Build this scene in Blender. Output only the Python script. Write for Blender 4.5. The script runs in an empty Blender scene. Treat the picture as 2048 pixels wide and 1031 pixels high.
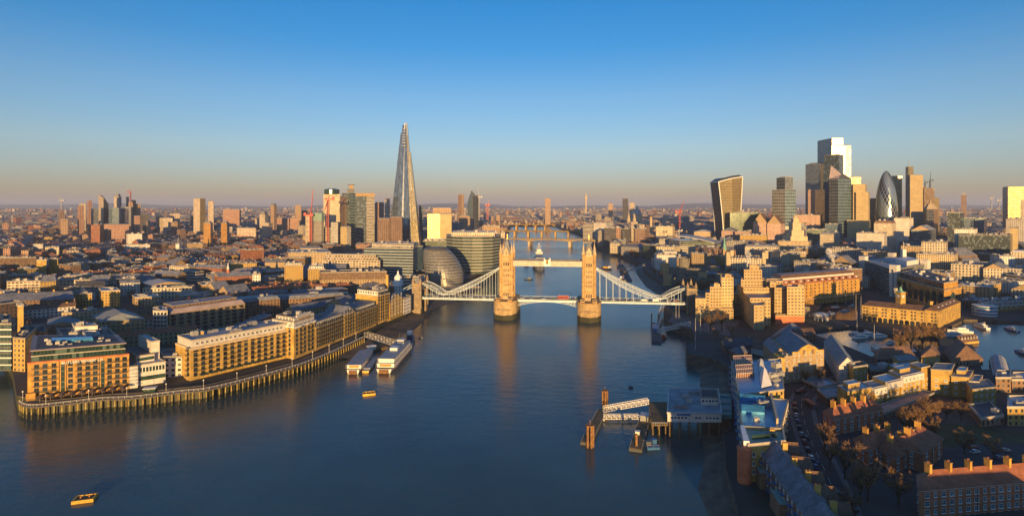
import bpy, math, random
from mathutils import Vector, Matrix, geometry
R = math.radians
rnd = random.Random(11)
S = bpy.context.scene
COL = S.collection
# ---------------------------------------------------------------- camera
F, YH, HC, GZ = 1123.0, 408.0, 115.0, 7.0      # focal length (px of a 2048 px frame), horizon row, camera height, street level
cam = bpy.data.cameras.new('camera'); co = bpy.data.objects.new('camera', cam); COL.objects.link(co)
co.location = (0, 0, HC); co.rotation_euler = (R(90), 0, 0)
cam.sensor_width = 36; cam.lens = F / 2048 * 36; cam.shift_y = -(515.5 - YH) / 2048
cam.clip_start = 1; cam.clip_end = 120000
S.camera = co
# ---------------------------------------------------------------- light
SUN_EL, SUN_X = 4.4, 0.0
w = bpy.data.worlds.new('World'); S.world = w; w.use_nodes = True
nt = w.node_tree; bg = nt.nodes['Background']
sky = nt.nodes.new('ShaderNodeTexSky'); sky.sky_type = 'NISHITA'; sky.sun_disc = False
sky.sun_elevation = R(SUN_EL); sky.sun_rotation = math.atan2(SUN_X, -1.0)
sky.altitude = 100; sky.air_density = 1.0; sky.dust_density = 0.3; sky.ozone_density = 4.0
# sky tint by height: redder low, bluer higher, unseen overhead raised as added fill
tcg = nt.nodes.new('ShaderNodeTexCoord'); sxyz = nt.nodes.new('ShaderNodeSeparateXYZ'); nt.links.new(tcg.outputs['Generated'], sxyz.inputs[0])
rmp = nt.nodes.new('ShaderNodeValToRGB'); nt.links.new(sxyz.outputs[2], rmp.inputs[0]); els = rmp.color_ramp.elements
for i, (ps, cl) in enumerate(((0.0, (1.12, .90, 1.12)), (.025, (1.22, .94, 1.07)), (.096, (1.68, 1.12, 1.02)), (.182, (1.36, 1.09, 1.03)), (.264, (.58, .97, 1.06)), (.338, (.34, .93, 1.08)), (.55, (.9, 1.12, 1.18)), (1.0, (1.1, 1.25, 1.3)))):
    e_ = els[i] if i < 2 else els.new(ps)
    e_.position = ps; e_.color = (cl[0] / 2, cl[1] / 2, cl[2] / 2, 1)
vm = nt.nodes.new('ShaderNodeVectorMath'); vm.operation = 'MULTIPLY'; nt.links.new(sky.outputs[0], vm.inputs[0]); nt.links.new(rmp.outputs[0], vm.inputs[1])
vs = nt.nodes.new('ShaderNodeVectorMath'); vs.operation = 'SCALE'; vs.inputs[3].default_value = 2; nt.links.new(vm.outputs[0], vs.inputs[0])
nt.links.new(vs.outputs[0], bg.inputs[0]); bg.inputs[1].default_value = 0.15
sl = bpy.data.lights.new('sun', 'SUN'); so = bpy.data.objects.new('sun', sl); COL.objects.link(so)
sl.energy = 5.0; sl.angle = R(0.53); sl.color = (1.0, 0.61, 0.22)
so.rotation_euler = Vector((-SUN_X, 1, -math.tan(R(SUN_EL)) * math.hypot(1, SUN_X))).to_track_quat('-Z', 'Y').to_euler()
so.location = (0, -200, 600)
S.view_settings.view_transform = 'Standard'; S.view_settings.look = 'None'
S.view_settings.exposure = 0.7; S.view_settings.gamma = 1
S.cycles.max_bounces = 5; S.cycles.diffuse_bounces = 2; S.cycles.glossy_bounces = 3; S.cycles.volume_bounces = 0
S.cycles.transparent_max_bounces = 6; S.cycles.sample_clamp_indirect = 6
# ---------------------------------------------------------------- places
def D(py, z=GZ): return F * (HC - z) / (py - YH)
def XP(px, Y): return (px - 1024) / F * Y
def ZP(py, Y): return HC - (py - YH) * Y / F
def G(px, py, z=GZ):
    Y = D(py, z); return Vector((XP(px, Y), Y, z))
def V(x, y, z=0.0): return Vector((x, y, z))
def toT(p): t = p[0] / p[1]; return (p[1] * math.sin(t), p[1] * math.cos(t))
def toP(p): r = math.hypot(*p); return (math.atan2(p[0], p[1]) * r, r)
def quad(A, B, dep):
    """footprint A B C D of a block whose front runs from A to B"""
    a, b = toT(A), toT(B)
    dx, dy = b[0] - a[0], b[1] - a[1]; L = math.hypot(dx, dy); nx, ny = -dy / L * dep, dx / L * dep
    c, d = toP((b[0] + nx, b[1] + ny)), toP((a[0] + nx, a[1] + ny))
    return [V(A[0], A[1]), V(B[0], B[1]), V(*c), V(*d)]
def inpoly(x, y, poly):
    c = False; j = len(poly) - 1
    for i in range(len(poly)):
        xi, yi = poly[i][0], poly[i][1]; xj, yj = poly[j][0], poly[j][1]
        if (yi > y) != (yj > y) and x < (xj - xi) * (y - yi) / (yj - yi) + xi: c = not c
        j = i
    return c
# ---------------------------------------------------------------- mesh building
class MB:
    def __init__(s): s.v = []; s.f = []; s.uv = []; s.m = []
    def face(s, pts, m=0, uv=None):
        b = len(s.v); s.v += [tuple(p) for p in pts]; s.f.append(tuple(range(b, b + len(pts)))); s.m.append(m)
        if uv is None:
            p0 = Vector(pts[0]); e = Vector(pts[1]) - p0
            n = e.cross(Vector(pts[-1]) - p0)
            if e.length > 1e-9 and n.length > 1e-9:
                e.normalize(); q = n.normalized().cross(e); uv = [((Vector(p) - p0).dot(e), (Vector(p) - p0).dot(q)) for p in pts]
            else: uv = [(0, 0)] * len(pts)
        s.uv += uv
    def prism(s, poly, z0, z1, m=0, mt=None, fac=None, caps=True, bottom=False):
        """vertical prism; side UVs run in whole bays and whole storeys of the facade material"""
        n = len(poly); bay, st = fac if fac else (3, 3)
        vv = max(1, round((z1 - z0) / st)) * st if fac else (z1 - z0)
        u0 = 0
        for i in range(n):
            a, b = poly[i], poly[(i + 1) % n]; L = math.hypot(b[0] - a[0], b[1] - a[1])
            uu = max(1, round(L / bay)) * bay if fac else L
            s.face([(a[0], a[1], z0), (b[0], b[1], z0), (b[0], b[1], z1), (a[0], a[1], z1)], m, [(u0, 0), (u0 + uu, 0), (u0 + uu, vv), (u0, vv)])
            u0 += uu
        if caps: s.face([(p[0], p[1], z1) for p in poly], m if mt is None else mt)
        if bottom: s.face([(p[0], p[1], z0) for p in reversed(poly)], m)
    def box(s, c, d, rz=0, m=0):
        x, y, z = c; ca, sa = math.cos(rz), math.sin(rz)
        P = [(x + a * d[0] / 2 * ca - b * d[1] / 2 * sa, y + a * d[0] / 2 * sa + b * d[1] / 2 * ca) for a, b in ((-1, -1), (1, -1), (1, 1), (-1, 1))]
        s.prism(P, z - d[2] / 2, z + d[2] / 2, m, bottom=True)
    def bar(s, p, q, r, n=4, m=0, r2=None, cap=True):
        p, q = Vector(p), Vector(q); d = (q - p)
        if d.length < 1e-6: return
        d.normalize(); u = d.cross(V(0, 0, 1) if abs(d.z) < .95 else V(1, 0, 0)).normalized(); t = d.cross(u)
        r2 = r if r2 is None else r2
        a = [(u * math.cos(2 * math.pi * (k + .5) / n) + t * math.sin(2 * math.pi * (k + .5) / n)) for k in range(n)]
        for k in range(n):
            e, g = a[k], a[(k + 1) % n]
            s.face([p + g * r, p + e * r, q + e * r2, q + g * r2] if r2 > 0 else [p + g * r, p + e * r, q], m)
        if cap:
            s.face([p + e * r for e in a], m)
            if r2 > 0: s.face([q + e * r2 for e in reversed(a)], m)
    def lathe(s, c, prof, n=16, m=0, uvs=(1, 1), ph=0.0):
        for i in range(len(prof) - 1):
            (r0, z0), (r1, z1) = prof[i], prof[i + 1]
            for k in range(n):
                a, b = 2 * math.pi * k / n + ph, 2 * math.pi * (k + 1) / n + ph
                P = [(c[0] + r0 * math.cos(a), c[1] + r0 * math.sin(a), z0), (c[0] + r0 * math.cos(b), c[1] + r0 * math.sin(b), z0),
                     (c[0] + r1 * math.cos(b), c[1] + r1 * math.sin(b), z1), (c[0] + r1 * math.cos(a), c[1] + r1 * math.sin(a), z1)]
                U = [(k * uvs[0], z0 * uvs[1]), ((k + 1) * uvs[0], z0 * uvs[1]), ((k + 1) * uvs[0], z1 * uvs[1]), (k * uvs[0], z1 * uvs[1])]
                if r1 < 1e-4: P, U = P[:3], U[:3]
                elif r0 < 1e-4: P, U = [P[0], P[2], P[3]], [U[0], U[2], U[3]]
                s.face(P, m, U)
        if prof[-1][0] > 1e-4: s.face([(c[0] + prof[-1][0] * math.cos(2 * math.pi * k / n + ph), c[1] + prof[-1][0] * math.sin(2 * math.pi * k / n + ph), prof[-1][1]) for k in range(n)], m)
    def loft(s, rings, m=0, cap=True, uv=None):
        for i in range(len(rings) - 1):
            a, b = rings[i], rings[i + 1]; n = len(a); u = 0
            for k in range(n):
                p, q = Vector(a[k]), Vector(a[(k + 1) % n]); L = (q - p).length
                s.face([p, q, b[(k + 1) % n], b[k]], m, [(u, a[k][2]), (u + L, a[k][2]), (u + L, b[k][2]), (u, b[k][2])])
                u += L
        if cap: s.face(list(rings[-1]), m)
    def mesh(s, name, mats, off=(0, 0, 0), smooth=False):
        me = bpy.data.meshes.new(name)
        me.from_pydata([(x - off[0], y - off[1], z - off[2]) for x, y, z in s.v], [], s.f)
        for q in mats: me.materials.append(q)
        me.polygons.foreach_set('material_index', s.m)
        ul = me.uv_layers.new(name='UVMap'); ul.data.foreach_set('uv', [c for t in s.uv for c in t])
        if smooth: me.polygons.foreach_set('use_smooth', [True] * len(s.f))
        me.update(); return me
def link(name, me, parent=None, loc=(0, 0, 0), rz=0.0):
    o = bpy.data.objects.new(name, me); COL.objects.link(o); o.location = loc; o.rotation_euler = (0, 0, rz)
    if parent is not None: o.parent = parent
    return o
def tag(o, label=None, cat=None, group=None, kind=None):
    if label: o['label'] = label
    if cat: o['category'] = cat
    if group: o['group'] = group
    if kind: o['kind'] = kind
    return o
def thing(name, label, cat, loc=(0, 0, 0), rz=0.0, group=None):
    o = bpy.data.objects.new(name, None); COL.objects.link(o); o.location = loc; o.rotation_euler = (0, 0, rz); o.empty_display_size = 2
    return tag(o, label, cat, group)
def part(name, mb, mats, parent, smooth=False):
    """mesh drawn in world coordinates, child of PARENT (or of a part that sits at its thing's origin)"""
    root = parent
    while root.parent: root = root.parent
    off = tuple(root.location)
    return link(name, mb.mesh(name, mats if isinstance(mats, (list, tuple)) else [mats], off, smooth), parent)
def piece(name, me, root, p, rz=0.0):
    """copy of a shared mesh at world point P under ROOT"""
    return link(name, me, root, Vector(p) - root.location, rz)
def struct(name, mb, mats, smooth=False, kind='structure'):
    o = link(name, mb.mesh(name, mats if isinstance(mats, (list, tuple)) else [mats], smooth=smooth)); o['kind'] = kind; return o
def copy_tree(o, parent=None):
    c = o.copy(); COL.objects.link(c); c.parent = parent
    for ch in list(o.children): copy_tree(ch, c)
    return c
# ---------------------------------------------------------------- materials
def newmat(name):
    m = bpy.data.materials.new(name); m.use_nodes = True
    t = m.node_tree; return m, t, t.nodes['Principled BSDF']
def M_(t, op, a, b=None, c=None, clamp=False):
    n = t.nodes.new('ShaderNodeMath'); n.operation = op; n.use_clamp = clamp
    for i, x in enumerate((a, b, c)):
        if x is None: continue
        if isinstance(x, (int, float)): n.inputs[i].default_value = x
        else: t.links.new(x, n.inputs[i])
    return n.outputs[0]
def mix(t, f, a, b):
    n = t.nodes.new('ShaderNodeMix'); n.data_type = 'RGBA'
    for k, x in ((0, f), (6, a), (7, b)):
        if isinstance(x, (int, float)): n.inputs[k].default_value = x
        elif isinstance(x, tuple): n.inputs[k].default_value = (*x[:3], 1)
        else: t.links.new(x, n.inputs[k])
    return n.outputs[2]
def scale_col(t, c, f):
    n = t.nodes.new('ShaderNodeVectorMath'); n.operation = 'SCALE'
    if isinstance(c, tuple): n.inputs[0].default_value = c[:3]
    else: t.links.new(c, n.inputs[0])
    t.links.new(f, n.inputs[3]); return n.outputs[0]
def noise(t, sc, detail=3, vec=None, rough=.6):
    n = t.nodes.new('ShaderNodeTexNoise'); n.inputs['Scale'].default_value = sc; n.inputs['Detail'].default_value = detail; n.inputs['Roughness'].default_value = rough
    if vec is None: vec = t.nodes.new('ShaderNodeNewGeometry').outputs['Position']
    t.links.new(vec, n.inputs['Vector']); return n.outputs[0]
def rng(t, x, a, b, c, d):
    n = t.nodes.new('ShaderNodeMapRange'); t.links.new(x, n.inputs[0])
    for i, q in enumerate((a, b, c, d)): n.inputs[i + 1].default_value = q
    return n.outputs[0]
def weather(t, c, amt=.25, sc=.12, rand=.15):
    f = rng(t, noise(t, sc, 5), .3, .7, 1 - amt, 1 + amt)
    if rand:
        o = t.nodes.new('ShaderNodeObjectInfo').outputs['Random']
        f = M_(t, 'MULTIPLY', f, rng(t, o, 0, 1, 1 - rand, 1 + rand))
    return scale_col(t, c, f)
def plain(name, c, rough=.8, metal=0, amt=.22, sc=.3, rand=.12, bump=0, bsc=2):
    m, t, b = newmat(name)
    t.links.new(weather(t, c, amt, sc, rand), b.inputs['Base Color'])
    b.inputs['Roughness'].default_value = rough; b.inputs['Metallic'].default_value = metal
    if bump:
        q = t.nodes.new('ShaderNodeBump'); q.inputs['Strength'].default_value = bump; q.inputs['Distance'].default_value = .2
        t.links.new(noise(t, bsc, 3), q.inputs['Height']); t.links.new(q.outputs[0], b.inputs['Normal'])
    return m
FACS = {}
def fac(name, wall, glass=(.03, .04, .05), bay=3.2, st=3.2, ww=.45, wh=.55, grough=.12, gmetal=0.0, band=None, bh=.0, wrough=.85, rand=.18, jit=.02, lit=.25, wmetal=0, pier=None, pw=0, spec=.5):
    """wall with a grid of windows: BAY and ST in metres, WW and WH the share of a bay the pane takes; BAND a floor strip, PIER an upright strip"""
    m, t, b = newmat(name)
    uv = t.nodes.new('ShaderNodeSeparateXYZ'); t.links.new(t.nodes.new('ShaderNodeUVMap').outputs[0], uv.inputs[0])
    u, v = M_(t, 'DIVIDE', uv.outputs[0], bay), M_(t, 'DIVIDE', uv.outputs[1], st)
    fu, fv = M_(t, 'FRACT', u), M_(t, 'FRACT', v)
    mask = M_(t, 'MULTIPLY', M_(t, 'LESS_THAN', M_(t, 'ABSOLUTE', M_(t, 'SUBTRACT', fu, .5)), ww / 2), M_(t, 'LESS_THAN', M_(t, 'ABSOLUTE', M_(t, 'SUBTRACT', fv, .52)), wh / 2))
    cb = t.nodes.new('ShaderNodeCombineXYZ'); t.links.new(M_(t, 'FLOOR', u), cb.inputs[0]); t.links.new(M_(t, 'FLOOR', v), cb.inputs[1])
    oi = t.nodes.new('ShaderNodeObjectInfo'); t.links.new(oi.outputs['Random'], cb.inputs[2])
    wn = t.nodes.new('ShaderNodeTexWhiteNoise'); wn.noise_dimensions = '3D'; t.links.new(cb.outputs[0], wn.inputs[0])
    wc = weather(t, wall, .16, .09, rand)
    fine = rng(t, noise(t, 1.7, 2), .3, .7, .86, 1.12); wc = scale_col(t, wc, fine)
    if band: wc = mix(t, M_(t, 'LESS_THAN', fv, bh), wc, band)
    if pier: wc = mix(t, M_(t, 'LESS_THAN', fu, pw), wc, pier)
    gl = mix(t, M_(t, 'GREATER_THAN', wn.outputs[0], 1 - lit), glass, tuple(min(1, x * (1.3 if gmetal > .4 else 2.2) + (.02 if gmetal > .4 else .05)) for x in glass))
    t.links.new(mix(t, mask, wc, gl), b.inputs['Base Color'])
    t.links.new(M_(t, 'ADD', M_(t, 'MULTIPLY', mask, grough - wrough), wrough), b.inputs['Roughness'])
    t.links.new(M_(t, 'ADD', M_(t, 'MULTIPLY', mask, gmetal - wmetal), wmetal), b.inputs['Metallic']); b.inputs['Specular IOR Level'].default_value = spec
    # every pane hangs a little out of true, so neighbouring panes mirror different bits of sky
    g = t.nodes.new('ShaderNodeNewGeometry')
    a = t.nodes.new('ShaderNodeVectorMath'); a.operation = 'SUBTRACT'; t.links.new(wn.outputs[1], a.inputs[0]); a.inputs[1].default_value = (.5, .5, .5)
    q = t.nodes.new('ShaderNodeVectorMath'); q.operation = 'SCALE'; t.links.new(a.outputs[0], q.inputs[0]); t.links.new(M_(t, 'MULTIPLY', mask, jit * 2), q.inputs[3])
    z = t.nodes.new('ShaderNodeVectorMath'); z.operation = 'ADD'; t.links.new(g.outputs['Normal'], z.inputs[0]); t.links.new(q.outputs[0], z.inputs[1])
    y = t.nodes.new('ShaderNodeVectorMath'); y.operation = 'NORMALIZE'; t.links.new(z.outputs[0], y.inputs[0]); t.links.new(y.outputs[0], b.inputs['Normal'])
    FACS[name] = (m, (bay, st)); return m
# stone, brick, glass
fac('orange_brick', (.42, .22, .055), bay=3.4, st=3.1, ww=.4)
fac('yellow_brick', (.42, .27, .075), bay=3.0, st=3.0, ww=.4, wh=.5)
fac('tan_brick', (.34, .24, .13), bay=3.1, st=3.0, ww=.38, wh=.5)
fac('brown_brick', (.20, .12, .07), bay=3.0, st=3.0, ww=.4, wh=.5)
fac('red_brick', (.27, .10, .05), bay=2.8, st=2.9, ww=.42, wh=.5, lit=.35)
fac('dark_brick', (.12, .08, .055), bay=3.0, st=3.0, ww=.4, wh=.5)
fac('white_render', (.62, .58, .52), bay=3.2, st=3.1, ww=.5, wh=.45)
fac('cream_stone', (.50, .42, .31), bay=3.6, st=3.8, ww=.45, wh=.6)
fac('grey_stone', (.33, .30, .27), bay=3.6, st=3.8, ww=.5, wh=.6)
fac('concrete', (.38, .34, .29), bay=3.3, st=3.1, ww=.62, wh=.42)
fac('pink_panel', (.45, .29, .22), bay=3.0, st=3.0, ww=.45, wh=.5)
fac('hotel_concrete', (.47, .34, .17), bay=2.9, st=2.85, ww=.55, wh=.32, lit=.15)
fac('hotel_panel', (.47, .34, .17), bay=5.2, st=2.85, ww=.34, wh=.20, lit=.1, band=(.40, .28, .14), bh=.1)
fac('window_bands', (.50, .44, .36), bay=6.0, st=3.7, ww=.985, wh=.5, lit=.3)
fac('dark_bands', (.13, .13, .13), bay=5.0, st=3.6, ww=.97, wh=.6, gmetal=.3, glass=(.07, .11, .13))
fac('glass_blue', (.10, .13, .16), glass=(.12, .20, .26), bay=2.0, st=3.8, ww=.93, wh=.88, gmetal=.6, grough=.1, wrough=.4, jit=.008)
fac('glass_green', (.12, .13, .11), glass=(.10, .15, .12), bay=2.2, st=3.7, ww=.92, wh=.8, gmetal=.6, grough=.1, wrough=.4, jit=.01)
fac('glass_gold', (.26, .20, .10), glass=(.26, .22, .13), bay=2.4, st=3.9, ww=.86, wh=.72, gmetal=.7, grough=.12, wrough=.5, jit=.012)
fac('glass_hall', (.20, .18, .15), glass=(.13, .13, .12), bay=2.2, st=3.9, ww=.9, wh=.8, gmetal=.5, grough=.36, wrough=.5, jit=.02)
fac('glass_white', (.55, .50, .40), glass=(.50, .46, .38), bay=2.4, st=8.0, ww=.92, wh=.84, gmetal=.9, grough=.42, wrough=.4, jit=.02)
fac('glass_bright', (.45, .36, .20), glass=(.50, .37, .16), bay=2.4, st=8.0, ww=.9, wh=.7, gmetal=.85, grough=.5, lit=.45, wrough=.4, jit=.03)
fac('glass_grey', (.20, .21, .22), glass=(.22, .25, .28), bay=1.8, st=3.9, ww=.9, wh=.78, gmetal=.6, grough=.16, wrough=.4, jit=.006)
fac('glass_dark', (.04, .045, .05), glass=(.03, .045, .05), bay=2.0, st=3.8, ww=.92, wh=.85, gmetal=.1, grough=.2, wrough=.5, jit=.008, spec=.2)
fac('penthouse', (.06, .07, .06), glass=(.010, .030, .024), bay=1.7, st=3.0, ww=.93, wh=.9, grough=.1, wrough=.5, jit=.01, lit=.3, spec=.3)
fac('gold_fins', (.52, .40, .20), glass=(.16, .13, .08), bay=1.6, st=3.8, ww=.42, wh=.82, gmetal=.5, grough=.2)
fac('white_fins', (.60, .55, .47), glass=(.06, .07, .08), bay=1.7, st=3.4, ww=.42, wh=.7)
fac('brown_fins', (.17, .10, .06), glass=(.05, .045, .04), bay=1.4, st=3.5, ww=.4, wh=.85)
fac('blue_bands', (.30, .34, .36), glass=(.05, .09, .12), bay=4.0, st=3.9, ww=.99, wh=.55, gmetal=.5, grough=.12, wrough=.45)
fac('patterned', (.58, .48, .32), glass=(.10, .09, .07), bay=3.4, st=6.6, ww=.36, wh=.72, lit=.4)
fac('balcony_white', (.55, .47, .36), glass=(.10, .07, .05), bay=4.4, st=3.1, ww=.8, wh=.6, lit=.3)
fac('arcade', (.38, .22, .09), glass=(.03, .04, .045), bay=6.0, st=12, ww=.6, wh=.7)
fac('colonnade', (.50, .38, .23), glass=(.03, .03, .03), bay=2.4, st=3.6, ww=.45, wh=.7, lit=.1)
fac('shard_glass', (.13, .13, .14), glass=(.15, .20, .27), bay=4.5, st=11.4, ww=.95, wh=.93, gmetal=.6, grough=.14, wrough=.4, jit=.006, lit=.35, wmetal=.4)
fac('far_warm', (.42, .28, .17), bay=5, st=4, ww=.4, wh=.5)
fac('far_pale', (.52, .42, .32), bay=5, st=4, ww=.45, wh=.5)
fac('far_pink', (.36, .21, .15), bay=5, st=4, ww=.4, wh=.5)
fac('far_brown', (.22, .14, .10), bay=5, st=4, ww=.4, wh=.5)
fac('far_grey', (.27, .26, .26), bay=5, st=4, ww=.55, wh=.5)
fac('far_dark', (.10, .09, .09), bay=5, st=4, ww=.6, wh=.6, gmetal=.3)
for n_, c_, w_ in (('green', (.075, .12, .105), (.16, .18, .15)), ('grey', (.17, .20, .23), (.10, .11, .12)), ('blue', (.08, .15, .20), (.16, .20, .22)), ('dark', (.03, .045, .06), (.085, .085, .085))):
    fac('sky_' + n_, w_, glass=c_, bay=4.5, st=7.6, ww=.86, wh=.66, gmetal=.55, grough=.12, wrough=.5, jit=.006, lit=.4)
def FM(n): return FACS[n][0]
def FB(n): return FACS[n][1]
def tiled(name, c, st=.35, amt=.34):
    m, t, b = newmat(name)
    uv = t.nodes.new('ShaderNodeSeparateXYZ'); t.links.new(t.nodes.new('ShaderNodeUVMap').outputs[0], uv.inputs[0])
    f = M_(t, 'FRACT', M_(t, 'DIVIDE', uv.outputs[1], st))
    c2 = scale_col(t, weather(t, c, amt, .25, .15), rng(t, f, 0, 1, .75, 1.1))
    c2 = scale_col(t, c2, rng(t, noise(t, 1.3, 3), .3, .7, .75, 1.25))
    t.links.new(c2, b.inputs['Base Color']); b.inputs['Roughness'].default_value = .75; return m
MT = dict(
    parapet=plain('parapet_coping', (.30, .27, .22), .8, rand=.35),
    roof_grey=plain('roof_grey', (.21, .22, .24), .8, amt=.35, sc=.15, rand=.3), roof_dark=plain('roof_dark', (.07, .07, .08), .8, amt=.35, sc=.15, rand=.2),
    roof_pale=plain('roof_pale', (.36, .36, .37), .7, amt=.2, sc=.15, rand=.2), roof_mauve=plain('roof_mauve', (.30, .24, .24), .7, amt=.2, sc=.15),
    roof_blue=plain('roof_blue', (.10, .22, .36), .35, .35, amt=.2, sc=.2), roof_green=plain('roof_green', (.22, .32, .27), .7),
    slate=tiled('slate', (.16, .17, .20), .35, .42), clay=tiled('clay_tile', (.30, .11, .055)), brown_tile=tiled('brown_tile', (.16, .09, .055)),
    zinc=tiled('zinc', (.22, .25, .27), .6, .1),
    white=plain('white_paint', (.72, .70, .66), .55, amt=.1), off_white=plain('off_white', (.55, .52, .47), .6, amt=.15),
    grey_metal=plain('grey_metal', (.34, .35, .36), .45, .4), black=plain('black_metal', (.02, .02, .022), .5), steel=plain('dark_steel', (.08, .085, .09), .5, .3),
    stone=plain('stone', (.40, .26, .11), .85, amt=.34, sc=.3, bump=.3, bsc=1.2), pale_stone=plain('pale_stone', (.48, .37, .23), .8, amt=.3, sc=.4), walkway_paint=plain('walkway_paint', (.46, .40, .33), .6, amt=.2), dark_stone=plain('dark_stone', (.17, .15, .12), .9, amt=.35),
    abutment_shaded_stone=plain('abutment_shaded_stone', (.26, .20, .13), .9, amt=.35, sc=.3), granite=plain('granite', (.40, .28, .14), .9, amt=.3, sc=.4, bump=.4, bsc=.9), tide_and_shade=plain('tide_stain_and_shade', (.045, .045, .022), .6, amt=.5, sc=.5),
    brick_y=plain('plain_yellow_brick', (.42, .27, .07), .85, amt=.36, sc=.22), brick_o=plain('plain_orange_brick', (.43, .235, .05), .85, amt=.34, sc=.22), brick_r=plain('plain_red_brick', (.50, .15, .065), .85, amt=.3, sc=.3),
    brick_b=plain('plain_brown_brick', (.20, .12, .07), .85, amt=.25, sc=.6), brick_t=plain('plain_tan_brick', (.34, .24, .13), .85, amt=.25, sc=.6),
    concrete_h=plain('raw_concrete', (.47, .34, .17), .85, amt=.15, sc=.2),
    glass=plain('pane_glass', (.025, .035, .042), .08, .15, amt=.6, sc=.35, rand=.6), glass_g=plain('green_glass', (.03, .06, .05), .12, .2, amt=.5, sc=.3), glass_b=plain('blue_glass', (.05, .24, .46), .12, .4, amt=.4, sc=.4),
    glass_o=plain('copper_glass', (.50, .20, .08), .2, .6, amt=.3), canopy=plain('canopy_fabric', (.05, .075, .05), .9, amt=.3), parasol=plain('parasol_fabric', (.10, .065, .045), .9, amt=.3),
    timber=plain('weathered_timber', (.16, .11, .05), .9, amt=.5, sc=.9), deck=plain('deck_boards', (.085, .08, .08), .85, amt=.3, sc=.4), rust=plain('rusty_steel', (.22, .11, .04), .8, amt=.5, sc=.8),
    red=plain('red_paint', (.36, .014, .01), .4, amt=.1), crane_red=plain('crane_red', (.50, .07, .05), .5, amt=.1), yellow=plain('yellow_paint', (.60, .34, .03), .6, amt=.3), orange=plain('orange_paint', (.6, .22, .03), .5),
    blue=plain('blue_paint', (.03, .12, .30), .4, amt=.1), navy=plain('navy_hull', (.02, .04, .09), .4), bridge_blue=plain('bridge_pale_blue', (.46, .54, .60), .5, amt=.2), bridge_teal=plain('bridge_teal', (.12, .38, .46), .5),
    white_hull=plain('white_hull', (.70, .68, .64), .35, amt=.08), red_hull=plain('red_hull', (.30, .06, .04), .5), ship_grey=plain('ship_grey', (.30, .31, .33), .6, amt=.2), copper=plain('copper_green', (.16, .34, .26), .7),
    bark=plain('bark', (.06, .045, .03), .9), twig=plain('twigs', (.24, .135, .06), .9, amt=.35, sc=.3, rand=.25), twig_far=plain('far_twigs', (.085, .052, .036), .95, amt=.35, sc=.06),
    leaf=plain('evergreen_leaf', (.035, .06, .02), .8, amt=.4, sc=.5), hedge=plain('hedge', (.03, .05, .015), .85, amt=.5), gold=plain('gilding', (.75, .48, .12), .3, .8),
    tyre=plain('tyre', (.015, .015, .015), .9), asphalt=plain('asphalt', (.045, .045, .05), .85, amt=.3, sc=.2), paving=plain('paving', (.13, .12, .12), .85, amt=.3, sc=.4), grass=plain('grass', (.045, .06, .02), .9, amt=.4, sc=.2),
    mud=plain('mud', (.10, .075, .05), .75, amt=.5, sc=.12, bump=.5, bsc=.6), wall_river=plain('river_wall_stone', (.09, .075, .055), .85, amt=.5, sc=.3),
    plant_w=plain('roof_plant_white', (.36, .35, .33), .6), plant_g=plain('roof_plant_grey', (.22, .22, .23), .6),
)
def water(name, c, s1, s2, st):
    m, t, b = newmat(name)
    g = t.nodes.new('ShaderNodeNewGeometry').outputs['Position']
    mp = t.nodes.new('ShaderNodeMapping'); mp.inputs['Scale'].default_value = (1, 1.7, 1); mp.inputs['Rotation'].default_value = (0, 0, .35); t.links.new(g, mp.inputs[0])
    h = M_(t, 'ADD', M_(t, 'MULTIPLY', noise(t, s1, 4, mp.outputs[0]), 1.0), M_(t, 'MULTIPLY', noise(t, s2, 3, mp.outputs[0]), .35))
    bp = t.nodes.new('ShaderNodeBump'); bp.inputs['Strength'].default_value = st; bp.inputs['Distance'].default_value = 1.0
    t.links.new(h, bp.inputs['Height']); t.links.new(bp.outputs[0], b.inputs['Normal'])
    t.links.new(scale_col(t, c, rng(t, noise(t, .012, 3), .3, .7, .7, 1.3)), b.inputs['Base Color'])
    t.links.new(rng(t, noise(t, .008, 4), .35, .65, .10, .21), b.inputs['Roughness']); b.inputs['IOR'].default_value = 1.33; b.inputs['Specular Tint'].default_value = (.84, 1.0, .86, 1)
    return m
MT['water'] = water('river_water', (.046, .078, .078), .10, .7, .24)
MT['dock_water'] = water('dock_water', (.01, .03, .04), .25, 1.2, .05)
# ================================================================ setting: ground, river, shores
def GP(pts, z=GZ): return [G(px, py, z) for px, py in pts]
PROM = [(36, 804), (48, 811), (73, 812.6), (140, 806), (204, 798.6), (263, 796), (364, 784), (419, 778), (508, 756), (597, 731), (663, 705), (732, 673)]
prom = GP(PROM)
def inset(pl, d):
    out = []
    for i, p in enumerate(pl):
        a, b = pl[max(0, i - 1)], pl[min(len(pl) - 1, i + 1)]; t = (b - a); t.z = 0; t.normalize(); out.append(p + V(-t.y, t.x) * d)
    return out
prom_in = inset(prom, 8.0)
left_bank = [V(-3000, 470, GZ)] + GP([(-60, 690), (4, 703), (25, 738), (34, 793)]) + prom_in[1:] + GP([(779, 639), (812, 626), (834, 604), (885, 578), (940, 553), (998, 529), (1012, 505), (1014, 482), (1015, 468), (1019, 456), (1024, 449.5)])
right_bank = GP([(1106, 449), (1128, 457), (1166, 469), (1186, 480), (1197, 492), (1240, 506), (1286, 528), (1289, 541), (1327, 567), (1338, 582), (1344, 600), (1327, 616), (1334, 644), (1386, 660), (1391, 682), (1371, 688), (1374, 708), (1424, 718), (1456, 732), (1461, 860), (1447, 866), (1452, 940), (1478, 1031)]) + [V(74, 195, GZ), V(80, -400, GZ)]
outer = [V(-33000, 470, GZ)] + left_bank + right_bank + [V(33000, -400, GZ), V(33000, 33000, GZ), V(-33000, 33000, GZ)]
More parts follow.
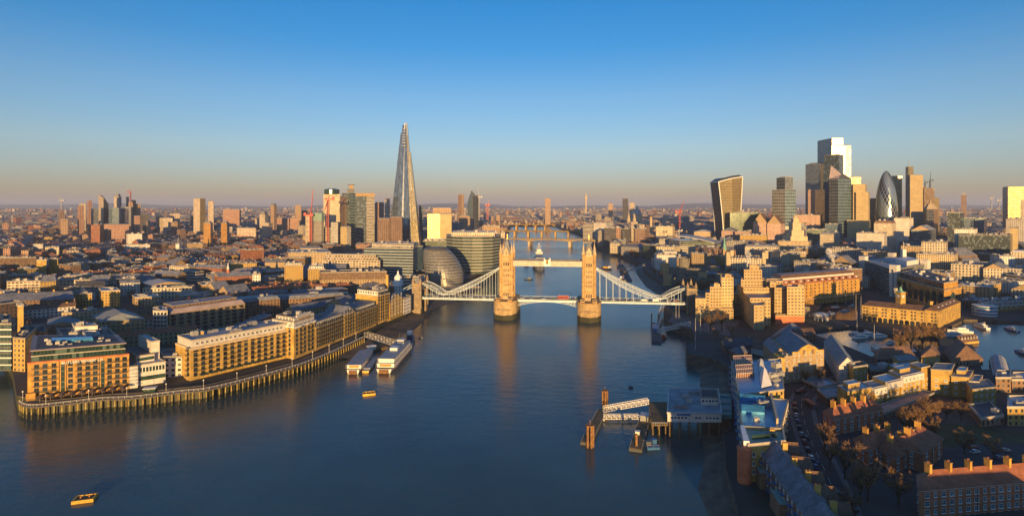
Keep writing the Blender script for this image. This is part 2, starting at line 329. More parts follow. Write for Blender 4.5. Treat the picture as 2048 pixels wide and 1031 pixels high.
DOCKS = [GP(p) for p in ([(1618, 636), (1652, 598), (1716, 603), (1714, 640)], [(1606, 660), (1700, 650), (1728, 654), (1790, 668), (1874, 672), (1882, 690), (1868, 700), (1770, 706), (1742, 712), (1700, 694)],
                        [(1884, 660), (1930, 638), (2040, 641), (2180, 648), (2190, 742), (1964, 738), (1946, 690), (1893, 676)])]
def tess(outer, holes=(), m=0):
    mb = MB(); polys = [list(outer)] + [list(h) for h in holes]; flat = [p for q in polys for p in q]
    for t in geometry.tessellate_polygon([[V(p[0], p[1], 0) for p in q] for q in polys]):
        P = [flat[i] for i in t]
        if (P[1] - P[0]).cross(P[2] - P[0]).z < 0: P.reverse()
        mb.face(P, m, [(p[0], p[1]) for p in P])
    return mb
gm, t, b = newmat('city_ground')
n1, n2 = noise(t, .006, 4), noise(t, .05, 4)
c = mix(t, rng(t, n1, .45, .6, 0, 1), (.05, .048, .05), (.04, .038, .022)); c = mix(t, rng(t, n2, .5, .7, 0, .8), c, (.085, .075, .065))
t.links.new(c, b.inputs['Base Color']); b.inputs['Roughness'].default_value = .9
struct('ground', tess(outer, DOCKS), gm)
mb = MB(); mb.face([V(-4000, -600), V(400, -600), V(400, 4200), V(-4000, 4200)]); struct('river_water', mb, MT['water'])
for bank, mt_ in ((left_bank[:18], 'tide_and_shade'), (left_bank[17:], 'wall_river'), (right_bank, 'wall_river')):  # left wall: shade under the boardwalk put into its dark colour
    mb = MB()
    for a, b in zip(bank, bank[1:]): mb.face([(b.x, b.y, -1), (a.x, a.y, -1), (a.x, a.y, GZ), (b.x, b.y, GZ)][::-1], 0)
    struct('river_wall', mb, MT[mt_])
mb = MB()
for bank in (left_bank[4:18], left_bank[18:], right_bank[:-2]):
    for a, b in zip(bank, bank[1:]):
        if (b - a).length < 1200: mb.bar(a + V(0, 0, .45), b + V(0, 0, .45), .4)
struct('quay_parapet', mb, MT['wall_river'])
mb = MB(); md = MB()
for h in DOCKS:
    for a, b in zip(h, h[1:] + h[:1]): mb.face([(a.x, a.y, 3), (b.x, b.y, 3), (b.x, b.y, GZ), (a.x, a.y, GZ)])
    md.face([(p.x, p.y, 4.6) for p in (h if (h[1] - h[0]).cross(h[2] - h[1]).z > 0 else h[::-1])])
struct('dock_wall', mb, MT['wall_river']); struct('dock_water', md, MT['dock_water'])
def shore(inner, outr, zi=3.2):
    """a mud slope from the foot of the river wall (INNER) down to the water's edge (OUTR); equal counts"""
    mb = MB(); n = 6; rr = random.Random(len(inner))
    A = [G(x, y) for x, y in inner]; A = [V(p.x, p.y, zi) for p in A]; B = [G(x, y, 0) for x, y in outr]; B = [V(p.x, p.y, -.15) for p in B]
    g = [[a.lerp(b, k / n) + V(0, 0, rr.uniform(-.2, .2) if 0 < k < n else 0) for k in range(n + 1)] for a, b in zip(A, B)]
    for i in range(len(g) - 1):
        for k in range(n): 
            P = [g[i][k], g[i + 1][k], g[i + 1][k + 1], g[i][k + 1]]
            if (P[1] - P[0]).cross(P[2] - P[0]).z < 0: P.reverse()
            mb.face(P)
    return mb
for nm, i_, o_ in (('foreshore', [(663, 700), (732, 669), (779, 637), (812, 624), (834, 602)], [(700, 718), (758, 690), (828, 661), (864, 628), (850, 600)]),
                   ('foreshore', [(834, 603), (885, 577), (940, 552), (998, 528), (1012, 504)], [(850, 625), (905, 606), (958, 582), (1000, 549), (1014, 510)]),
                   ('foreshore', [(1286, 527), (1289, 540), (1327, 566), (1338, 581), (1345, 601)], [(1270, 540), (1275, 552), (1290, 573), (1312, 586), (1330, 606)]),
                   ('foreshore', [(1424, 717), (1456, 731), (1461, 790), (1461, 858), (1447, 866)], [(1374, 725), (1398, 748), (1397, 800), (1404, 900), (1410, 912)]),
                   ('foreshore', [(1447, 866), (1449, 900), (1452, 940), (1465, 985), (1490, 1075)], [(1409, 912), (1403, 940), (1392, 974), (1411, 1020), (1426, 1075)])):
    struct(nm, shore(i_, o_), MT['mud'], True)
mb = MB()                                   # far low ridge on the skyline
for Y, h, s in ((17000, 150, 3), (23000, 190, 9)):
    rr = random.Random(s); pts = []
    for i in range(81):
        x = (i / 80 - .5) * 2.6 * Y; pts.append((x, h * (.45 + .3 * math.sin(i * .33 + s) + .2 * math.sin(i * .9 + 2 * s) + rr.uniform(-.04, .04))))
    for (x0, h0), (x1, h1) in zip(pts, pts[1:]):
        mb.face([(x0, Y, 0), (x1, Y, 0), (x1, Y + 1500, max(8, h1)), (x0, Y + 1500, max(8, h0))]); mb.face([(x0, Y + 1500, max(8, h0)), (x1, Y + 1500, max(8, h1)), (x1, Y + 4000, 0), (x0, Y + 4000, 0)])
struct('hills', mb, plain('hill_cover', (.06, .055, .04), .95, sc=.002, amt=.4))
def ribbon(pts, wd, z=GZ + .02):
    mb = MB(); P = [V(p.x, p.y, z) for p in pts]
    a, b = inset(P, wd / 2), inset(P, -wd / 2)
    for i in range(len(P) - 1): mb.face([b[i], b[i + 1], a[i + 1], a[i]])
    return mb
def smooth_path(pts, n=5):
    out = []
    for i in range(len(pts) - 1):
        p0, p1, p2, p3 = pts[max(0, i - 1)], pts[i], pts[i + 1], pts[min(len(pts) - 1, i + 2)]
        for k in range(n):
            t = k / n; out.append(.5 * ((2 * p1) + (p2 - p0) * t + (2 * p0 - 5 * p1 + 4 * p2 - p3) * t * t + (3 * p1 - p0 - 3 * p2 + p3) * t ** 3))
    return out + [pts[-1]]
lane = smooth_path(GP([(1700, 1075), (1680, 1010), (1650, 940), (1622, 880), (1606, 830), (1606, 795), (1640, 772), (1690, 755), (1720, 735)]))
struct('road', ribbon(lane, 8.5, GZ + .02), MT['asphalt'])
for s in (-1, 1):
    mb = MB(); a = inset([V(p.x, p.y, GZ) for p in lane], s * 4.3); c = inset([V(p.x, p.y, GZ) for p in lane], s * 6.3)
    for i in range(len(a) - 1): 
        mb.prism([a[i], a[i + 1], c[i + 1], c[i]] if s < 0 else [c[i], c[i + 1], a[i + 1], a[i]], GZ - .1, GZ + .13)
    struct('pavement', mb, MT['paving'])
mb = MB()
for i in range(0, len(lane) - 1, 2): mb.bar(V(lane[i].x, lane[i].y, GZ + .026), V(lane[i + 1].x, lane[i + 1].y, GZ + .026), .06, 4)
struct('lane_marking', mb, MT['white'])
for nm, mt, poly in (('lawn', 'grass', [(1780, 870), (1850, 845), (1960, 850), (2080, 870), (2080, 960), (1930, 965), (1830, 935)]),
                     ('car_park', 'asphalt', [(1840, 900), (1985, 884), (2100, 890), (2100, 985), (1880, 990)]),
                     ('lawn', 'grass', [(1480, 528), (1680, 522), (1690, 535), (1520, 548)]), ('riverside_walk', 'paving', [(884, 579), (940, 554.5), (998, 530), (985, 526), (930, 545), (868, 574)]),
                     ('forecourt', 'paving', [(1336, 643), (1386, 659), (1460, 672), (1480, 640), (1350, 622)])):
    mb = MB(); P = GP(poly, GZ)
    mb = tess([V(p.x, p.y, GZ + (.008 if mt == 'asphalt' else .004)) for p in P]); struct(nm, mb, MT[mt])
# ================================================================ blocks
FOOT = []                                   # footprints that are taken
def take(q, grow=3.0):
    c = sum((Vector((p[0], p[1])) for p in q), Vector((0, 0))) / len(q)
    FOOT.append(([Vector((p[0], p[1])) for p in q], c, max((Vector((p[0], p[1])) - c).length for p in q) + grow))
def lerp2(q, u, v):
    """point of quad A B C D at U along the front, V towards the back"""
    a = q[0].lerp(q[1], u); d = q[3].lerp(q[2], u); return a.lerp(d, v)
def shrink(q, d):
    out = []
    n = len(q)
    for i in range(n):
        p, a, b = q[i], (q[i - 1] - q[i]), (q[(i + 1) % n] - q[i]); a.normalize(); b.normalize()
        s = max(.35, abs(a.x * b.y - a.y * b.x)); out.append(p + (a + b) * (d / s))
    return out
def unit_box(name, d, mats, m=0):
    mb = MB(); mb.box((0, 0, d[2] / 2), d, 0, m); return mb.mesh(name, mats)
PLANT = []
def plant_meshes():
    for i, (d, mt) in enumerate((((3, 2.4, 1.8), 'plant_w'), ((5, 3, 2.2), 'plant_g'), ((2, 2, 1.4), 'plant_w'), ((7, 2.2, 1.5), 'plant_g'), ((4, 4, 3), 'plant_w'))):
        mb = MB(); mb.box((0, 0, d[2] / 2), d); mb.box((d[0] * .2, 0, d[2] + .2), (d[0] * .4, d[1] * .6, .4)); mb.bar((-d[0] * .3, 0, d[2] - .1), (-d[0] * .3, 0, d[2] + .7), .25, 6)
        PLANT.append(mb.mesh('roof_plant', [MT[mt]]))
plant_meshes()
def roof_plants(root, q, z, n, rr, u0=.08, u1=.92, sc=1):
    ang = math.atan2(q[1].y - q[0].y, q[1].x - q[0].x)
    for _ in range(n): o = piece('roof_plant', rr.choice(PLANT), root, V(*lerp2(q, rr.uniform(u0, u1), rr.uniform(.12, .88)).xy, z - .05), ang); o.scale = (sc * rr.uniform(.6, 1.1),) * 3
def flat_roof(root, q, z, mt='roof_grey', par=.9, pm=None, name='roof'):
    mb = MB(); i = shrink(q, .5)
    if par:
        mb.prism(i, z - .4, z + .06, 0)
        n = len(q)
        for k in range(n):
            a, b, c, d = q[k], q[(k + 1) % n], i[(k + 1) % n], i[k]
            mb.prism([a + (a - d) * .25, b + (b - c) * .25, c, d], z - .3, z + par, 1, bottom=True)
    else: mb.prism([p + (p - s) * .5 for p, s in zip(q, i)], z, z + .35, 0, bottom=True)
    return part(name, mb, [MT[mt], pm or MT['parapet']], root)
def pitched_roof(root, q, z, h, mt='slate', along=None, hip=0.0, over=.4, name='roof', gable=None):
    """ridge along the longer side; HIP is the share of the length the hips take, 0 for gables"""
    q = [p.copy() for p in q]
    L, Wd = (q[1] - q[0]).length, (q[3] - q[0]).length
    if along is None: along = L >= Wd
    if not along: q = [q[1], q[2], q[3], q[0]]
    o = [p + (p - s) * over * 2 for p, s in zip(q, shrink(q, .5))]
    a, b = o[0].lerp(o[3], .5), o[1].lerp(o[2], .5)
    r0, r1 = a.lerp(b, hip), b.lerp(a, hip)
    Z = lambda p, k: V(p.x, p.y, k)
    mb = MB()
    mb.face([Z(o[0], z), Z(o[1], z), Z(r1, z + h), Z(r0, z + h)]); mb.face([Z(o[2], z), Z(o[3], z), Z(r0, z + h), Z(r1, z + h)])
    if hip: mb.face([Z(o[1], z), Z(o[2], z), Z(r1, z + h)]); mb.face([Z(o[3], z), Z(o[0], z), Z(r0, z + h)])
    else:
        c0, c1 = q[0].lerp(q[3], .5), q[1].lerp(q[2], .5); k = h - .25
        mb.face([Z(q[1], z - .1), Z(q[2], z - .1), Z(c1, z + k)], 1); mb.face([Z(q[3], z - .1), Z(q[0], z - .1), Z(c0, z + k)], 1)
    mb.face([Z(p, z - .02) for p in reversed(o)])
    return part(name, mb, [MT[mt], gable or MT['brick_t']], root)
def mansard(root, q, z, h, mt='slate', inn=2.0, top='roof_grey', name='roof'):
    i = shrink(q, inn); mb = MB(); n = len(q)
    for k in range(n):
        a, b = q[k], q[(k + 1) % n]; c, d = i[(k + 1) % n], i[k]
        mb.face([V(a.x, a.y, z), V(b.x, b.y, z), V(c.x, c.y, z + h), V(d.x, d.y, z + h)])
    mb.face([V(p.x, p.y, z + h) for p in i], 1)
    return part(name, mb, [MT[mt], MT[top]], root)
WIN = {}
def win_mesh(wd, ht, frame='white', glass='glass', style='cross', proud=.10):
    k = (wd, ht, frame, glass, style)
    if k not in WIN:
        mb = MB()                           # x along the wall, -y out of it, z up from the sill
        mb.face([(-wd / 2, -.03, 0), (wd / 2, -.03, 0), (wd / 2, -.03, ht), (-wd / 2, -.03, ht)], 1)
        f = .14
        for x0, x1, z0, z1 in ((-wd / 2, -wd / 2 + f, 0, ht), (wd / 2 - f, wd / 2, 0, ht), (-wd / 2 + f, wd / 2 - f, 0, f), (-wd / 2 + f, wd / 2 - f, ht - f, ht)) + (((-.04, .04, f, ht - f),) if style != 'plain' else ()) + (((-wd / 2 + f, -.04, ht * .5, ht * .5 + .08), (.04, wd / 2 - f, ht * .5, ht * .5 + .08)) if style == 'cross' else ()):
            mb.box(((x0 + x1) / 2, -proud / 2, (z0 + z1) / 2), (x1 - x0, proud, z1 - z0), 0, 0)
        mb.box((0, -.13, -.08), (wd + .3, .26, .14), 0, 0)
        WIN[k] = mb.mesh('window', [MT[frame], MT[glass]])
    return WIN[k]
BAL = {}
def bal_mesh(wd, dp=1.3, mt='black'):
    k = (wd, dp, mt)
    if k not in BAL:
        mb = MB(); mb.box((0, -dp / 2, .06), (wd, dp, .14))
        for x in (-wd / 2, wd / 2): mb.bar((x, -dp, .1), (x, -dp, 1.1), .05); mb.bar((x, 0, 1.08), (x, -dp, 1.08), .05)
        mb.bar((-wd / 2, -dp, 1.08), (wd / 2, -dp, 1.08), .05)
        for i in range(int(wd / .3)): x = -wd / 2 + (i + .5) * wd / int(wd / .3); mb.bar((x, -dp, .1), (x, -dp, 1.05), .025)
        BAL[k] = mb.mesh('balcony', [MT[mt]])
    return BAL[k]
def window_grid(root, A, B, z0, rows, cols, st, me, u0=.03, u1=.97, skip=None, kind='window', bal=None, balskip=None, out=.03):
    """windows as parts of ROOT on the wall from A to B (outside on the right hand of A->B)"""
    A, B = V(A[0], A[1]), V(B[0], B[1]); d = (B - A); L = d.length; d.normalize(); nrm = V(d.y, -d.x); ang = math.atan2(d.y, d.x)
    cs = cols if isinstance(cols, (list, tuple)) else [u0 + (i + .5) / cols * (u1 - u0) for i in range(cols)]
    for r in range(rows):
        for i, u in enumerate(cs):
            if skip and skip(r, i): continue
            p = A + d * (u * L) + nrm * out; piece(kind, me, root, V(p.x, p.y, z0 + r * st), ang)
            if bal is not None and not (balskip and balskip(r, i)): piece('balcony', bal, root, V(p.x, p.y, z0 + r * st - .1), ang)
def bld(label, cat, ax, bx, ya, yb, top, dep, fm, roof='flat', rm='roof_grey', h=3.0, base=GZ, name=None, group=None, n=None, par=.9, seed=None, wallmat=None, hip=.15, loc=None, along=None, q=None, gable=None):
    """a block: front corners at pixel columns AX, BX and distances YA, YB; TOP the pixel row of the eaves at A"""
    yb = yb or ya
    q = q or quad((XP(ax, ya), ya), (XP(bx, yb), yb), dep); z = ZP(top, ya)
    take(q); rr = random.Random(seed if seed is not None else int(ax * 7 + top))
    c = lerp2(q, .5, .5); root = thing(name or cat.replace(' ', '_'), label, cat, (c.x, c.y, base), 0, group)
    mb = MB(); fm_ = FACS.get(fm); mb.prism(q, base - .5, z, 0, fac=fm_[1] if fm_ else None, caps=roof in ('flat', None)); part('wall', mb, fm_[0] if fm_ else MT[fm], root)
    if roof == 'flat':
        flat_roof(root, shrink(q, -.06), z, rm, par); L = (q[1] - q[0]).length * dep
        roof_plants(root, q, z, n if n is not None else max(2, min(14, int(L / 100))), rr)
    elif roof == 'pitch': pitched_roof(root, q, z, h, rm, along, 0, gable=gable or (MT[fm] if fm in MT else None))
    elif roof == 'hip': pitched_roof(root, q, z, h, rm, along, hip)
    elif roof == 'mansard': mansard(root, q, z, h, rm); roof_plants(root, shrink(q, 3), z + h, n or 2, rr)
    root['_z'] = z
    return root, q, z
def storey(root, q, z0, z1, fm, inn=0.0, rm='roof_grey', par=.6, name='upper_storey', n=0, rr=None):
    qq = shrink(q, inn) if inn else q; mb = MB(); f = FACS.get(fm)
    mb.prism(qq, z0 - .02 if inn else z0, z1, 0, fac=f[1] if f else None); p = part(name, mb, f[0] if f else MT[fm], root)
    flat_roof(root, shrink(qq, -.05), z1, rm, par, name='upper_roof')
    if n: roof_plants(root, qq, z1, n, rr or rnd)
    return qq
def chimneys(root, pts, z, h=2.2, d=(1.6, .8), mt='brick_y', rz=0, pots=True):
    for p in pts:
        mb = MB(); mb.box((0, 0, h / 2), (d[0], d[1], h)); mb.box((0, 0, h + .08), (d[0] + .25, d[1] + .25, .18)); me = mb.mesh('chimney', [MT[mt]])
        c = piece('chimney', me, root, V(p.x, p.y, z - .4), rz)
        if pots:
            for k in (-.3, .3):
                m2 = MB(); m2.bar((k * d[0], 0, h + .17), (k * d[0], 0, h + .8), .16, 6, r2=.12); link('chimney_pot', m2.mesh('chimney_pot', [MT['clay']]), c)
def text_mesh(s, size, ext=.12, mt='white'):
    cu = bpy.data.curves.new('lettering', 'FONT'); cu.body = s; cu.size = size; cu.extrude = ext; cu.align_x = 'CENTER'
    o = bpy.data.objects.new('lettering', cu); COL.objects.link(o); dg = bpy.context.evaluated_depsgraph_get(); dg.update()
    me = bpy.data.meshes.new_from_object(o.evaluated_get(dg)); bpy.data.objects.remove(o); me.materials.clear(); me.materials.append(MT[mt]); return me
def lettering(root, s, size, A, B, u, z, out=.25, mt='white'):
    A, B = V(A[0], A[1]), V(B[0], B[1]); d = (B - A); L = d.length; d.normalize(); p = A + d * (u * L) + V(d.y, -d.x) * out
    o = link('lettering', text_mesh(s, size, mt=mt), root, V(p.x, p.y, z) - root.location); o.rotation_euler = (R(90), 0, math.atan2(d.y, d.x)); return o
# ================================================================ the bascule bridge
ub = V(.9916, -.13).normalized(); vb = V(.13, .9916).normalized(); MBR = V(XP(1095.5, 578), 578, 0); ABR = math.atan2(ub.y, ub.x)
def BP(s, t, z): p = MBR + ub * s + vb * t; return V(p.x, p.y, z)
ZD = 17.6
br = thing('bascule_bridge', 'gothic stone bascule bridge with twin towers and pale blue suspension chains', 'bridge', BP(0, 0, 0))
def bq(s0, s1, t0, t1): return [BP(s0, t0, 0), BP(s1, t0, 0), BP(s1, t1, 0), BP(s0, t1, 0)]
def bbar(mb, p, q, r, m=0, n=4): mb.bar(BP(*p), BP(*q), r, n, m)
ST = -42.0, 42.0
wmesh = win_mesh(1.5, 3.4, 'pale_stone', 'glass', 'bar'); wsm = win_mesh(1.1, 2.2, 'pale_stone', 'glass', 'bar')
for sc in ST:
    # pier
    pl = [BP(sc - 11.5, -16, 0), BP(sc - 7, -23, 0), BP(sc, -26, 0), BP(sc + 7, -23, 0), BP(sc + 11.5, -16, 0), BP(sc + 11.5, 16, 0), BP(sc + 7, 23, 0), BP(sc, 26, 0), BP(sc - 7, 23, 0), BP(sc - 11.5, 16, 0)]
    cs = [BP(sc + 11.9 * math.cos(a), (-14 if math.sin(a) < 0 else 14) + 11.9 * math.sin(a), 0) for a in [math.pi * (1 + k / 12) for k in range(13)] + [math.pi * k / 12 for k in range(13)]]
    mb = MB(); mb.prism(cs, 5.2, ZD - .7, 0); mb.prism([p + (p - BP(sc, 0, 0)) * .02 for p in cs], ZD - .7, ZD + .5, 1, bottom=True)
    mb.prism([BP(sc - 8.5, -24.5, 0), BP(sc, -29.5, 0), BP(sc + 8.5, -24.5, 0), BP(sc, -10, 0)], 0, 9.5, 0, caps=False)
    mb.face([BP(sc - 8.5, -24.5, 9.5), BP(sc, -29.5, 9.5), BP(sc, -24.2, 13.5)]); mb.face([BP(sc, -29.5, 9.5), BP(sc + 8.5, -24.5, 9.5), BP(sc, -24.2, 13.5)])
    pr = part('pier', mb, [MT['granite'], MT['stone']], br)
    mb = MB(); mb.prism([p + (p - BP(sc, 0, 0)) * .006 for p in cs], -2, 5.2, 0, caps=False); mb.prism([BP(sc - 8.9, -24.3, 0), BP(sc, -29.9, 0), BP(sc + 8.9, -24.3, 0), BP(sc, -9, 0)], -2, 5, 0)
    part('tide_band', mb, MT['tide_and_shade'], pr)
    # cabins on the pier
    for ds, dt in ((-6.5, -19), (5.5, -20)):
        mb = MB(); c = BP(sc + ds, dt, ZD + 1.8); mb.box(c, (4.2, 3, 3.2), ABR, 0); mb.box((c.x, c.y, c.z + 1.8), (4.8, 3.6, .3), ABR, 1); mb.box((c.x, c.y, c.z + .5), (3.6, 3.1, 1.1), ABR, 2); part('control_cabin', mb, [MT['stone'], MT['slate'], MT['glass']], br)
    # tower: stone shaft in banded stages
    HT = 62.5; mb = MB()
    tw, td = 5.6, 8.6
    for z0, z1, g in ((ZD, 29, .35), (29, 39.5, .18), (39.5, 50, .06), (50, HT, 0)): mb.prism(bq(sc - tw - g, sc + tw + g, -td - g, td + g), z0, z1, 0)
    for z in (29, 39.5, 45, 50, 58.5): mb.prism(bq(sc - tw - .5, sc + tw + .5, -td - .5, td + .5), z - .35, z + .35, 1, bottom=True)
    for k in range(9): u = -tw + .7 + k * (2 * tw - 1.4) / 8; mb.box(BP(sc + u, -td - .1, HT + .6), (.8, .6, 1.2), ABR, 1); mb.box(BP(sc + u, td + .1, HT + .6), (.8, .6, 1.2), ABR, 1)
    tr = part('tower', mb, [MT['stone'], MT['pale_stone']], br)
    mb = MB()                               # steep roof with a cresting and finial
    o = bq(sc - tw + .6, sc + tw - .6, -td + .6, td - .6); i = bq(sc - .8, sc + .8, -2.2, 2.2)
    for k in range(4): a, b, c, d = o[k], o[(k + 1) % 4], i[(k + 1) % 4], i[k]; mb.face([V(a.x, a.y, HT), V(b.x, b.y, HT), V(c.x, c.y, 78.5), V(d.x, d.y, 78.5)], 0)
    mb.face([V(p.x, p.y, 78.5) for p in i]); bbar(mb, (sc, -2, 78.5), (sc, 2, 78.5), .35, 1)
    rf = part('roof', mb, [MT['slate'], MT['gold']], tr)
    mb = MB(); bbar(mb, (sc, 0, 78.4), (sc, 0, 84), .16); mb.box(BP(sc, 0, 82), (1.2, .2, .2), ABR); part('finial', mb, MT['gold'], rf)
    for t in (-1, 1):                       # gabled dormer in the parapet
        mb = MB(); y0 = t * (td + .2); gq = bq(sc - 2.5, sc + 2.5, min(y0, y0 - t * 5), max(y0, y0 - t * 5)); mb.prism(gq, HT - .2, 66, 0)
        mb.face([BP(sc - 3.1, y0, 66), BP(sc + 3.1, y0, 66), BP(sc, y0, 71.5)] if t < 0 else [BP(sc + 3.1, y0, 66), BP(sc - 3.1, y0, 66), BP(sc, y0, 71.5)], 0)
        mb.face([BP(sc - 3.1, y0, 66), BP(sc, y0, 71.5), BP(sc, y0 - t * 5, 71.5), BP(sc - 3.1, y0 - t * 5, 66)], 1); mb.face([BP(sc, y0, 71.5), BP(sc + 3.1, y0, 66), BP(sc + 3.1, y0 - t * 5, 66), BP(sc, y0 - t * 5, 71.5)], 1)
        g = part('gable', mb, [MT['pale_stone'], MT['slate']], tr)
        if t < 0: piece('window', wsm, br, BP(sc, y0 - .03, 63.6), ABR)
    for ds in (-1, 1):
        for dt in (-1, 1):                  # corner turrets
            c = BP(sc + ds * tw, dt * td, 0); mb = MB()
            mb.lathe(c, [(1.8, ZD), (1.7, 45), (1.6, HT - .2), (1.85, HT), (1.85, HT + 2.4), (1.7, HT + 2.6)], 8, ph=math.pi / 8)
            t_ = part('turret', mb, MT['stone'], tr); mb = MB(); mb.lathe(c, [(1.9, HT + 2.4), (1.2, HT + 5.5), (.55, HT + 10), (0, HT + 12.2)], 8, ph=math.pi / 8); mb.bar((c.x, c.y, HT + 11.5), (c.x, c.y, HT + 15), .1); part('spire', mb, MT['pale_stone'], t_)
    for z, m_ in ((21, wmesh), (31.5, wsm), (35, wsm), (41, wsm), (46, wsm), (52, wmesh)):
        for u in (-2.2, 0, 2.2): piece('window', m_, br, BP(sc + u, -td - (.22 if z < 39 else .12) - (.2 if z < 29 else 0), z), ABR)
        for u in (-3.5, 0, 3.5): piece('window', m_, br, BP(sc + tw + (.25 if z < 39 else .12) + (.2 if z < 29 else 0), u, z), ABR + math.pi / 2); piece('window', m_, br, BP(sc - tw - .45, u, z), ABR - math.pi / 2)
    mb = MB(); mb.prism(bq(sc - 3, sc + 3, -td - .62, -td - .05), ZD, 19.9, 0); part('plinth', mb, MT['pale_stone'], tr)
# high walkways
for t in (-7.2, 7.2):
    mb = MB(); mb.prism(bq(-35.3, 35.3, t - 1.7, t + 1.7), 52, 57.2, 0, bottom=True)
    wk = part('walkway', mb, MT['walkway_paint'], br)
    mb = MB(); mb.prism(bq(-35.3, 35.3, t - 2.0, t + 2.0), 57.2, 57.9, 0, bottom=True); part('walkway_roof', mb, MT['slate'], wk)
    mb = MB()
    for sg in (-1, 1):
        tt = t + sg * 1.85
        for z in (52.2, 56.9): bbar(mb, (-35.3, tt, z), (35.3, tt, z), .28)
        for k in range(28):
            a = -35.3 + k * 70.6 / 28; b = a + 70.6 / 28
            bbar(mb, (a, tt, 52.4), (b, tt, 55.4), .1); bbar(mb, (a, tt, 55.4), (b, tt, 52.4), .1)
        bbar(mb, (-35.3, tt, 55.4), (35.3, tt, 55.4), .14)
    part('lattice', mb, MT['off_white'], wk)
mb = MB(); mb.box(BP(0, -9.3, 55.6), (5.5, .5, 6.4), ABR); mb.box(BP(-2.9, -9.3, 56.5), (.8, .7, 8), ABR); mb.box(BP(2.9, -9.3, 56.5), (.8, .7, 8), ABR); mb.lathe(BP(0, -9.3, 0), [(1.5, 54.5), (1.6, 56), (1.1, 58.8), (0, 60)], 8, m=1); part('crest', mb, [MT['white'], MT['gold']], br)
# decks, parapets and the bascule girders
def deck(s0, s1):
    mb = MB(); mb.prism(bq(s0, s1, -8.6, 8.6), ZD - .9, ZD, 0, 1, bottom=True); d = part('deck', mb, [MT['bridge_blue'], MT['asphalt']], br)
    for t in (-8.75, 8.75):
        mb = MB(); mb.prism(bq(s0, s1, t - .15, t + .15), ZD - 1.7, ZD + .25, 0, bottom=True); bbar(mb, (s0, t, ZD + 1.25), (s1, t, ZD + 1.25), .12)
        n = int((s1 - s0) / 2.4)
        for k in range(n + 1): s = s0 + (s1 - s0) * k / n; bbar(mb, (s, t, ZD), (s, t, ZD + 1.25), .11)
        part('parapet', mb, MT['bridge_blue'], d)
    for t in (-6.6, 6.6):
        mb = MB(); mb.prism(bq(s0, s1, t - 1.4, t + 1.4), ZD + .004, ZD + .12, 0); part('footway', mb, MT['paving'], d)
    mb = MB()
    for k in range(int((s1 - s0) / 6)): s = s0 + 2 + k * 6; mb.prism(bq(s, s + 2.5, -.07, .07), ZD + .004, ZD + .01)
    part('lane_marking', mb, MT['white'], d)
for a, b in ((-132, -53.6), (-30.4, 30.4), (53.6, 139)): deck(a, b)
for sg in (-1, 1):
    for t in (-8.4, 0, 8.4):
        mb = MB(); N = 10
        for k in range(N):
            a, b = sg * 30.4 * (1 - k / N), sg * 30.4 * (1 - (k + 1) / N); fa = lambda s: ZD - 1.6 - 4.6 * (abs(s) / 30.4) ** 2
            P = [BP(a, t, fa(a)), BP(b, t, fa(b)), BP(b, t, ZD - .9), BP(a, t, ZD - .9)]; P2 = [p + vb * .4 for p in P]
            bbar(mb, (a, t, fa(a)), (b, t, fa(b)), .35); bbar(mb, (a, t, fa(a)), (a, t, ZD - .9), .16); bbar(mb, (a, t, fa(a)), (b, t, ZD - 1), .14)
        part('bascule_girder', mb, MT['bridge_blue'], br)
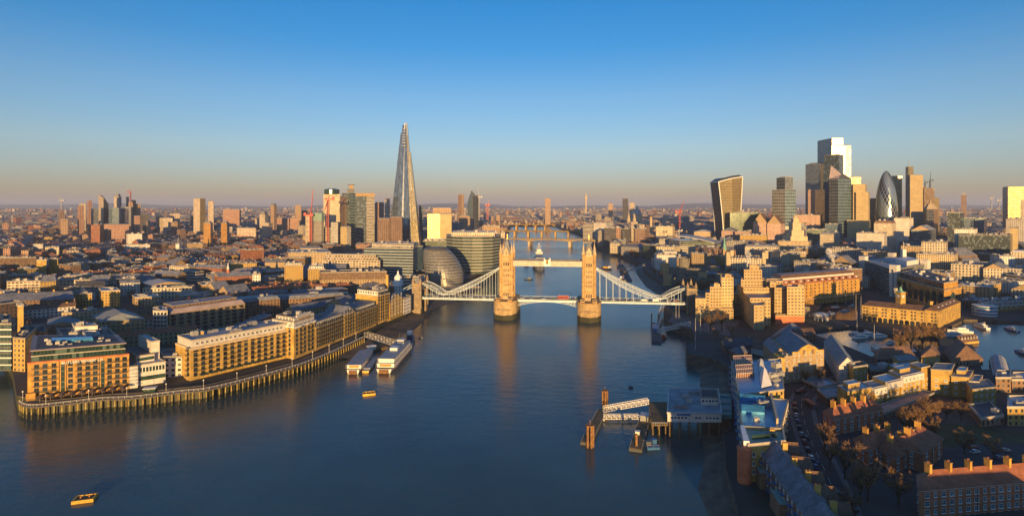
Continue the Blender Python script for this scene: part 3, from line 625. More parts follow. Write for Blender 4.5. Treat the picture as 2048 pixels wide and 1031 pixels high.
# suspension chains and hangers
def chain_z(s, side):
    """height of the lower chord: from the tower down to the low point, then up to the abutment"""
    a = abs(s)
    S1, S2, S3 = 49.0, (108 if side < 0 else 112), (131 if side < 0 else 137)
    return (20.9 + 28.5 * ((S2 - a) / (S2 - S1)) ** 1.75) if a <= S2 else (20.9 + 11.5 * ((a - S2) / (S3 - S2)) ** 1.4)
for side in (-1, 1):
    end = 131 if side < 0 else 137; low = 108 if side < 0 else 112
    for t in (-8.0, 8.0):
        mb = MB(); N = 26; prev = None
        for k in range(N + 1):
            s = 49 + (end - 49) * k / N; z = chain_z(s, side); f = (s - 49) / (low - 49) if s < low else (end - s) / (end - low); th = .5 + 4.6 * max(0, math.sin(math.pi * max(0, min(1, f)))) ** .8 * (1 if s < low else .62)
            cur = (side * s, t, z), (side * s, t, z + th)
            if prev:
                bbar(mb, prev[0], cur[0], .34); bbar(mb, prev[1], cur[1], .34); bbar(mb, cur[0], cur[1], .12); bbar(mb, prev[0], cur[1], .1); bbar(mb, prev[1], cur[0], .1)
            prev = cur
        part('suspension_chain', mb, MT['bridge_blue'], br)
        for k in range(13):
            s = 53 + k * (end - 55) / 12.5; z = chain_z(s, side)
            if z - ZD > 1.5: mb = MB(); bbar(mb, (side * s, t, ZD), (side * s, t, z), .2, n=6); part('hanger', mb, MT['bridge_blue'], br)
    # abutment tower
    sc = side * (end + 4.2); mb = MB()
    for t in (-1, 1): mb.prism(bq(sc - 4.2, sc + 4.2, *sorted((t * 7.2, t * 13.2))), -1, 31, 0)
    mb.prism(bq(sc - 4.2, sc + 4.2, -7.2, 7.2), 25, 31, 0, bottom=True); mb.prism(bq(sc - 4.8, sc + 4.8, -13.8, 13.8), 31, 32, 1, bottom=True)
    for k in range(7): mb.box(BP(sc - 4.2 + k * 1.4, -13.4, 32.6), (.8, .7, 1.3), ABR, 1)
    for k in range(11): mb.box(BP(sc + 4.4, -13 + k * 2.6, 32.6), (.7, .9, 1.3), ABR, 1); mb.box(BP(sc - 4.4, -13 + k * 2.6, 32.6), (.7, .9, 1.3), ABR, 1)
    ab = part('abutment', mb, [MT['abutment_shaded_stone' if side < 0 else 'dark_stone'], MT['granite']], br)  # left abutment and turrets: tower stone darkened, shade put into the colour
    for ds in (-1, 1):
        for dt in (-1, 1): mb = MB(); c = BP(sc + ds * 3.9, dt * 12.9, 0); mb.lathe(c, [(1.3, 7), (1.2, 33), (1.4, 33.4), (1.4, 35), (.9, 36.5), (0, 39.5)], 8); part('turret', mb, MT['abutment_shaded_stone'], ab)
    if side < 0: mansard(br, bq(sc - 3.4, sc + 3.4, -11, 11), 32, 6, 'slate', 2.2)
    for t in (-8, 8):                       # back stay falling to the approach
        mb = MB(); e = sc + side * 42; bbar(mb, (sc + side * 4.3, t, 29), (e, t, 12), .5); bbar(mb, (sc + side * 4.3, t, 32), (e, t, 12.6), .4)
        for k in range(7): f = k / 7; a = sc + side * 4.3 + (e - sc - side * 4.3) * f; bbar(mb, (a, t, 29 - 17 * f), (a, t, 32 - 19.4 * f), .15)
        part('back_stay', mb, MT['bridge_teal' if side > 0 else 'bridge_blue'], br)
    mb = MB(); mb.prism(bq(*sorted((sc + side * 4.2, sc + side * 110)), -9.2, 9.2), 2, ZD - .4, 0, 1); mb.prism(bq(*sorted((sc - side * 4.2, sc + side * 4.2)), -7.2, 7.2), ZD - 1, ZD - .4, 0, 1); take(bq(*sorted((sc - side * 6, sc + side * 115)), -11, 11)); part('approach', mb, [MT['dark_stone'], MT['asphalt']], br)
# ---------------------------------------------------------------- traffic on it
def car_mesh(col, L=4.3):
    mb = MB(); w = .9
    body = [(-L / 2, .35), (-L / 2, .85), (-L * .3, .95), (L * .28, .98), (L / 2, .85), (L / 2, .35)]
    for (x0, z0), (x1, z1) in zip(body, body[1:]): mb.face([(x0, w, z0), (x0, -w, z0), (x1, -w, z1), (x1, w, z1)][::-1])
    for s in (-1, 1): mb.face([(x, s * w, z) for x, z in (body if s > 0 else body[::-1])])
    return mb.mesh('car_body', [col])
def cab_mesh(L=4.3):
    mb = MB(); a = [V(-L * .42, -.85, .92), V(L * .25, -.85, .92), V(L * .25, .85, .92), V(-L * .42, .85, .92)]; b = [V(-L * .3, -.68, 1.45), V(L * .06, -.68, 1.45), V(L * .06, .68, 1.45), V(-L * .3, .68, 1.45)]
    mb.loft([a, b]); return mb.mesh('cabin', [MT['glass']])
def wheel_mesh():
    mb = MB(); mb.bar((0, -.1, 0), (0, .1, 0), .33, 10); return mb.mesh('wheel', [MT['tyre']])
CW, CC = wheel_mesh(), cab_mesh(); CP = {k: car_mesh(plain('car_' + k, c, .3, .1, amt=.05)) for k, c in dict(white=(.7, .7, .7), black=(.02, .02, .025), silver=(.35, .36, .38), red=(.35, .03, .02), blue=(.03, .07, .2)).items()}
def car(label, col, p, rz, group): 
    c = thing('parked_car' if 'parked' in group else 'car', label, 'car', p, rz, group); link('body', CP[col], c); cb = link('cabin', CC, c)
    for x in (-1.35, 1.35):
        for y in (-.85, .85): link('wheel', CW, c, (x, y, .33))
    mb = MB(); mb.box((-.5, 0, 1.47), (1.5, 1.3, .06)); link('roof', mb.mesh('roof', CP[col].materials[:]), c); return c
for i, (s, t, col, lb) in enumerate(((-118, -3.2, 'white', 'white car at the abutment end of the left suspension span'), (-104, -3.2, 'black', 'black car at the low point of the left suspension chain'), (-92, 2, 'silver', 'silver car climbing the left suspension span, far lane'), (-80, -3.2, 'white', 'white car midway along the left suspension span'), (-66, -3.2, 'white', 'white car just left of the left bridge tower'),
        (-26, -3.2, 'white', 'white car just past the left bridge tower on the lifting span'), (-17, -3.2, 'silver', 'silver car on the lifting span, second after the left tower'), (-4, -3.2, 'white', 'white car in front of the red bus on the lifting span'), (27, -3.2, 'black', 'black car between the red bus and the right bridge tower'),
        (57, -3.2, 'black', 'black car just right of the right bridge tower'), (66, -3.2, 'white', 'white car, second to the right of the right bridge tower'), (78, 2, 'black', 'black car midway along the right suspension span'), (86, -3.2, 'silver', 'silver car before the white van on the right span'), (120, -3.2, 'white', 'white car nearest the right abutment tower'), (128, 2, 'red', 'red car in the far lane beside the right abutment tower'))):
    car(lb, col, BP(s, t, ZD + .01), ABR + (0 if t < 0 else math.pi), 'cars crossing the bridge')
def van(label, s, t, L=6.2, col='white'):
    v = thing('delivery_van', label, 'van', BP(s, t, ZD + .01), ABR, 'vans crossing the bridge')
    mb = MB(); mb.box((-.6, 0, 1.4), (L - 1.4, 2, 2.1)); mb.loft([[V(L / 2 - 1.3, -1, .4), V(L / 2, -1, .4), V(L / 2, 1, .4), V(L / 2 - 1.3, 1, .4)], [V(L / 2 - 1.3, -1, 1.2), V(L / 2 - .1, -1, 1.2), V(L / 2 - .1, 1, 1.2), V(L / 2 - 1.3, 1, 1.2)], [V(L / 2 - 1.3, -.9, 2.2), V(L / 2 - .8, -.9, 2.2), V(L / 2 - .8, .9, 2.2), V(L / 2 - 1.3, .9, 2.2)]])
    link('body', mb.mesh('body', [MT[col]]), v); mb = MB(); mb.box((L / 2 - .62, 0, 1.72), (.5, 1.86, .6)); link('windscreen', mb.mesh('windscreen', [MT['glass']]), v)
    for x in (-1.9, 1.9):
        for y in (-.95, .95): link('wheel', CW, v, (x, y, .33))
van('white delivery van in the middle of the right suspension span', 97, -3.2); van('long white van at the low point of the right suspension chain', 108, -3.2, 7)
bus = thing('double_decker_bus', 'red double decker bus crossing the lifting span of the bridge', 'bus', BP(16, -3.2, ZD + .01), ABR)
mb = MB(); mb.box((0, 0, 2.3), (11, 2.5, 3.9)); link('body', mb.mesh('body', [MT['red']]), bus)
for z, h in ((1.75, .8), (3.35, .8)): mb = MB(); mb.box((0, 0, z), (10.4, 2.56, h)); link('window_band', mb.mesh('window_band', [MT['glass']]), bus)
mb = MB(); mb.box((0, 0, 4.3), (10.6, 2.3, .14)); link('roof', mb.mesh('roof', [MT['off_white']]), bus)
for x in (-3.4, 3.4):
    for y in (-1.15, 1.15): w_ = link('wheel', CW, bus, (x, y, .45)); w_.scale = (1.3, 1.3, 1.3)
# ================================================================ boats, pontoons, gangways
def hull_rings(L, W, z0, z1, bow=.28, stern=.85, n=9):
    """half-breadths along the boat, x forward"""
    out = []
    for k in range(n):
        f = k / (n - 1); x = -L / 2 + L * f
        wd = (stern + (1 - stern) * min(1, f / .25)) if f < .25 else 1 if f < 1 - bow else max(0.02, 1 - ((f - 1 + bow) / bow) ** 1.8)
        out.append((x, wd * W / 2, z1 + (.25 * (f - .5) * (z1 - z0) if f > .5 else 0)))
    return out
def hull_mesh(L, W, z0, z1, mats, bow=.28, stern=.85, dk=1):
    mb = MB(); h = hull_rings(L, W, z0, z1, bow, stern)
    for (x0, w0, t0), (x1, w1, t1) in zip(h, h[1:]):
        for s in (1, -1):
            P = [(x0, -s * w0 * .78, z0), (x1, -s * w1 * .78, z0), (x1, -s * w1, t1), (x0, -s * w0, t0)]; mb.face(P if s > 0 else P[::-1], 0)
        mb.face([(x0, -w0, t0), (x1, -w1, t1), (x1, w1, t1), (x0, w0, t0)], dk)
    x, w_, t = h[0]; mb.face([(x, w_ * .78, z0), (x, -w_ * .78, z0), (x, -w_, t), (x, w_, t)], 0)
    return mb.mesh('hull', mats)
def boxmesh(name, c, d, mats): mb = MB(); mb.box(c, d); return mb.mesh(name, mats)
def motor_yacht(label, p, rz, L, z, group='boats moored in the docks', hull='white_hull', fly=True):
    b = thing('motor_yacht', label, 'boat', (p.x, p.y, z), rz, group); W = L * .27
    link('hull', hull_mesh(L, W, -.3, L * .1, [MT[hull], MT['white_hull']], .5), b)
    mb = MB(); q = [V(-L * .32, -W * .36), V(L * .2, -W * .34), V(L * .3, 0), V(L * .2, W * .34), V(-L * .32, W * .36)]; mb.prism(q, L * .1, L * .19); link('cabin', mb.mesh('cabin', [MT['white_hull']]), b)
    mb = MB(); mb.prism([a * 1.01 + V(0, 0) for a in q], L * .13, L * .165); link('window_band', mb.mesh('window_band', [MT['glass']]), b)
    if fly: mb = MB(); mb.prism([V(-L * .22, -W * .28), V(L * .08, -W * .26), V(L * .08, W * .26), V(-L * .22, W * .28)], L * .19, L * .235); mb.bar((-L * .2, 0, L * .23), (-L * .24, 0, L * .36), .08); mb.bar((-L * .1, -W * .28, L * .2), (-L * .16, -W * .28, L * .31), .06); mb.bar((-L * .1, W * .28, L * .2), (-L * .16, W * .28, L * .31), .06); mb.box((-L * .17, 0, L * .31), (L * .08, W * .56, .12)); link('flybridge', mb.mesh('flybridge', [MT['white_hull']]), b)
    return b
def sail_yacht(label, p, rz, L, z, hull='white_hull', mast=1.35, group='boats moored in the docks'):
    b = thing('sailing_yacht', label, 'boat', (p.x, p.y, z), rz, group); W = L * .27
    link('hull', hull_mesh(L, W, -.3, L * .09, [MT[hull], MT['timber']], .55, .6), b)
    mb = MB(); mb.prism([V(-L * .2, -W * .25), V(L * .15, -W * .2), V(L * .15, W * .2), V(-L * .2, W * .25)], L * .09, L * .13); link('cabin', mb.mesh('cabin', [MT['white_hull']]), b)
    mb = MB(); mb.bar((L * .08, 0, L * .08), (L * .08, 0, L * mast), .16, 6, r2=.09); mb.bar((L * .05, 0, L * .18), (-L * .34, 0, L * .18), .14, 6); mb.bar((L * .08, -W * .25, L * mast * .62), (L * .08, W * .25, L * mast * .62), .05); link('mast', mb.mesh('mast', [MT['off_white']]), b)
    return b
def truss(root, name, p, q, wd, ht, n, mt='white', r=.14, floor='grey_metal'):
    mb = MB(); d = V(q.x - p.x, q.y - p.y).normalized(); s = V(-d.y, d.x) * (wd / 2); up = V(0, 0, ht)
    for g in (s, -s):
        mb.bar(p + g, q + g, r); mb.bar(p + g + up, q + g + up, r)
        for k in range(n):
            a, b = p.lerp(q, k / n) + g, p.lerp(q, (k + 1) / n) + g; mb.bar(a, a + up, r * .7); mb.bar(a, b + up, r * .7) if k % 2 else mb.bar(a + up, b, r * .7)
        mb.bar(q + g, q + g + up, r)
    for k in range(0, n + 1, 2): a = p.lerp(q, k / n) + up; mb.bar(a + s, a - s, r * .6)
    t = part(name, mb, MT[mt], root); mb = MB(); mb.face([p - s * .9, q - s * .9, q + s * .9, p + s * .9][::1]); mb.face([p - s * .9, q - s * .9, q + s * .9, p + s * .9][::-1]); part('walking_deck', mb, MT[floor], t); return t
def riverboat(name, label, stern, bow, W, decks, extra=None, roof='grey_metal'):
    d = bow - stern; L = d.length; rz = math.atan2(d.y, d.x); c = (stern + bow) / 2
    b = thing(name, label, 'boat', (c.x, c.y, 0), rz, 'paddle style riverboats at the quay'); link('hull', hull_mesh(L, W, -.5, 2.6, [MT['white_hull'], MT['deck']], .25, .8), b)
    mb = MB(); h = hull_rings(L, W * 1.01, .2, 2.2, .25, .8)
    for (x0, w0, _), (x1, w1, _) in zip(h, h[1:]):
        for s in (-1, 1): mb.bar((x0, s * w0, 2.5), (x1, s * w1, 2.5), .16); mb.bar((x0, s * w0 * .82, .25), (x1, s * w1 * .82, .25), .3)
    link('rubbing_strake', mb.mesh('rubbing_strake', [MT['red_hull']]), b)
    z = 2.6
    for i in range(decks):
        x0, x1, w2 = -L * (.44 - .02 * i), L * (.36 - .06 * i), W * (.9 - .07 * i)
        mb = MB(); mb.prism([V(x0, -w2 / 2), V(x1, -w2 / 2), V(x1 + L * .03, 0), V(x1, w2 / 2), V(x0, w2 / 2)], z, z + 2.7, 0, 0); dk = link('saloon', mb.mesh('saloon', [MT['white_hull']]), b)
        for s in (-1, 1):
            mb = MB(); mb.box(((x0 + x1) / 2, s * w2 / 2, z + 1.5), (x1 - x0 - 2, .1, 1.0)); wb = link('window_band', mb.mesh('window_band', [MT['glass']]), dk)
            mb = MB(); n = int((x1 - x0) / 2.6); mb.box(((x0 + x1) / 2, s * w2 / 2, z + .96), (x1 - x0, .2, .12))
            for k in range(n): mb.box((x0 + (k + .5) * (x1 - x0) / n, s * (w2 / 2 + .02), z + 1.5), (.7, .12, 1.1))
            link('mullion', mb.mesh('mullion', [MT['white_hull']]), dk)
        mb = MB(); mb.prism([V(x0 - .8, -w2 / 2 - .45), V(x1 + 1, -w2 / 2 - .45), V(x1 + L * .04, 0), V(x1 + 1, w2 / 2 + .45), V(x0 - .8, w2 / 2 + .45)], z + 2.7, z + 2.95, 0, bottom=True); link('deck_roof', mb.mesh('deck_roof', [MT[roof]]), b)
        mb = MB()
        for s in (-1, 1):
            mb.bar((x0 - 1, s * (w2 / 2 + .7), z + .95), (x1, s * (w2 / 2 + .7), z + .95), .06)
            for k in range(int((x1 - x0) / 3)): x = x0 + k * 3; mb.bar((x, s * (w2 / 2 + .7), z), (x, s * (w2 / 2 + .7), z + 2.7), .07)
        link('gallery_rail', mb.mesh('gallery_rail', [MT['white_hull']]), b); z += 2.95
    mb = MB(); mb.bar((-L / 2 - .9, -W * .24, 1.2), (-L / 2 - .9, W * .24, 1.2), .8, 12)
    for k in range(12): a = k * math.pi / 6; mb.box((-L / 2 - .9 + 1.1 * math.cos(a), 0, 1.2 + 1.1 * math.sin(a)), (.3, W * .5, .3))
    link('paddle_wheel', mb.mesh('paddle_wheel', [MT['rust']]), b)
    mb = MB(); mb.box((-L * .455, 0, 4.2), (.3, W * .6, 1.4)); link('stern_screen', mb.mesh('stern_screen', [MT['orange']]), b)
    return b, z, L
rb, z, L = riverboat('riverboat', 'long white two deck riverboat with twin funnels at the gangway', V(XP(768, 383), 383), V(XP(815, 452), 452), 13, 2, roof='ship_grey')
mb = MB(); mb.box((L * .2, 0, z + 1.3), (5, 5, 2.6)); mb.box((L * .2, 0, z + 1.6), (5.1, 5.1, .9), 0, 1); mb.box((L * .2, 0, z + 2.75), (6, 6, .25)); link('wheelhouse', mb.mesh('wheelhouse', [MT['white_hull'], MT['glass']]), rb)
for y in (-2.6, 2.6): mb = MB(); mb.bar((L * .27, y, z - 3), (L * .27, y, z + 6), .55, 10); mb.lathe((L * .27, y, 0), [(.55, z + 6), (.95, z + 7), (.6, z + 7.1)], 10); link('funnel', mb.mesh('funnel', [MT['black']]), rb)
mb = MB(); mb.box((-L * .08, 0, z + 1), (7, 5.5, 2)); link('deck_house', mb.mesh('deck_house', [MT['white_hull']]), rb)
riverboat('riverboat', 'smaller white riverboat with a flat grey roof and one deck by the boardwalk', V(XP(706, 381), 381), V(XP(737, 428), 428), 10.5, 1, roof='ship_grey')
def barge(name, label, a, b_, W, h, hullm, deckm, stuff=None, cat='barge', group=None):
    d = b_ - a; L = d.length; c = (a + b_) / 2; r = thing(name, label, cat, (c.x, c.y, 0), math.atan2(d.y, d.x), group)
    link('hull', hull_mesh(L, W, -.4, h, [MT[hullm], MT[deckm]], .12, .8), r)
    mb = MB(); mb.prism([V(-L * .38, -W * .38), V(L * .36, -W * .38), V(L * .36, W * .38), V(-L * .38, W * .38)], h, h + .5); link('hatch', mb.mesh('hatch', [MT[deckm]]), r)
    if stuff:
        for (x, y, dx, dy, dz, m_) in stuff: mb = MB(); mb.box((x * L, y * W, h + .45 + dz / 2), (dx, dy, dz)); mb.box((x * L, y * W, h + .45 + dz + .1), (dx + .4, dy + .4, .2)); link('deck_house', mb.mesh('deck_house', [MT[m_]]), r)
    return r
barge('mooring_pontoon', 'narrow grey pontoon moored between the two white riverboats', V(XP(731, 383), 383), V(XP(752, 420), 420), 6, 1.4, 'yellow', 'ship_grey', cat='pontoon')
barge('work_barge', 'brown barge with a white hut behind the smaller riverboat', V(XP(737, 436), 436), V(XP(775, 450), 450), 7, 1.6, 'timber', 'timber', [(-.35, 0, 6, 4, 2.6, 'white')])
barge('dark_tug', 'dark blue tug moored at the bow of the long riverboat', V(XP(815, 452), 452), V(XP(822, 482), 482), 8, 2.4, 'navy', 'navy', [(.1, 0, 9, 5, 3, 'navy'), (.15, 0, 4, 4, 5.5, 'white')], cat='tugboat')
for lb, px, py, L, W in (('yellow mooring float out in the river, beyond the riverboats', 738, 788, 7.5, 5), ('yellow mooring float in the dark near water, the closest one', 170, 999, 7.2, 5)):
    p = G(px, py, 0); f = thing('mooring_float', lb, 'float', (p.x, p.y, 0), .3, 'yellow floats moored in the river')
    mb = MB(); mb.box((0, 0, .2), (L, W, 1.1)); [mb.box((x * L * .46, 0, .95), (L * .08, W, .5)) for x in (-1, 1)]; [mb.box((0, y * W * .44, .95), (L * .84, W * .12, .5)) for y in (-1, 1)]; link('float_body', mb.mesh('float_body', [MT['yellow']]), f)
    mb = MB(); mb.box((0, 0, .8), (L * .8, W * .72, .1)); link('float_deck', mb.mesh('float_deck', [MT['rust']]), f)
    mb = MB(); mb.bar((L * .2, 0, .8), (L * .2, 0, 1.5), .2, 8); mb.bar((-L * .2, 0, .8), (-L * .2, 0, 1.5), .2, 8); link('mooring_post', mb.mesh('mooring_post', [MT['orange']]), f)
pb = G(1057, 559, 0); barge('launch', 'small dark launch alone on the water beyond the lifting span', V(pb.x - 7, pb.y + 1), V(pb.x + 7, pb.y), 4.6, 1.2, 'navy', 'steel', [(.1, 0, 4, 2.6, 1.8, 'steel')], cat='boat')
for lb, px, py, ln in (('small dark rowing boat right of the riverboat bow', 842, 676, 4.5), ('small dark mooring buoy in the shade of the right bank, off the pier', 1262, 775, 3)):
    p = G(px, py, 0); barge('skiff', lb, V(p.x - ln / 2, p.y), V(p.x + ln / 2, p.y + .5), 1.6, .5, 'steel', 'steel', cat='boat')
# warship upstream
a = V(XP(1081, 966), 966); b_ = V(XP(1081, 1100), 1100); ws = thing('warship', 'grey museum warship moored upstream between the bridge towers', 'warship', (a.x, a.y + 66, 0), -math.pi / 2)
L, W = 136, 21; link('hull', hull_mesh(L, W, -1, 8.5, [MT['ship_grey'], MT['deck']], .3, .7), ws)
for i, (x, dx, dy, z0, z1) in enumerate(((8, 40, 16, 8, 14), (12, 26, 14, 14, 19), (16, 14, 11, 19, 24), (-22, 26, 15, 8, 15), (-18, 10, 9, 15, 22), (13, 10, 13, 24, 29), (12, 6, 8, 29, 33), (30, 14, 11, 8, 13))):
    link('superstructure', boxmesh('superstructure', (x, 0, (z0 + z1) / 2), (dx, dy, z1 - z0), [MT['off_white']]), ws)
for x in (4, -14): mb = MB(); mb.bar((x, 0, 15), (x - 2, 0, 29), 2.4, 10); link('funnel', mb.mesh('funnel', [MT['ship_grey']]), ws)
for x, z in ((12, 46), (-10, 40)): mb = MB(); mb.bar((x, 0, 18), (x, 0, z), .8, 6, r2=.35); mb.box((x, 0, z - 8), (1, 9, .6)); mb.box((x, 0, z - 4), (3, 4, 1.2)); mb.bar((x + 3, 2, 19), (x, 0, z - 8), .3); mb.bar((x + 3, -2, 19), (x, 0, z - 8), .3); link('mast', mb.mesh('mast', [MT['off_white']]), ws)
for x, z in ((46, 9), (36, 12)): mb = MB(); mb.prism([V(x - 5, -4), V(x + 3, -4), V(x + 5, -2), V(x + 5, 2), V(x + 3, 4), V(x - 5, 4)], z, z + 3.6); [mb.bar((x + 4, y, z + 2), (x + 15, y, z + 3), .28, 6) for y in (-2, 0, 2)]; link('gun_turret', mb.mesh('gun_turret', [MT['ship_grey']]), ws)
barge('moored_tug', 'dark tug at a jetty left of the grey warship', V(XP(1047, 1090), 1090), V(XP(1059, 1082), 1082), 9, 3, 'navy', 'steel', [(0, 0, 6, 5, 6, 'steel')], cat='tugboat')
barge('work_barge', 'barge with yellow and red cargo in midstream behind the right tower', V(XP(1200, 1000), 1000), V(XP(1223, 985), 985), 10, 2, 'navy', 'rust', [(0, 0, 7, 5, 2.4, 'yellow'), (.35, 0, 4, 4, 3.4, 'white')])
def bollard_cluster(label, px, py, n, h, rad, mt='rust', lamp=True):
    p = G(px, py, 0); t = thing('mooring_dolphin', label, 'mooring post', (p.x, p.y, 0), 0, 'steel mooring piles in the river')
    for k in range(n): a = 2 * math.pi * k / n; mb = MB(); mb.bar((rad * math.cos(a), rad * math.sin(a), -2), (rad * math.cos(a), rad * math.sin(a), h), .55, 10); link('pile', mb.mesh('pile', [MT[mt]]), t)
    mb = MB(); mb.prism([V(1.5 * rad * math.cos(a * math.pi / 4), 1.5 * rad * math.sin(a * math.pi / 4)) for a in range(8)], h, h + .4, 0, bottom=True); mb.bar((0, 0, h), (0, 0, h + 2.6), .12); link('cap', mb.mesh('cap', [MT['rust']]), t); return t
bollard_cluster('tall cluster of rusty steel piles at the far end of the pontoon', 1210, 815, 4, 9.6, 1.3); bollard_cluster('sunlit cluster of rusty piles at the near end of the pontoon', 1180, 893, 5, 10.2, 1.5)
def pontoon(name, label, a, b_, W, h, mt='steel', dk='timber', posts=(), huts=()):
    d = b_ - a; L = d.length; c = (a + b_) / 2; r = thing(name, label, 'pontoon', (c.x, c.y, 0), math.atan2(d.y, d.x), None); mb = MB(); mb.box((0, 0, h / 2 - .3), (L, W, h + .6)); link('hull', mb.mesh('hull', [MT[mt]]), r)
    mb = MB(); mb.box((0, 0, h + .08), (L * .98, W * .94, .16)); link('deck', mb.mesh('deck', [MT[dk]]), r)
    mb = MB()
    for y in (-W * .46, W * .46):
        mb.bar((-L * .48, y, h + 1.1), (L * .48, y, h + 1.1), .05)
        for k in range(int(L / 3)): x = -L * .48 + k * 3; mb.bar((x, y, h), (x, y, h + 1.1), .05)
    link('railing', mb.mesh('railing', [MT['grey_metal']]), r)
    for x, y, hh in posts: mb = MB(); mb.bar((x * L, y * W, -1), (x * L, y * W, hh), .6, 8); link('guide_pile', mb.mesh('guide_pile', [MT['rust']]), r)
    for x, y, dx, dy, dz, m_ in huts: mb = MB(); mb.box((x * L, y * W, h + dz / 2), (dx, dy, dz)); mb.box((x * L, y * W, h + dz + .1), (dx + .5, dy + .5, .2)); link('hut', mb.mesh('hut', [MT[m_]]), r)
    return r
pontoon('mooring_pontoon', 'long dark pontoon between the two rusty pile clusters', G(1172, 890, 0), G(1206, 822, 0), 5.5, 1.2)
pontoon('mooring_pontoon', 'dark pontoon carrying a grey hut beside the pier house', G(1271, 903, 0), G(1292, 836, 0), 6, 1.3, posts=((-.42, 0, 7),), huts=((.36, 0, 5, 4, 3, 'grey_metal'), (-.1, .2, 2, 2, 1.6, 'off_white')))
pontoon('small_raft', 'small blue equipment raft next to the hut pontoon', G(1290, 893, 0), G(1315, 892, 0), 7, .9, 'blue', 'blue', huts=((.3, .2, 2, 2, 2, 'blue'), (-.25, 0, 2.4, 2, 1.8, 'steel')))
def gangway(label, p, q, wd, ht, n, mt='white'):
    g = thing('gangway', label, 'gangway', (p.x, p.y, p.z), 0, 'lattice footbridges to the pontoons'); truss(g, 'truss', p, q, wd, ht, n, mt)
    mb = MB(); [mb.box((e.x, e.y, e.z - .5), (1, wd, 1.0), math.atan2(q.y - p.y, q.x - p.x)) for e in (p, q)]; part('end_frame', mb, MT['grey_metal'], g); return g
def at(px, py, Y): return V(XP(px, Y), Y, ZP(py, Y))
gangway('white lattice gangway from the boardwalk down to the long riverboat', at(732, 672, 458), at(801, 693, 435), 3.4, 3.4, 12, 'off_white')
gangway('upper of two white gangways reaching the pile clusters', at(1207, 822, 307.6), at(1296, 806, 309), 2.4, 2.6, 18)
gangway('lower white gangway between the long pontoon and the hut pontoon', at(1207, 836, 298), at(1279, 836, 298), 2.2, 2.0, 14)
gangway('white lattice gangway to the pontoon in front of the concrete hotel', at(1316, 664, 492), at(1379, 650, 500), 3, 3, 16)
gangway('white gangway running back from the hotel pontoon to the river wall', at(1315, 652, 512), at(1325, 616, 590), 3, 3, 16)
pontoon('pier_pontoon', 'blue passenger pier pontoon before the concrete hotel', G(1313, 686, 0), G(1310, 648, 0), 8, 1.6, 'navy', 'deck', posts=((.45, -.4, 11), (.45, .4, 11)), huts=((.1, 0, 20, 5, 3, 'blue'),))
pontoon('pier_pontoon', 'dark covered pier pontoon upstream of the bridge by the right bank', G(1256, 562, 0), G(1240, 530, 0), 12, 1.8, 'navy', 'deck', posts=((.3, .55, 9), (-.1, .55, 9), (-.45, .5, 9), (.45, .5, 9)), huts=((0, -.1, 62, 8, 3.4, 'brick_b'),))
gangway('grey covered gangway from the upstream pier to the right bank', at(1255, 542, 910), at(1288, 531, 935), 4, 3, 10, 'grey_metal')
barge('tour_boat', 'round bowed tour boat at the end of the upstream pier', G(1240, 560, 0), G(1247, 556, 0), 6, 2, 'navy', 'white', [(0, 0, 5, 4, 2, 'white')], cat='boat')
p = G(1327, 677, 0); barge('small_tender', 'small red tender beside the hotel pontoon', V(p.x - 4, p.y - 3), V(p.x + 3, p.y + 3), 3.4, 1.2, 'red_hull', 'red_hull', [(0, 0, 2.5, 2, 1.6, 'red_hull')], cat='boat')
# pier house on piles, right bank
q = [V(XP(px, Y), Y) for px, Y in ((1335, 276), (1443, 275), (1436, 311), (1338, 312))]
ph = thing('pier_house', 'flat roofed white pier house on piles with rows of black windows', 'building', (lerp2(q, .5, .5).x, lerp2(q, .5, .5).y, 0)); z0, z1 = 8.2, 12.6; take(q)
mb = MB(); mb.prism(q, z0, z1, 0, bottom=True); part('wall', mb, MT['off_white'], ph); flat_roof(ph, shrink(q, -.2), z1, 'roof_grey', .4, MT['grey_metal'])
me = win_mesh(1.5, 1.5, 'white', 'glass', 'bar')
for k in range(14): 
    if k not in (5, 6, 9): piece('window', me, ph, lerp2(q, .08 + k * .065, 0) + V(0, 0, z0 + 1.3), math.atan2(q[1].y - q[0].y, q[1].x - q[0].x))
mb = MB(); mb.prism([lerp2(q, .17, -.003), lerp2(q, .43, -.003), lerp2(q, .43, 0), lerp2(q, .17, 0)], 11.2, 12.3, 0); part('name_board', mb, MT['blue'], ph)
q2 = [lerp2(q, .63, .30), lerp2(q, .97, .30), lerp2(q, .97, .62), lerp2(q, .63, .62)]; storey(ph, q2, z1, z1 + 4, 'off_white', 0, 'roof_dark', .3)
for k in range(5): piece('window', me, ph, lerp2(q2, .12 + k * .19, 0) + V(0, 0, z1 + 1.5), math.atan2(q[1].y - q[0].y, q[1].x - q[0].x))
for i in range(6):
    for j in range(4): mb = MB(); c = lerp2(q, .04 + i * .184, .03 + j * .3); mb.bar((c.x, c.y, -2), (c.x, c.y, z0), .4, 8); part('pile', mb, MT['timber'], ph)
roof_plants(ph, q, z1, 5, rnd, .1, .6)
dq = [V(XP(px, Y), Y) for px, Y in ((1304, 279), (1346, 279), (1340, 311), (1297, 312))]; ql = [V(XP(px, Y), Y) for px, Y in ((1444, 279), (1464, 279), (1462, 309), (1437.5, 310))]; mb = MB()
for k in range(6): e = [lerp2(ql, 0, k / 6), lerp2(ql, 1, k / 6), lerp2(ql, 1, (k + .9) / 6), lerp2(ql, 0, (k + .9) / 6)]; mb.prism(e, 8.4, 10.6 + .3 * (k % 2))
part('link_canopy', mb, plain('teal_sheet', (.06, .20, .20), .5), ph)
pd = thing('timber_jetty', 'weathered timber jetty deck beside the white pier house', 'jetty', (lerp2(dq, .5, .5).x, lerp2(dq, .5, .5).y, 0))
mb = MB(); mb.prism(dq, 5.0, 5.5, bottom=True); part('deck', mb, MT['timber'], pd)
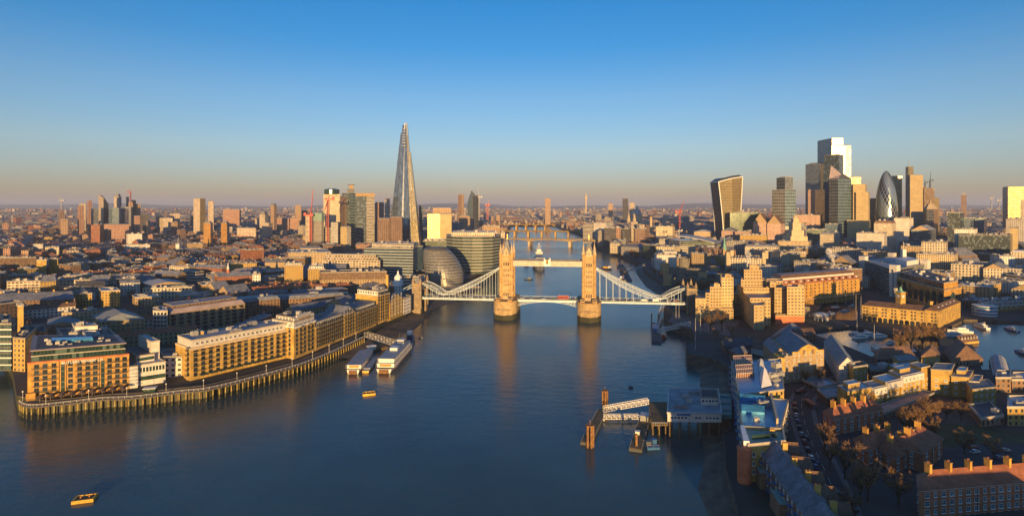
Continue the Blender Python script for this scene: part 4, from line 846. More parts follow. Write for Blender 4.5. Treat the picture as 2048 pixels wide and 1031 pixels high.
for i in range(4):
    for j in range(5): mb = MB(); c = lerp2(dq, .05 + i * .3, .04 + j * .23); mb.bar((c.x, c.y, -2), (c.x, c.y, 5), .32, 8); part('pile', mb, MT['timber'], pd)
mb = MB()
for a, b_ in zip(dq, dq[1:3]): 
    mb.bar(a + V(0, 0, 6.6), b_ + V(0, 0, 6.6), .06)
    for k in range(12): e = a.lerp(b_, k / 12); mb.bar(e + V(0, 0, 5.5), e + V(0, 0, 6.6), .05)
part('railing', mb, MT['white'], pd)
# bridges upstream
def flat_bridge(name, label, lx, rx, Y0, Y1, py, piers, th, wd, mt, arch=True, rail=None, pm=None):
    z = ZP(py, (Y0 + Y1) / 2); A, B = V(XP(lx, Y0), Y0), V(XP(rx, Y1), Y1); d = (B - A); L = d.length; d.normalize(); s = V(-d.y, d.x); r = thing(name, label, 'bridge', ((A + B) / 2).to_tuple()); ps = sorted(piers); n = 64
    mb = MB(); P = [A - s * wd / 2, B - s * wd / 2, B + s * wd / 2, A + s * wd / 2]
    mb.prism(P, z - .9, z, 0, 1, bottom=True); part('deck', mb, [MT[mt], MT['asphalt']], r)
    mb = MB()
    def sof(f):
        if not arch: return z - th
        e = [0] + ps + [1]
        for a, b in zip(e, e[1:]):
            if a <= f <= b: return z - 1.2 - th * abs(2 * (f - a) / (b - a) - 1) ** 2
        return z - th
    for g in (-1, 1):
        for k in range(n):
            a, b = A + d * (L * k / n) + s * g * (wd / 2 + .2), A + d * (L * (k + 1) / n) + s * g * (wd / 2 + .2)
            q_ = [V(a.x, a.y, sof(k / n)), V(b.x, b.y, sof((k + 1) / n)), V(b.x, b.y, z + 1.1), V(a.x, a.y, z + 1.1)]; mb.face(q_ if g < 0 else q_[::-1]); mb.face(q_[::-1] if g < 0 else q_)
    part('girder', mb, MT[mt], r)
    for f in ps: mb = MB(); c = A + d * (L * f); a_ = math.atan2(d.y, d.x); mb.box((c.x, c.y, (z - th) / 2 - .5), (6, wd + 6, z - th + 1), a_); part('pier', mb, MT[pm or mt], r)
    return r
flat_bridge('concrete_bridge', 'flat three span concrete bridge nearest upstream of the towers', 1005, 1196, 1560, 1500, 478, (.30, .72), 5, 32, 'pale_stone')
flat_bridge('railway_bridge', 'yellowish railway bridge on many piers behind the concrete bridge', 1008, 1158, 1990, 1960, 461.5, (.15, .33, .51, .69, .86), 3.2, 34, 'brick_y', False)
flat_bridge('arched_bridge', 'far arched steel bridge where the river bends out of sight', 1015, 1110, 2500, 2450, 449, (.2, .4, .6, .8), 6, 22, 'brick_y')
# ================================================================ boardwalk on piles
bw = thing('boardwalk', 'curved riverside boardwalk on rows of weathered timber piles', 'boardwalk', (prom[4].x, prom[4].y, 0))
pp = smooth_path(prom, 5); pin = inset(pp, 10)
mb = MB()
for i in range(len(pp) - 1): mb.prism([pp[i], pp[i + 1], pin[i + 1], pin[i]], GZ - .7, GZ + .05 , 0, bottom=True)
part('deck', mb, MT['deck'], bw)
mb = MB(); pr_ = inset(pp, .4); acc = 0
for i in range(len(pr_) - 1):
    a, b = pr_[i], pr_[i + 1]; a = V(a.x, a.y, GZ); b = V(b.x, b.y, GZ)
    mb.bar(a + V(0, 0, 1.25), b + V(0, 0, 1.25), .1, m=0); mb.bar(a + V(0, 0, .7), b + V(0, 0, .7), .06, m=0); mb.bar(a + V(0, 0, -.45), b + V(0, 0, -.45), .34, m=1)
    n = max(1, int((b - a).length / 2.2))
    for k in range(n): c = a.lerp(b, k / n); mb.bar(c, c + V(0, 0, 1.25), .09)
part('railing', mb, [MT['off_white'], MT['timber']], bw)
def along(pl, step):
    out = []; acc = 0
    for a, b in zip(pl, pl[1:]):
        L = math.hypot(b.x - a.x, b.y - a.y)
        while acc < L: out.append((a.lerp(b, acc / L), math.atan2(b.y - a.y, b.x - a.x))); acc += step
        acc -= L
    return out
mp = MB(); mp.bar((0, 0, -2), (0, 0, GZ - .6), .42, 7, r2=.36); mp.bar((0, 0, -2), (0, 0, 2.6), .44, 7, m=1); PILE = mp.mesh('pile', [plain('pile_wood', (.30, .23, .07), .9, amt=.5, sc=.8), MT['tide_and_shade']])
mp = MB(); mp.box((0, 4, GZ - 1.1), (.5, 8.5, .6)); mp.bar((0, 7, -1), (0, 7, GZ - 1), .4, 7); BENT = mp.mesh('pile_bent', [MT['timber']])
for i, (p, a) in enumerate(along(inset(pp, .7), 3.5)):
    if i < 98: piece('pile', PILE, bw, V(p.x, p.y, 0), a + rnd.uniform(0, 3))
for p, a in along(inset(pp, .7), 5.5): piece('pile_bent', BENT, bw, V(p.x, p.y, 0), a)
LPM = None
def lamp_mesh():
    mb = MB(); mb.bar((0, 0, 0), (0, 0, 5), .12, 6, r2=.08); a = mb.mesh('post', [MT['off_white']]); mb = MB(); mb.lathe((0, 0, 0), [(.12, 4.9), (.38, 5.2), (.34, 5.6), (0, 5.8)], 8); return a, mb.mesh('lamp_head', [MT['white']])
LPA, LPB = lamp_mesh()
def lamp(label, p, group): l = thing('street_lamp', label, 'street lamp', (p.x, p.y, GZ + .05), 0, group); link('post', LPA, l); link('lamp_head', LPB, l)
for i, (p, a) in enumerate(along(inset(pp, 2.0), 19)[:16]):
    lamp('white globe lamp on the boardwalk, ' + ('closest to' if i == 0 else f'number {i + 1} from') + ' the dock mouth', p, 'lamps along the boardwalk')
# ================================================================ left bank, front row
A, B = G(55, 799), G(258, 777)
q1 = [V(A.x, A.y), V(B.x, B.y), V(XP(231, 349), 352), V(XP(62, 349), 349)]
r1, q1, z = bld('orange brick wharf block with black balconies and a dark glass penthouse', 'wharf building', 55, 258, A.y, B.y, 726, 30, 'brick_o', None, q=q1)
ang1 = math.atan2(q1[1].y - q1[0].y, q1[1].x - q1[0].x)
cols = [.085, .165, .25, .41, .50, .58, .655, .80, .88, .955]
wm = win_mesh(2.3, 2.5, 'steel', 'glass', 'bar'); bm = bal_mesh(3.7)
window_grid(r1, q1[0], q1[1], z - 16.6, 5, cols, 3.25, wm, bal=bm, balskip=lambda r, i: i == 3)
for u in (.335, .73):
    mb = MB(); a, b = q1[0].lerp(q1[1], u - .018), q1[0].lerp(q1[1], u + .018); o = V(math.sin(ang1), -math.cos(ang1)) * .12; mb.prism([a + o, b + o, b, a], GZ + 1, z - 2.2); part('glazed_strip', mb, MT['glass_g'], r1)
    for k in range(6): mb = MB(); c = q1[0].lerp(q1[1], u) + o * 1.3; mb.box((c.x, c.y, GZ + 2 + k * 3), (1.9, .2, .35), ang1); part('spandrel', mb, MT['steel'], r1)
for u in (.37, .695, .30): mb = MB(); c = q1[0].lerp(q1[1], u) + V(math.sin(ang1), -math.cos(ang1)) * .2; mb.bar((c.x, c.y, GZ), (c.x, c.y, z - .3), .16, 6); part('downpipe', mb, MT['brick_b'], r1)
window_grid(r1, q1[3], q1[0], GZ + 2.6, 5, 6, 3.25, wm)
mb = MB(); mb.prism([p for p in shrink(q1, -.15)], z - .5, z + .35, 0, bottom=True); part('cornice', mb, MT['brick_r'], r1)
qq = storey(r1, q1, z + .3, z + 3.3, 'penthouse', 1.6, 'roof_mauve', .2, 'glass_storey'); qq = storey(r1, q1, z + 3.4, z + 6.2, 'penthouse', 2.2, 'roof_mauve', .3, 'glass_storey')
mb = MB(); mb.prism(shrink(q1, 1.0), z + 6.2, z + 6.7, 0, bottom=True); part('roof_canopy', mb, MT['roof_mauve'], r1)
mb = MB(); c0, c1 = lerp2(qq, .2, .45), lerp2(qq, .72, .5); mb.prism([lerp2(qq, .2, .4), lerp2(qq, .68, .4), lerp2(qq, .68, .6), lerp2(qq, .2, .6)], z + 6.6, z + 8.2); part('skylight', mb, MT['glass_b'], r1); mb = MB(); mb.face([V(p.x, p.y, z + 6.75) for p in shrink(q1, 3.4)]); part('roof_deck', mb, MT['roof_dark'], r1); roof_plants(r1, shrink(qq, 3), z + 6.8, 34, rnd, .05, .95, .5)
lettering(r1, 'BUTLERS WHARF LD', 2.1, q1[0], q1[1], .53, z - 2.1, .3)
mb = MB(); a, b = q1[0], q1[0].lerp(q1[1], .09); o = V(math.sin(ang1), -math.cos(ang1)) * 2.5; mb.prism([a + o, b + o, b, a], GZ, GZ + 4); part('entrance_porch', mb, MT['brick_o'], r1)
mb = MB(); m2 = MB(); m2.lathe((0, 0, 0), [(2.2, 2.4), (1.1, 3.0), (0, 3.5)], 8); m2.lathe((0, 0, 0), [(2.2, 2.39), (0, 3.3)], 8); PAR = m2.mesh('canopy', [MT['parasol']]); m2 = MB(); m2.bar((0, 0, 0), (0, 0, 3.4), .06, 6); PPO = m2.mesh('pole', [MT['off_white']])
def parasol(label, p, me=PAR): o = thing('parasol', label, 'parasol', (p.x, p.y, GZ + .05), rnd.uniform(0, 1), 'cafe parasols on the quay'); link('canopy', me, o); link('pole', PPO, o)
for k in range(9):
    for j in range(2): p = q1[0].lerp(q1[1], .16 + k * .1) + V(math.sin(ang1), -math.cos(ang1)) * (3.2 + 3.9 * j); parasol('brown parasol on the terrace at the foot of the orange brick wharf', p)
# white modern building
r, q, z = bld('white modern block with ribbon windows between the orange wharf and the long yellow wharf', 'office building', 276, 331, 333, 341, 730, 16, 'off_white', 'flat', 'roof_pale', n=0, par=.4)
a = math.atan2(q[1].y - q[0].y, q[1].x - q[0].x)
for zz, h in ((GZ + 3.2, 2.4), (GZ + 8.2, 2.6)): mb = MB(); mb.prism([lerp2(q, .03, -.012), lerp2(q, .98, -.012), lerp2(q, .98, 0), lerp2(q, .03, 0)], zz, zz + h); part('ribbon_window', mb, MT['glass_g'], r)
for k in range(9): mb = MB(); c = lerp2(q, .03 + k * .118, -.02); mb.box((c.x, c.y, GZ + 9.5), (.35, .3, 2.7), a); part('mullion', mb, MT['white'], r)
q2 = [lerp2(q, .05, .25), lerp2(q, .72, .3), lerp2(q, .72, 1.5), lerp2(q, .05, 1.5)]; storey(r, q2, z, z + 4.2, 'off_white', 0, 'roof_dark', .4); mb = MB(); mb.prism([lerp2(q2, .04, -.01), lerp2(q2, .96, -.01), lerp2(q2, .96, 0), lerp2(q2, .04, 0)], z + 1.2, z + 3); part('ribbon_window', mb, MT['glass_g'], r)
q2 = [lerp2(q, .66, .45), lerp2(q, .98, .45), lerp2(q, .98, 1.6), lerp2(q, .66, 1.6)]; storey(r, q2, z, z + 11, 'off_white', 0, 'roof_pale', .5, 'stair_tower')
r, q, z = bld('slim white tower with grey louvres beside the orange brick wharf', 'office building', 258, 275.5, 329, 331, 733, 14, 'off_white', 'flat', 'roof_grey', n=0, par=.3)
mb = MB(); mb.prism([lerp2(q, .12, -.02), lerp2(q, .88, -.02), lerp2(q, .88, 0), lerp2(q, .12, 0)], GZ + 1.5, z - 1); part('louvre_panel', mb, MT['grey_metal'], r)
for k in range(5): mb = MB(); c = lerp2(q, .5, -.04); mb.box((c.x, c.y, GZ + 2 + k * (z - GZ - 3) / 5), (4.6, .2, .3), math.atan2(q[1].y - q[0].y, q[1].x - q[0].x)); part('louvre_rail', mb, MT['white'], r)
r, q, z = bld('small pale stone block squeezed against the end of the long yellow wharf', 'office building', 327, 365, 350, 352, 715, 20, 'white_render', 'flat', 'roof_grey', n=2)
p = G(300, 784); k_ = thing('glass_kiosk', 'small white framed glass kiosk on the boardwalk', 'kiosk', (p.x, p.y, GZ)); mb = MB(); mb.box((p.x, p.y, GZ + 1.3), (6, 3.4, 2.5), .3); part('glazing', mb, MT['glass_g'], k_); mb = MB(); mb.box((p.x, p.y, GZ + 2.7), (6.8, 4, .3), .3); part('roof', mb, MT['white'], k_)
# the long yellow wharf
A, B = G(381, 761), G(575, 715)
rw, q, z = bld('long yellow brick wharf with a white attic and stacks of black balconies', 'wharf building', 381, 575, A.y, B.y, 697, 17, 'brick_y', None)
qw = q; aw = math.atan2(q[1].y - q[0].y, q[1].x - q[0].x); wy = win_mesh(2.0, 2.2, 'steel', 'glass', 'bar'); zb = z
window_grid(rw, q[0], q[1], GZ + 2.2, 6, [.045 + i * .0702 for i in range(14)], 3.05, win_mesh(2.3, 2.3, 'steel', 'glass', 'bar'), bal=bal_mesh(3.0), balskip=lambda r, i: i % 4 == 3 or r == 0)
mb = MB(); mb.prism(shrink(q, -.2), z - 1.2, z + .2, 0, bottom=True); part('cornice', mb, MT['pale_stone'], rw)
qa = storey(rw, q, z + .15, z + 4.6, 'off_white', .9, 'roof_grey', .5, 'attic', 9)
window_grid(rw, qa[0], qa[1], z + 1.4, 1, 20, 3, win_mesh(1.7, 1.7, 'white', 'glass', 'bar'))
q2 = quad((XP(366, G(380, 762).y), G(380, 762).y + 3), (q[0].x, q[0].y), 16); mb = MB(); mb.prism(q2, GZ, z - .4, 0); part('corner_tower', mb, MT['brick_y'], rw)
qt = [q2[3] + V(-3, 4), q2[2] + V(-3, 4), q2[2] + V(-7, 9), q2[3] + V(-7, 9)]; mb = MB(); mb.prism(qt, GZ, z + 6.5, 0); part('lift_tower', mb, MT['brick_y'], rw); flat_roof(rw, qt, z + 6.5, 'roof_dark', .4, name='upper_roof')
window_grid(rw, q2[0], q2[1], GZ + 3, 6, 1, 3.05, wy, bal=bal_mesh(2.6)); flat_roof(rw, q2, z - .4, 'roof_grey', .5, name='corner_roof')
window_grid(rw, q[1], q[2], GZ + 5, 5, 2, 3.05, wy)
for k in range(10): mb = MB(); c = q[0].lerp(q[1], .1 + k * .085) + V(math.sin(aw), -math.cos(aw)) * 3; mb.box((c.x, c.y, GZ + 3.1), (4.6, 4.4, .25), aw); mb.bar((c.x, c.y, GZ), (c.x, c.y, GZ + 3), .08); part('awning', mb, MT['canopy'], rw)
# white crowned tower block with lettering
A, B = G(588, 718), G(630, 701)
rt, q, z = bld('tall yellow brick wharf tower with a white crown and lettering on its pediment', 'wharf building', 588, 630, A.y, B.y, 654, 20, 'brick_y', None); at_ = math.atan2(q[1].y - q[0].y, q[1].x - q[0].x)
window_grid(rt, q[0], q[1], GZ + 2.5, 7, 5, 3.1, wy, bal=bal_mesh(2.4), balskip=lambda r, i: i % 2 == 0); window_grid(rt, q[3], q[0], GZ + 2.5, 7, 3, 3.1, wy)
mb = MB(); mb.prism(shrink(q, -.7), z - .5, z + .4, 0, bottom=True); part('cornice', mb, MT['white'], rt)
for k in range(14): mb = MB(); c = q[0].lerp(q[1], (k + .5) / 14) + V(math.sin(at_), -math.cos(at_)) * .4; mb.box((c.x, c.y, z - .8), (.5, .7, .7), at_); part('bracket', mb, MT['white'], rt)
qa = storey(rt, q, z + .4, z + 3.4, 'off_white', .5, 'roof_dark', .5, 'attic'); window_grid(rt, qa[3], qa[0], z + 1.3, 1, 5, 3, win_mesh(1.3, 1.6, 'white', 'glass', 'bar'))
mb = MB(); f = [lerp2(qa, 0, 0), lerp2(qa, 1, 0), lerp2(qa, 1, .06), lerp2(qa, 0, .06)]; mb.prism(f, z + 3.4, z + 6); p0, p1 = lerp2(qa, .12, 0), lerp2(qa, .88, 0); mb.prism([lerp2(qa, .15, 0), lerp2(qa, .85, 0), lerp2(qa, .85, .06), lerp2(qa, .15, .06)], z + 6, z + 7.6)
part('pediment', mb, MT['off_white'], rt); lettering(rt, 'BUTLERS WHARF', 1.75, qa[0], qa[1], .5, z + 3.9, .12, 'brick_t')
storey(rt, [lerp2(qa, .1, .2), lerp2(qa, .9, .2), lerp2(qa, .9, .9), lerp2(qa, .1, .9)], z + 3.3, z + 5.4, 'white_render', 0, 'roof_dark', .8, n=3)
# long terrace section, gable bay, second section
def wharf(label, a, b, ya, yb, top, dep, cols, rows, attic, n=3, mat='brick_y', bal=True):
    r, q, z = bld(label, 'wharf building', a, b, ya, yb, top, dep, mat, None)
    window_grid(r, q[0], q[1], GZ + 2.2, rows, cols, 3.0, wy, bal=bal_mesh(2.4) if bal else None, balskip=lambda r_, i: i % 2 == 0 or r_ == 0)
    mb = MB(); mb.prism(shrink(q, -.3), z - .5, z + .3, 0, bottom=True); part('cornice', mb, MT['pale_stone'], r)
    if attic: qa = storey(r, q, z + .3, z + attic, 'white_render', 1.2, 'slate', .2, 'attic', n); window_grid(r, qa[0], qa[1], z + 1, 1, cols, 3, win_mesh(1.4, 1.5, 'white', 'glass_b', 'bar'))
    return r, q, z
A, B, C_, D_ = G(631, 701), G(688, 677), G(710, 668), G(753, 650)
wharf('yellow brick wharf section with a slate and glass attic, next to the lettered tower', 631, 688, A.y, B.y, 655, 18, 13, 6, 3.6)
r, q, z = wharf('narrow gabled wharf bay rising above its neighbours in the yellow brick row', 688.5, 709.5, B.y, C_.y, 630, 18, 4, 7, 0)
pitched_roof(r, q, z + .3, 5.5, 'slate', False, 0, gable=MT['off_white'])
wharf('yellow brick wharf section with dormers between the gable and the domed far tower', 710, 753, C_.y, D_.y, 626, 18, 10, 6, 3.6)
A, B = G(755, 648), G(778, 640)
r, q, z = wharf('square yellow wharf tower with a cream crown and an arched roof light', 755, 779, A.y, B.y, 592, 24, 5, 9, 4.2)
mb = MB(); qa = shrink(q, 5); n = 8
for k in range(n):
    a0, a1 = math.pi * k / n, math.pi * (k + 1) / n; f0, f1 = .5 - .5 * math.cos(a0), .5 - .5 * math.cos(a1)
    mb.face([V(*lerp2(qa, 0, f0).xy, z + 4.2 + 3 * math.sin(a0)), V(*lerp2(qa, 1, f0).xy, z + 4.2 + 3 * math.sin(a0)), V(*lerp2(qa, 1, f1).xy, z + 4.2 + 3 * math.sin(a1)), V(*lerp2(qa, 0, f1).xy, z + 4.2 + 3 * math.sin(a1))])
part('barrel_roof', mb, MT['slate'], r)
# brewhouse with chimney tower and white cupola
A, B = G(780, 640), G(812, 627)
r, q, z = bld('tall narrow brewhouse of yellow brick with steep gable and a tapering chimney tower', 'brewhouse', 780, 806, A.y, B.y - 4, 606, 20, 'brick_y', 'pitch', 'slate', 7, along=False)
window_grid(r, q[0], q[1], GZ + 3, 6, 4, 3.4, win_mesh(1.6, 2.3, 'white', 'glass', 'cross'))
c = lerp2(q, .3, .35); mb = MB(); mb.lathe(c, [(3.2, 20), (3.0, z + 4), (2.2, z + 10), (1.5, z + 12), (1.5, z + 24), (1.8, z + 24.3), (1.8, z + 25.2)], 4, ph=.6); part('chimney', mb, MT['brick_y'], r)
r, q, z = bld('white rendered boilerhouse with tall windows at the end of the yellow wharf row', 'brewhouse', 807, 822, B.y - 3, B.y + 12, 596, 22, 'white_render', 'flat', 'roof_grey')
r, q, z = bld('white octagonal cupola building behind the brewhouse chimney', 'tower', 789, 803, 640, None, 572, 16, 'white_render', None); c = lerp2(q, .5, .5)
mb = MB(); mb.lathe(c, [(6, z), (6, z + 5), (4.8, z + 5.4), (4.8, z + 7), (4, z + 10), (1.6, z + 12.5), (1, z + 13), (1, z + 15), (0, z + 17.5)], 8); part('cupola', mb, MT['white'], r)
# second row
bs = [ # label, ax, bx, ya, yb, top, depth, wall, roof, roofmat, h
 ('brown brick warehouse with a mauve mansard roof behind the long yellow wharf', 338, 490, 455, 505, 628, 22, 'tan_brick', 'mansard', 'roof_mauve', 3.5),
 ('white flat with square dark windows beside the mauve roofed warehouse', 306, 335, 452, None, 622, 14, 'white_render', 'flat', 'roof_blue', 0),
 ('brown block under a pale blue hipped metal roof, left of the white flats', 202, 290, 425, 436, 643, 26, 'tan_brick', 'hip', 'zinc', 5),
 ('low white block with a black flat roof and courtyard behind the orange wharf', 132, 240, 372, 380, 684, 40, 'off_white', 'flat', 'roof_dark', 0),
 ('white framed glass building at the dock mouth on the far left', -60, 22, 366, 366, 648, 30, 'glass_green', 'flat', 'roof_dark', 0),
 ('narrow golden brick house with a roof terrace beside the white framed glass building', 26, 50, 364, 362, 676, 34, 'yellow_brick', 'flat', 'roof_dark', 0),
 ('dark sheltered block wedged between the orange wharf and the golden house', 52, 90, 392, None, 664, 20, 'yellow_brick', 'flat', 'roof_dark', 0),
 ('dark low shed with a blue grey roof behind the black flat roof', 95, 160, 455, None, 650, 24, 'dark_brick', 'pitch', 'zinc', 3),
 ('low tan block with a pale mauve roof behind the blue hipped roof', 150, 260, 520, 530, 632, 22, 'tan_brick', 'flat', 'roof_mauve', 0),
 ('brown brick former granary with rows of small windows and dark roof', -30, 150, 540, 560, 604, 26, 'brown_brick', 'pitch', 'slate', 6),
 ('mustard brick stair tower standing over the brown granary roof', 35, 47, 470, None, 612, 7, 'brick_y', 'flat', 'roof_dark', 0),
 ('square mustard brick block with a roof terrace, first of two alike', 147, 184, 575, 578, 588, 20, 'yellow_brick', 'flat', 'roof_dark', 0),
 ('square mustard brick block with white roof huts, second of two alike', 203, 240, 585, 588, 582, 22, 'yellow_brick', 'flat', 'roof_pale', 0),
 ('blue black clad house between the two mustard blocks', 152, 210, 640, None, 572, 18, 'dark_bands', 'pitch', 'roof_dark', 5),
 ('long yellow terrace of flats with glazed balconies across the left shore', 14, 226, 690, 712, 563, 13, 'balcony_white', 'flat', 'roof_grey', 0),
 ('row of brown striped flats at the left end, behind the yellow terrace', -20, 72, 850, 858, 516, 16, 'brown_fins', 'flat', 'roof_dark', 0),
 ('golden gable ended flats beside the brown striped row', 73, 93, 840, None, 520, 18, 'brick_y', 'flat', 'roof_grey', 0),
 ('second golden gable ended block of flats with a pale roof', 98, 116, 860, None, 518, 18, 'brick_y', 'flat', 'roof_pale', 0),
 ('white house with stepped roofline in front of the dark sheds', 241, 280, 660, 664, 566, 12, 'white_render', 'pitch', 'slate', 3),
 ('dark hangar with a pale curved metal roof behind the mustard blocks', 300, 372, 650, 668, 570, 30, 'glass_blue', 'pitch', 'roof_pale', 3),
 ('grey decked office with white floor edges in the middle left', 288, 350, 690, 700, 567, 26, 'window_bands', 'flat', 'roof_grey', 0),
 ('low tan terrace with pale roof in front of the grey decked office', 270, 322, 590, 596, 595, 18, 'tan_brick', 'flat', 'roof_pale', 0),
 ('orange framed open building with dark glazing', 405, 455, 660, 668, 570, 24, 'orange_brick', 'flat', 'roof_grey', 0),
 ('low tan office under a curved brown roof beside the orange framed building', 360, 425, 610, 622, 592, 20, 'tan_brick', 'flat', 'roof_mauve', 0),
 ('red brick school with a slate roof and a small white spire', 436, 504, 700, 715, 554, 16, 'red_brick', 'pitch', 'slate', 5),
 ('white end house joined to the red brick school', 505, 521, 712, None, 548, 18, 'white_render', 'flat', 'roof_pale', 0),
 ('bright yellow cubic flats with deep windows, left one of a pair', 569, 606, 735, None, 531, 22, 'yellow_brick', 'flat', 'roof_pale', 0),
 ('bright yellow cubic flats with deep windows, right one of a pair', 616, 650, 725, None, 538, 22, 'yellow_brick', 'flat', 'roof_pale', 0),
 ('long tan brick block below a dark brown clad upper storey', 641, 775, 690, 702, 560, 24, 'tan_brick', None, 'roof_dark', 0),
 ('low flats with a red and white ribbon upper floor', 624, 696, 612, 630, 590, 15, 'white_render', None, 'roof_pale', 0),
 ('grey slate roofed warehouse round a courtyard behind the lettered tower', 470, 560, 520, 545, 606, 16, 'brown_brick', 'mansard', 'slate', 3),
 ('brown warehouse range with a slate roof behind the second yellow section', 545, 690, 560, 590, 600, 16, 'brown_brick', 'mansard', 'slate', 3),
 ('long dark roofed warehouse range along the lane behind the yellow wharves', 590, 740, 505, 570, 621, 13, 'tan_brick', 'pitch', 'slate', 4),
 ('cream terraced flats with stepped balconies, upper terraces planted', 645, 760, 800, 790, 520, 24, 'balcony_white', 'flat', 'roof_grey', 0),
 ('grey station shed with a long pale roof behind the yellow cubic flats', 577, 662, 925, 930, 505, 60, 'colonnade', 'flat', 'roof_pale', 0),
 ('red brick office with white sun louvres on its right face', 495, 528, 1010, 1030, 500, 24, 'red_brick', 'flat', 'roof_grey', 0),
 ('cream hall with a stepped roofline among the trees of the left middle ground', 600, 640, 1010, None, 496, 20, 'cream_stone', 'pitch', 'slate', 4),
 ('white modern flats standing over low roofs in the left middle ground', 256, 284, 1440, 1450, 468, 18, 'white_render', 'flat', 'roof_pale', 0),
 ('long pale flat roofed depot with blue trim in the left middle ground', 252, 300, 1320, 1330, 490, 22, 'white_render', 'flat', 'roof_pale', 0),
 ('cream corner building with tall windows behind the railway', 262, 285, 960, None, 518, 18, 'cream_stone', 'flat', 'roof_pale', 0),
 ('white stepped offices behind the brown striped flats', 66, 86, 1180, None, 489, 16, 'white_fins', 'flat', 'roof_pale', 0),
 ('tan offices with a white top floor next to the white stepped offices', 88, 118, 1185, None, 494, 18, 'cream_stone', 'flat', 'roof_grey', 0),
]
LB = {}
for (lb, a, b, ya, yb, top, dep, fm, rf, rm, h) in bs:
    LB[lb] = bld(lb, 'flats' if 'flat' in lb and 'roof' not in lb else 'school' if 'school' in lb else 'warehouse' if 'warehouse' in lb or 'granary' in lb else 'house' if 'house' in lb else 'shed' if 'shed' in lb or 'hangar' in lb or 'depot' in lb else 'office building' if 'office' in lb else 'block', a, b, ya, yb, top, dep, fm, rf, rm, h)
def get(s): return next(v for k, v in LB.items() if s in k)
r, q, z = get('long tan brick block'); storey(r, q, z, z + 9, 'brown_fins', .8, 'roof_dark', .8, n=5)
r, q, z = get('red and white ribbon'); mb = MB(); mb.prism(shrink(q, -.3), z, z + 1.2, 0, bottom=True); part('balcony_band', mb, MT['white'], r); storey(r, q, z + 1.2, z + 4.2, 'red_brick', .5, 'roof_pale', .3, n=3)
for s in ('left one of a pair', 'right one of a pair'): r, q, z = get(s); storey(r, q, z, z + 3.2, 'white_render', 1.6, 'roof_pale', .5, n=3)
r, q, z = get('black flat roof'); qc = [lerp2(q, .42, .3), lerp2(q, .72, .3), lerp2(q, .72, .6), lerp2(q, .42, .6)]; mb = MB(); [mb.prism([a, b, b.lerp(qc[(i + 2) % 4], .12), a.lerp(qc[(i + 3) % 4], .12)], z, z + 1.6) for i, (a, b) in enumerate(zip(qc, qc[1:] + qc[:1]))]; part('lightwell', mb, MT['off_white'], r); storey(r, [lerp2(q, .3, .68), lerp2(q, .75, .68), lerp2(q, .75, .96), lerp2(q, .3, .96)], z, z + 4, 'off_white', 0, 'roof_pale', .4, n=3)
r, q, z = get('mauve mansard'); window_grid(r, q[0], q[1], GZ + 3, 5, [.05 + .1 * i for i in range(10)], 3.2, wy, bal=bal_mesh(2.2), balskip=lambda r_, i: i % 3)
storey(r, shrink(q, 5), z + 3.5, z + 5.5, 'brown_brick', 0, 'roof_mauve', .2)
r, q, z = get('cream terraced flats'); [storey(r, [lerp2(q, .02 * i, .22 * i), lerp2(q, 1 - .04 * i, .22 * i), lerp2(q, 1 - .04 * i, 1), lerp2(q, .02 * i, 1)], z + 3.2 * (i - 1), z + 3.2 * i, 'balcony_white', 0, 'roof_green', .9, 'terrace_storey') for i in (1, 2)]
r, q, z = get('red brick school'); c = lerp2(q, .35, .5); mb = MB(); mb.lathe(c, [(1.8, z + 3), (1.8, z + 8), (2.1, z + 8.2)], 8); mb.lathe(c, [(1.5, z + 8.2), (1.2, z + 11), (0, z + 17)], 8, m=1); part('spire', mb, [MT['brick_r'], MT['white']], r)
r, q, z = get('white framed glass building'); 
for k in range(6): mb = MB(); mb.prism(shrink(q, -.25), GZ + 3 + k * 4.6, GZ + 3.7 + k * 4.6, bottom=True, caps=True); part('floor_edge', mb, MT['white'], r)
window_grid(get('white flat with square')[0], *get('white flat with square')[1][:2], GZ + 3.5, 6, 4, 3.1, win_mesh(2.0, 1.5, 'steel', 'glass', 'plain'))
chimneys(get('brown brick former granary')[0], [lerp2(get('brown brick former granary')[1], .2 + .2 * i, .5) for i in range(4)], get('brown brick former granary')[2] + 5, 3)
# glass offices by the river
r, q, z = bld('blue glass office slab with pale floor bands, its upper floors in sun', 'office building', 728, 826, 815, 800, 496, 60, 'blue_bands', 'flat', 'roof_pale', n=6)
storey(r, [lerp2(q, .1, .3), lerp2(q, .97, .3), lerp2(q, .97, .95), lerp2(q, .1, .95)], z, z + 6, 'window_bands', 0, 'roof_pale', .4, n=5)
r, q, z = bld('dark blue glass office behind the slab, its narrow end to the river', 'office building', 828, 846, 830, 850, 494, 60, 'glass_blue', 'flat', 'roof_grey', n=2)
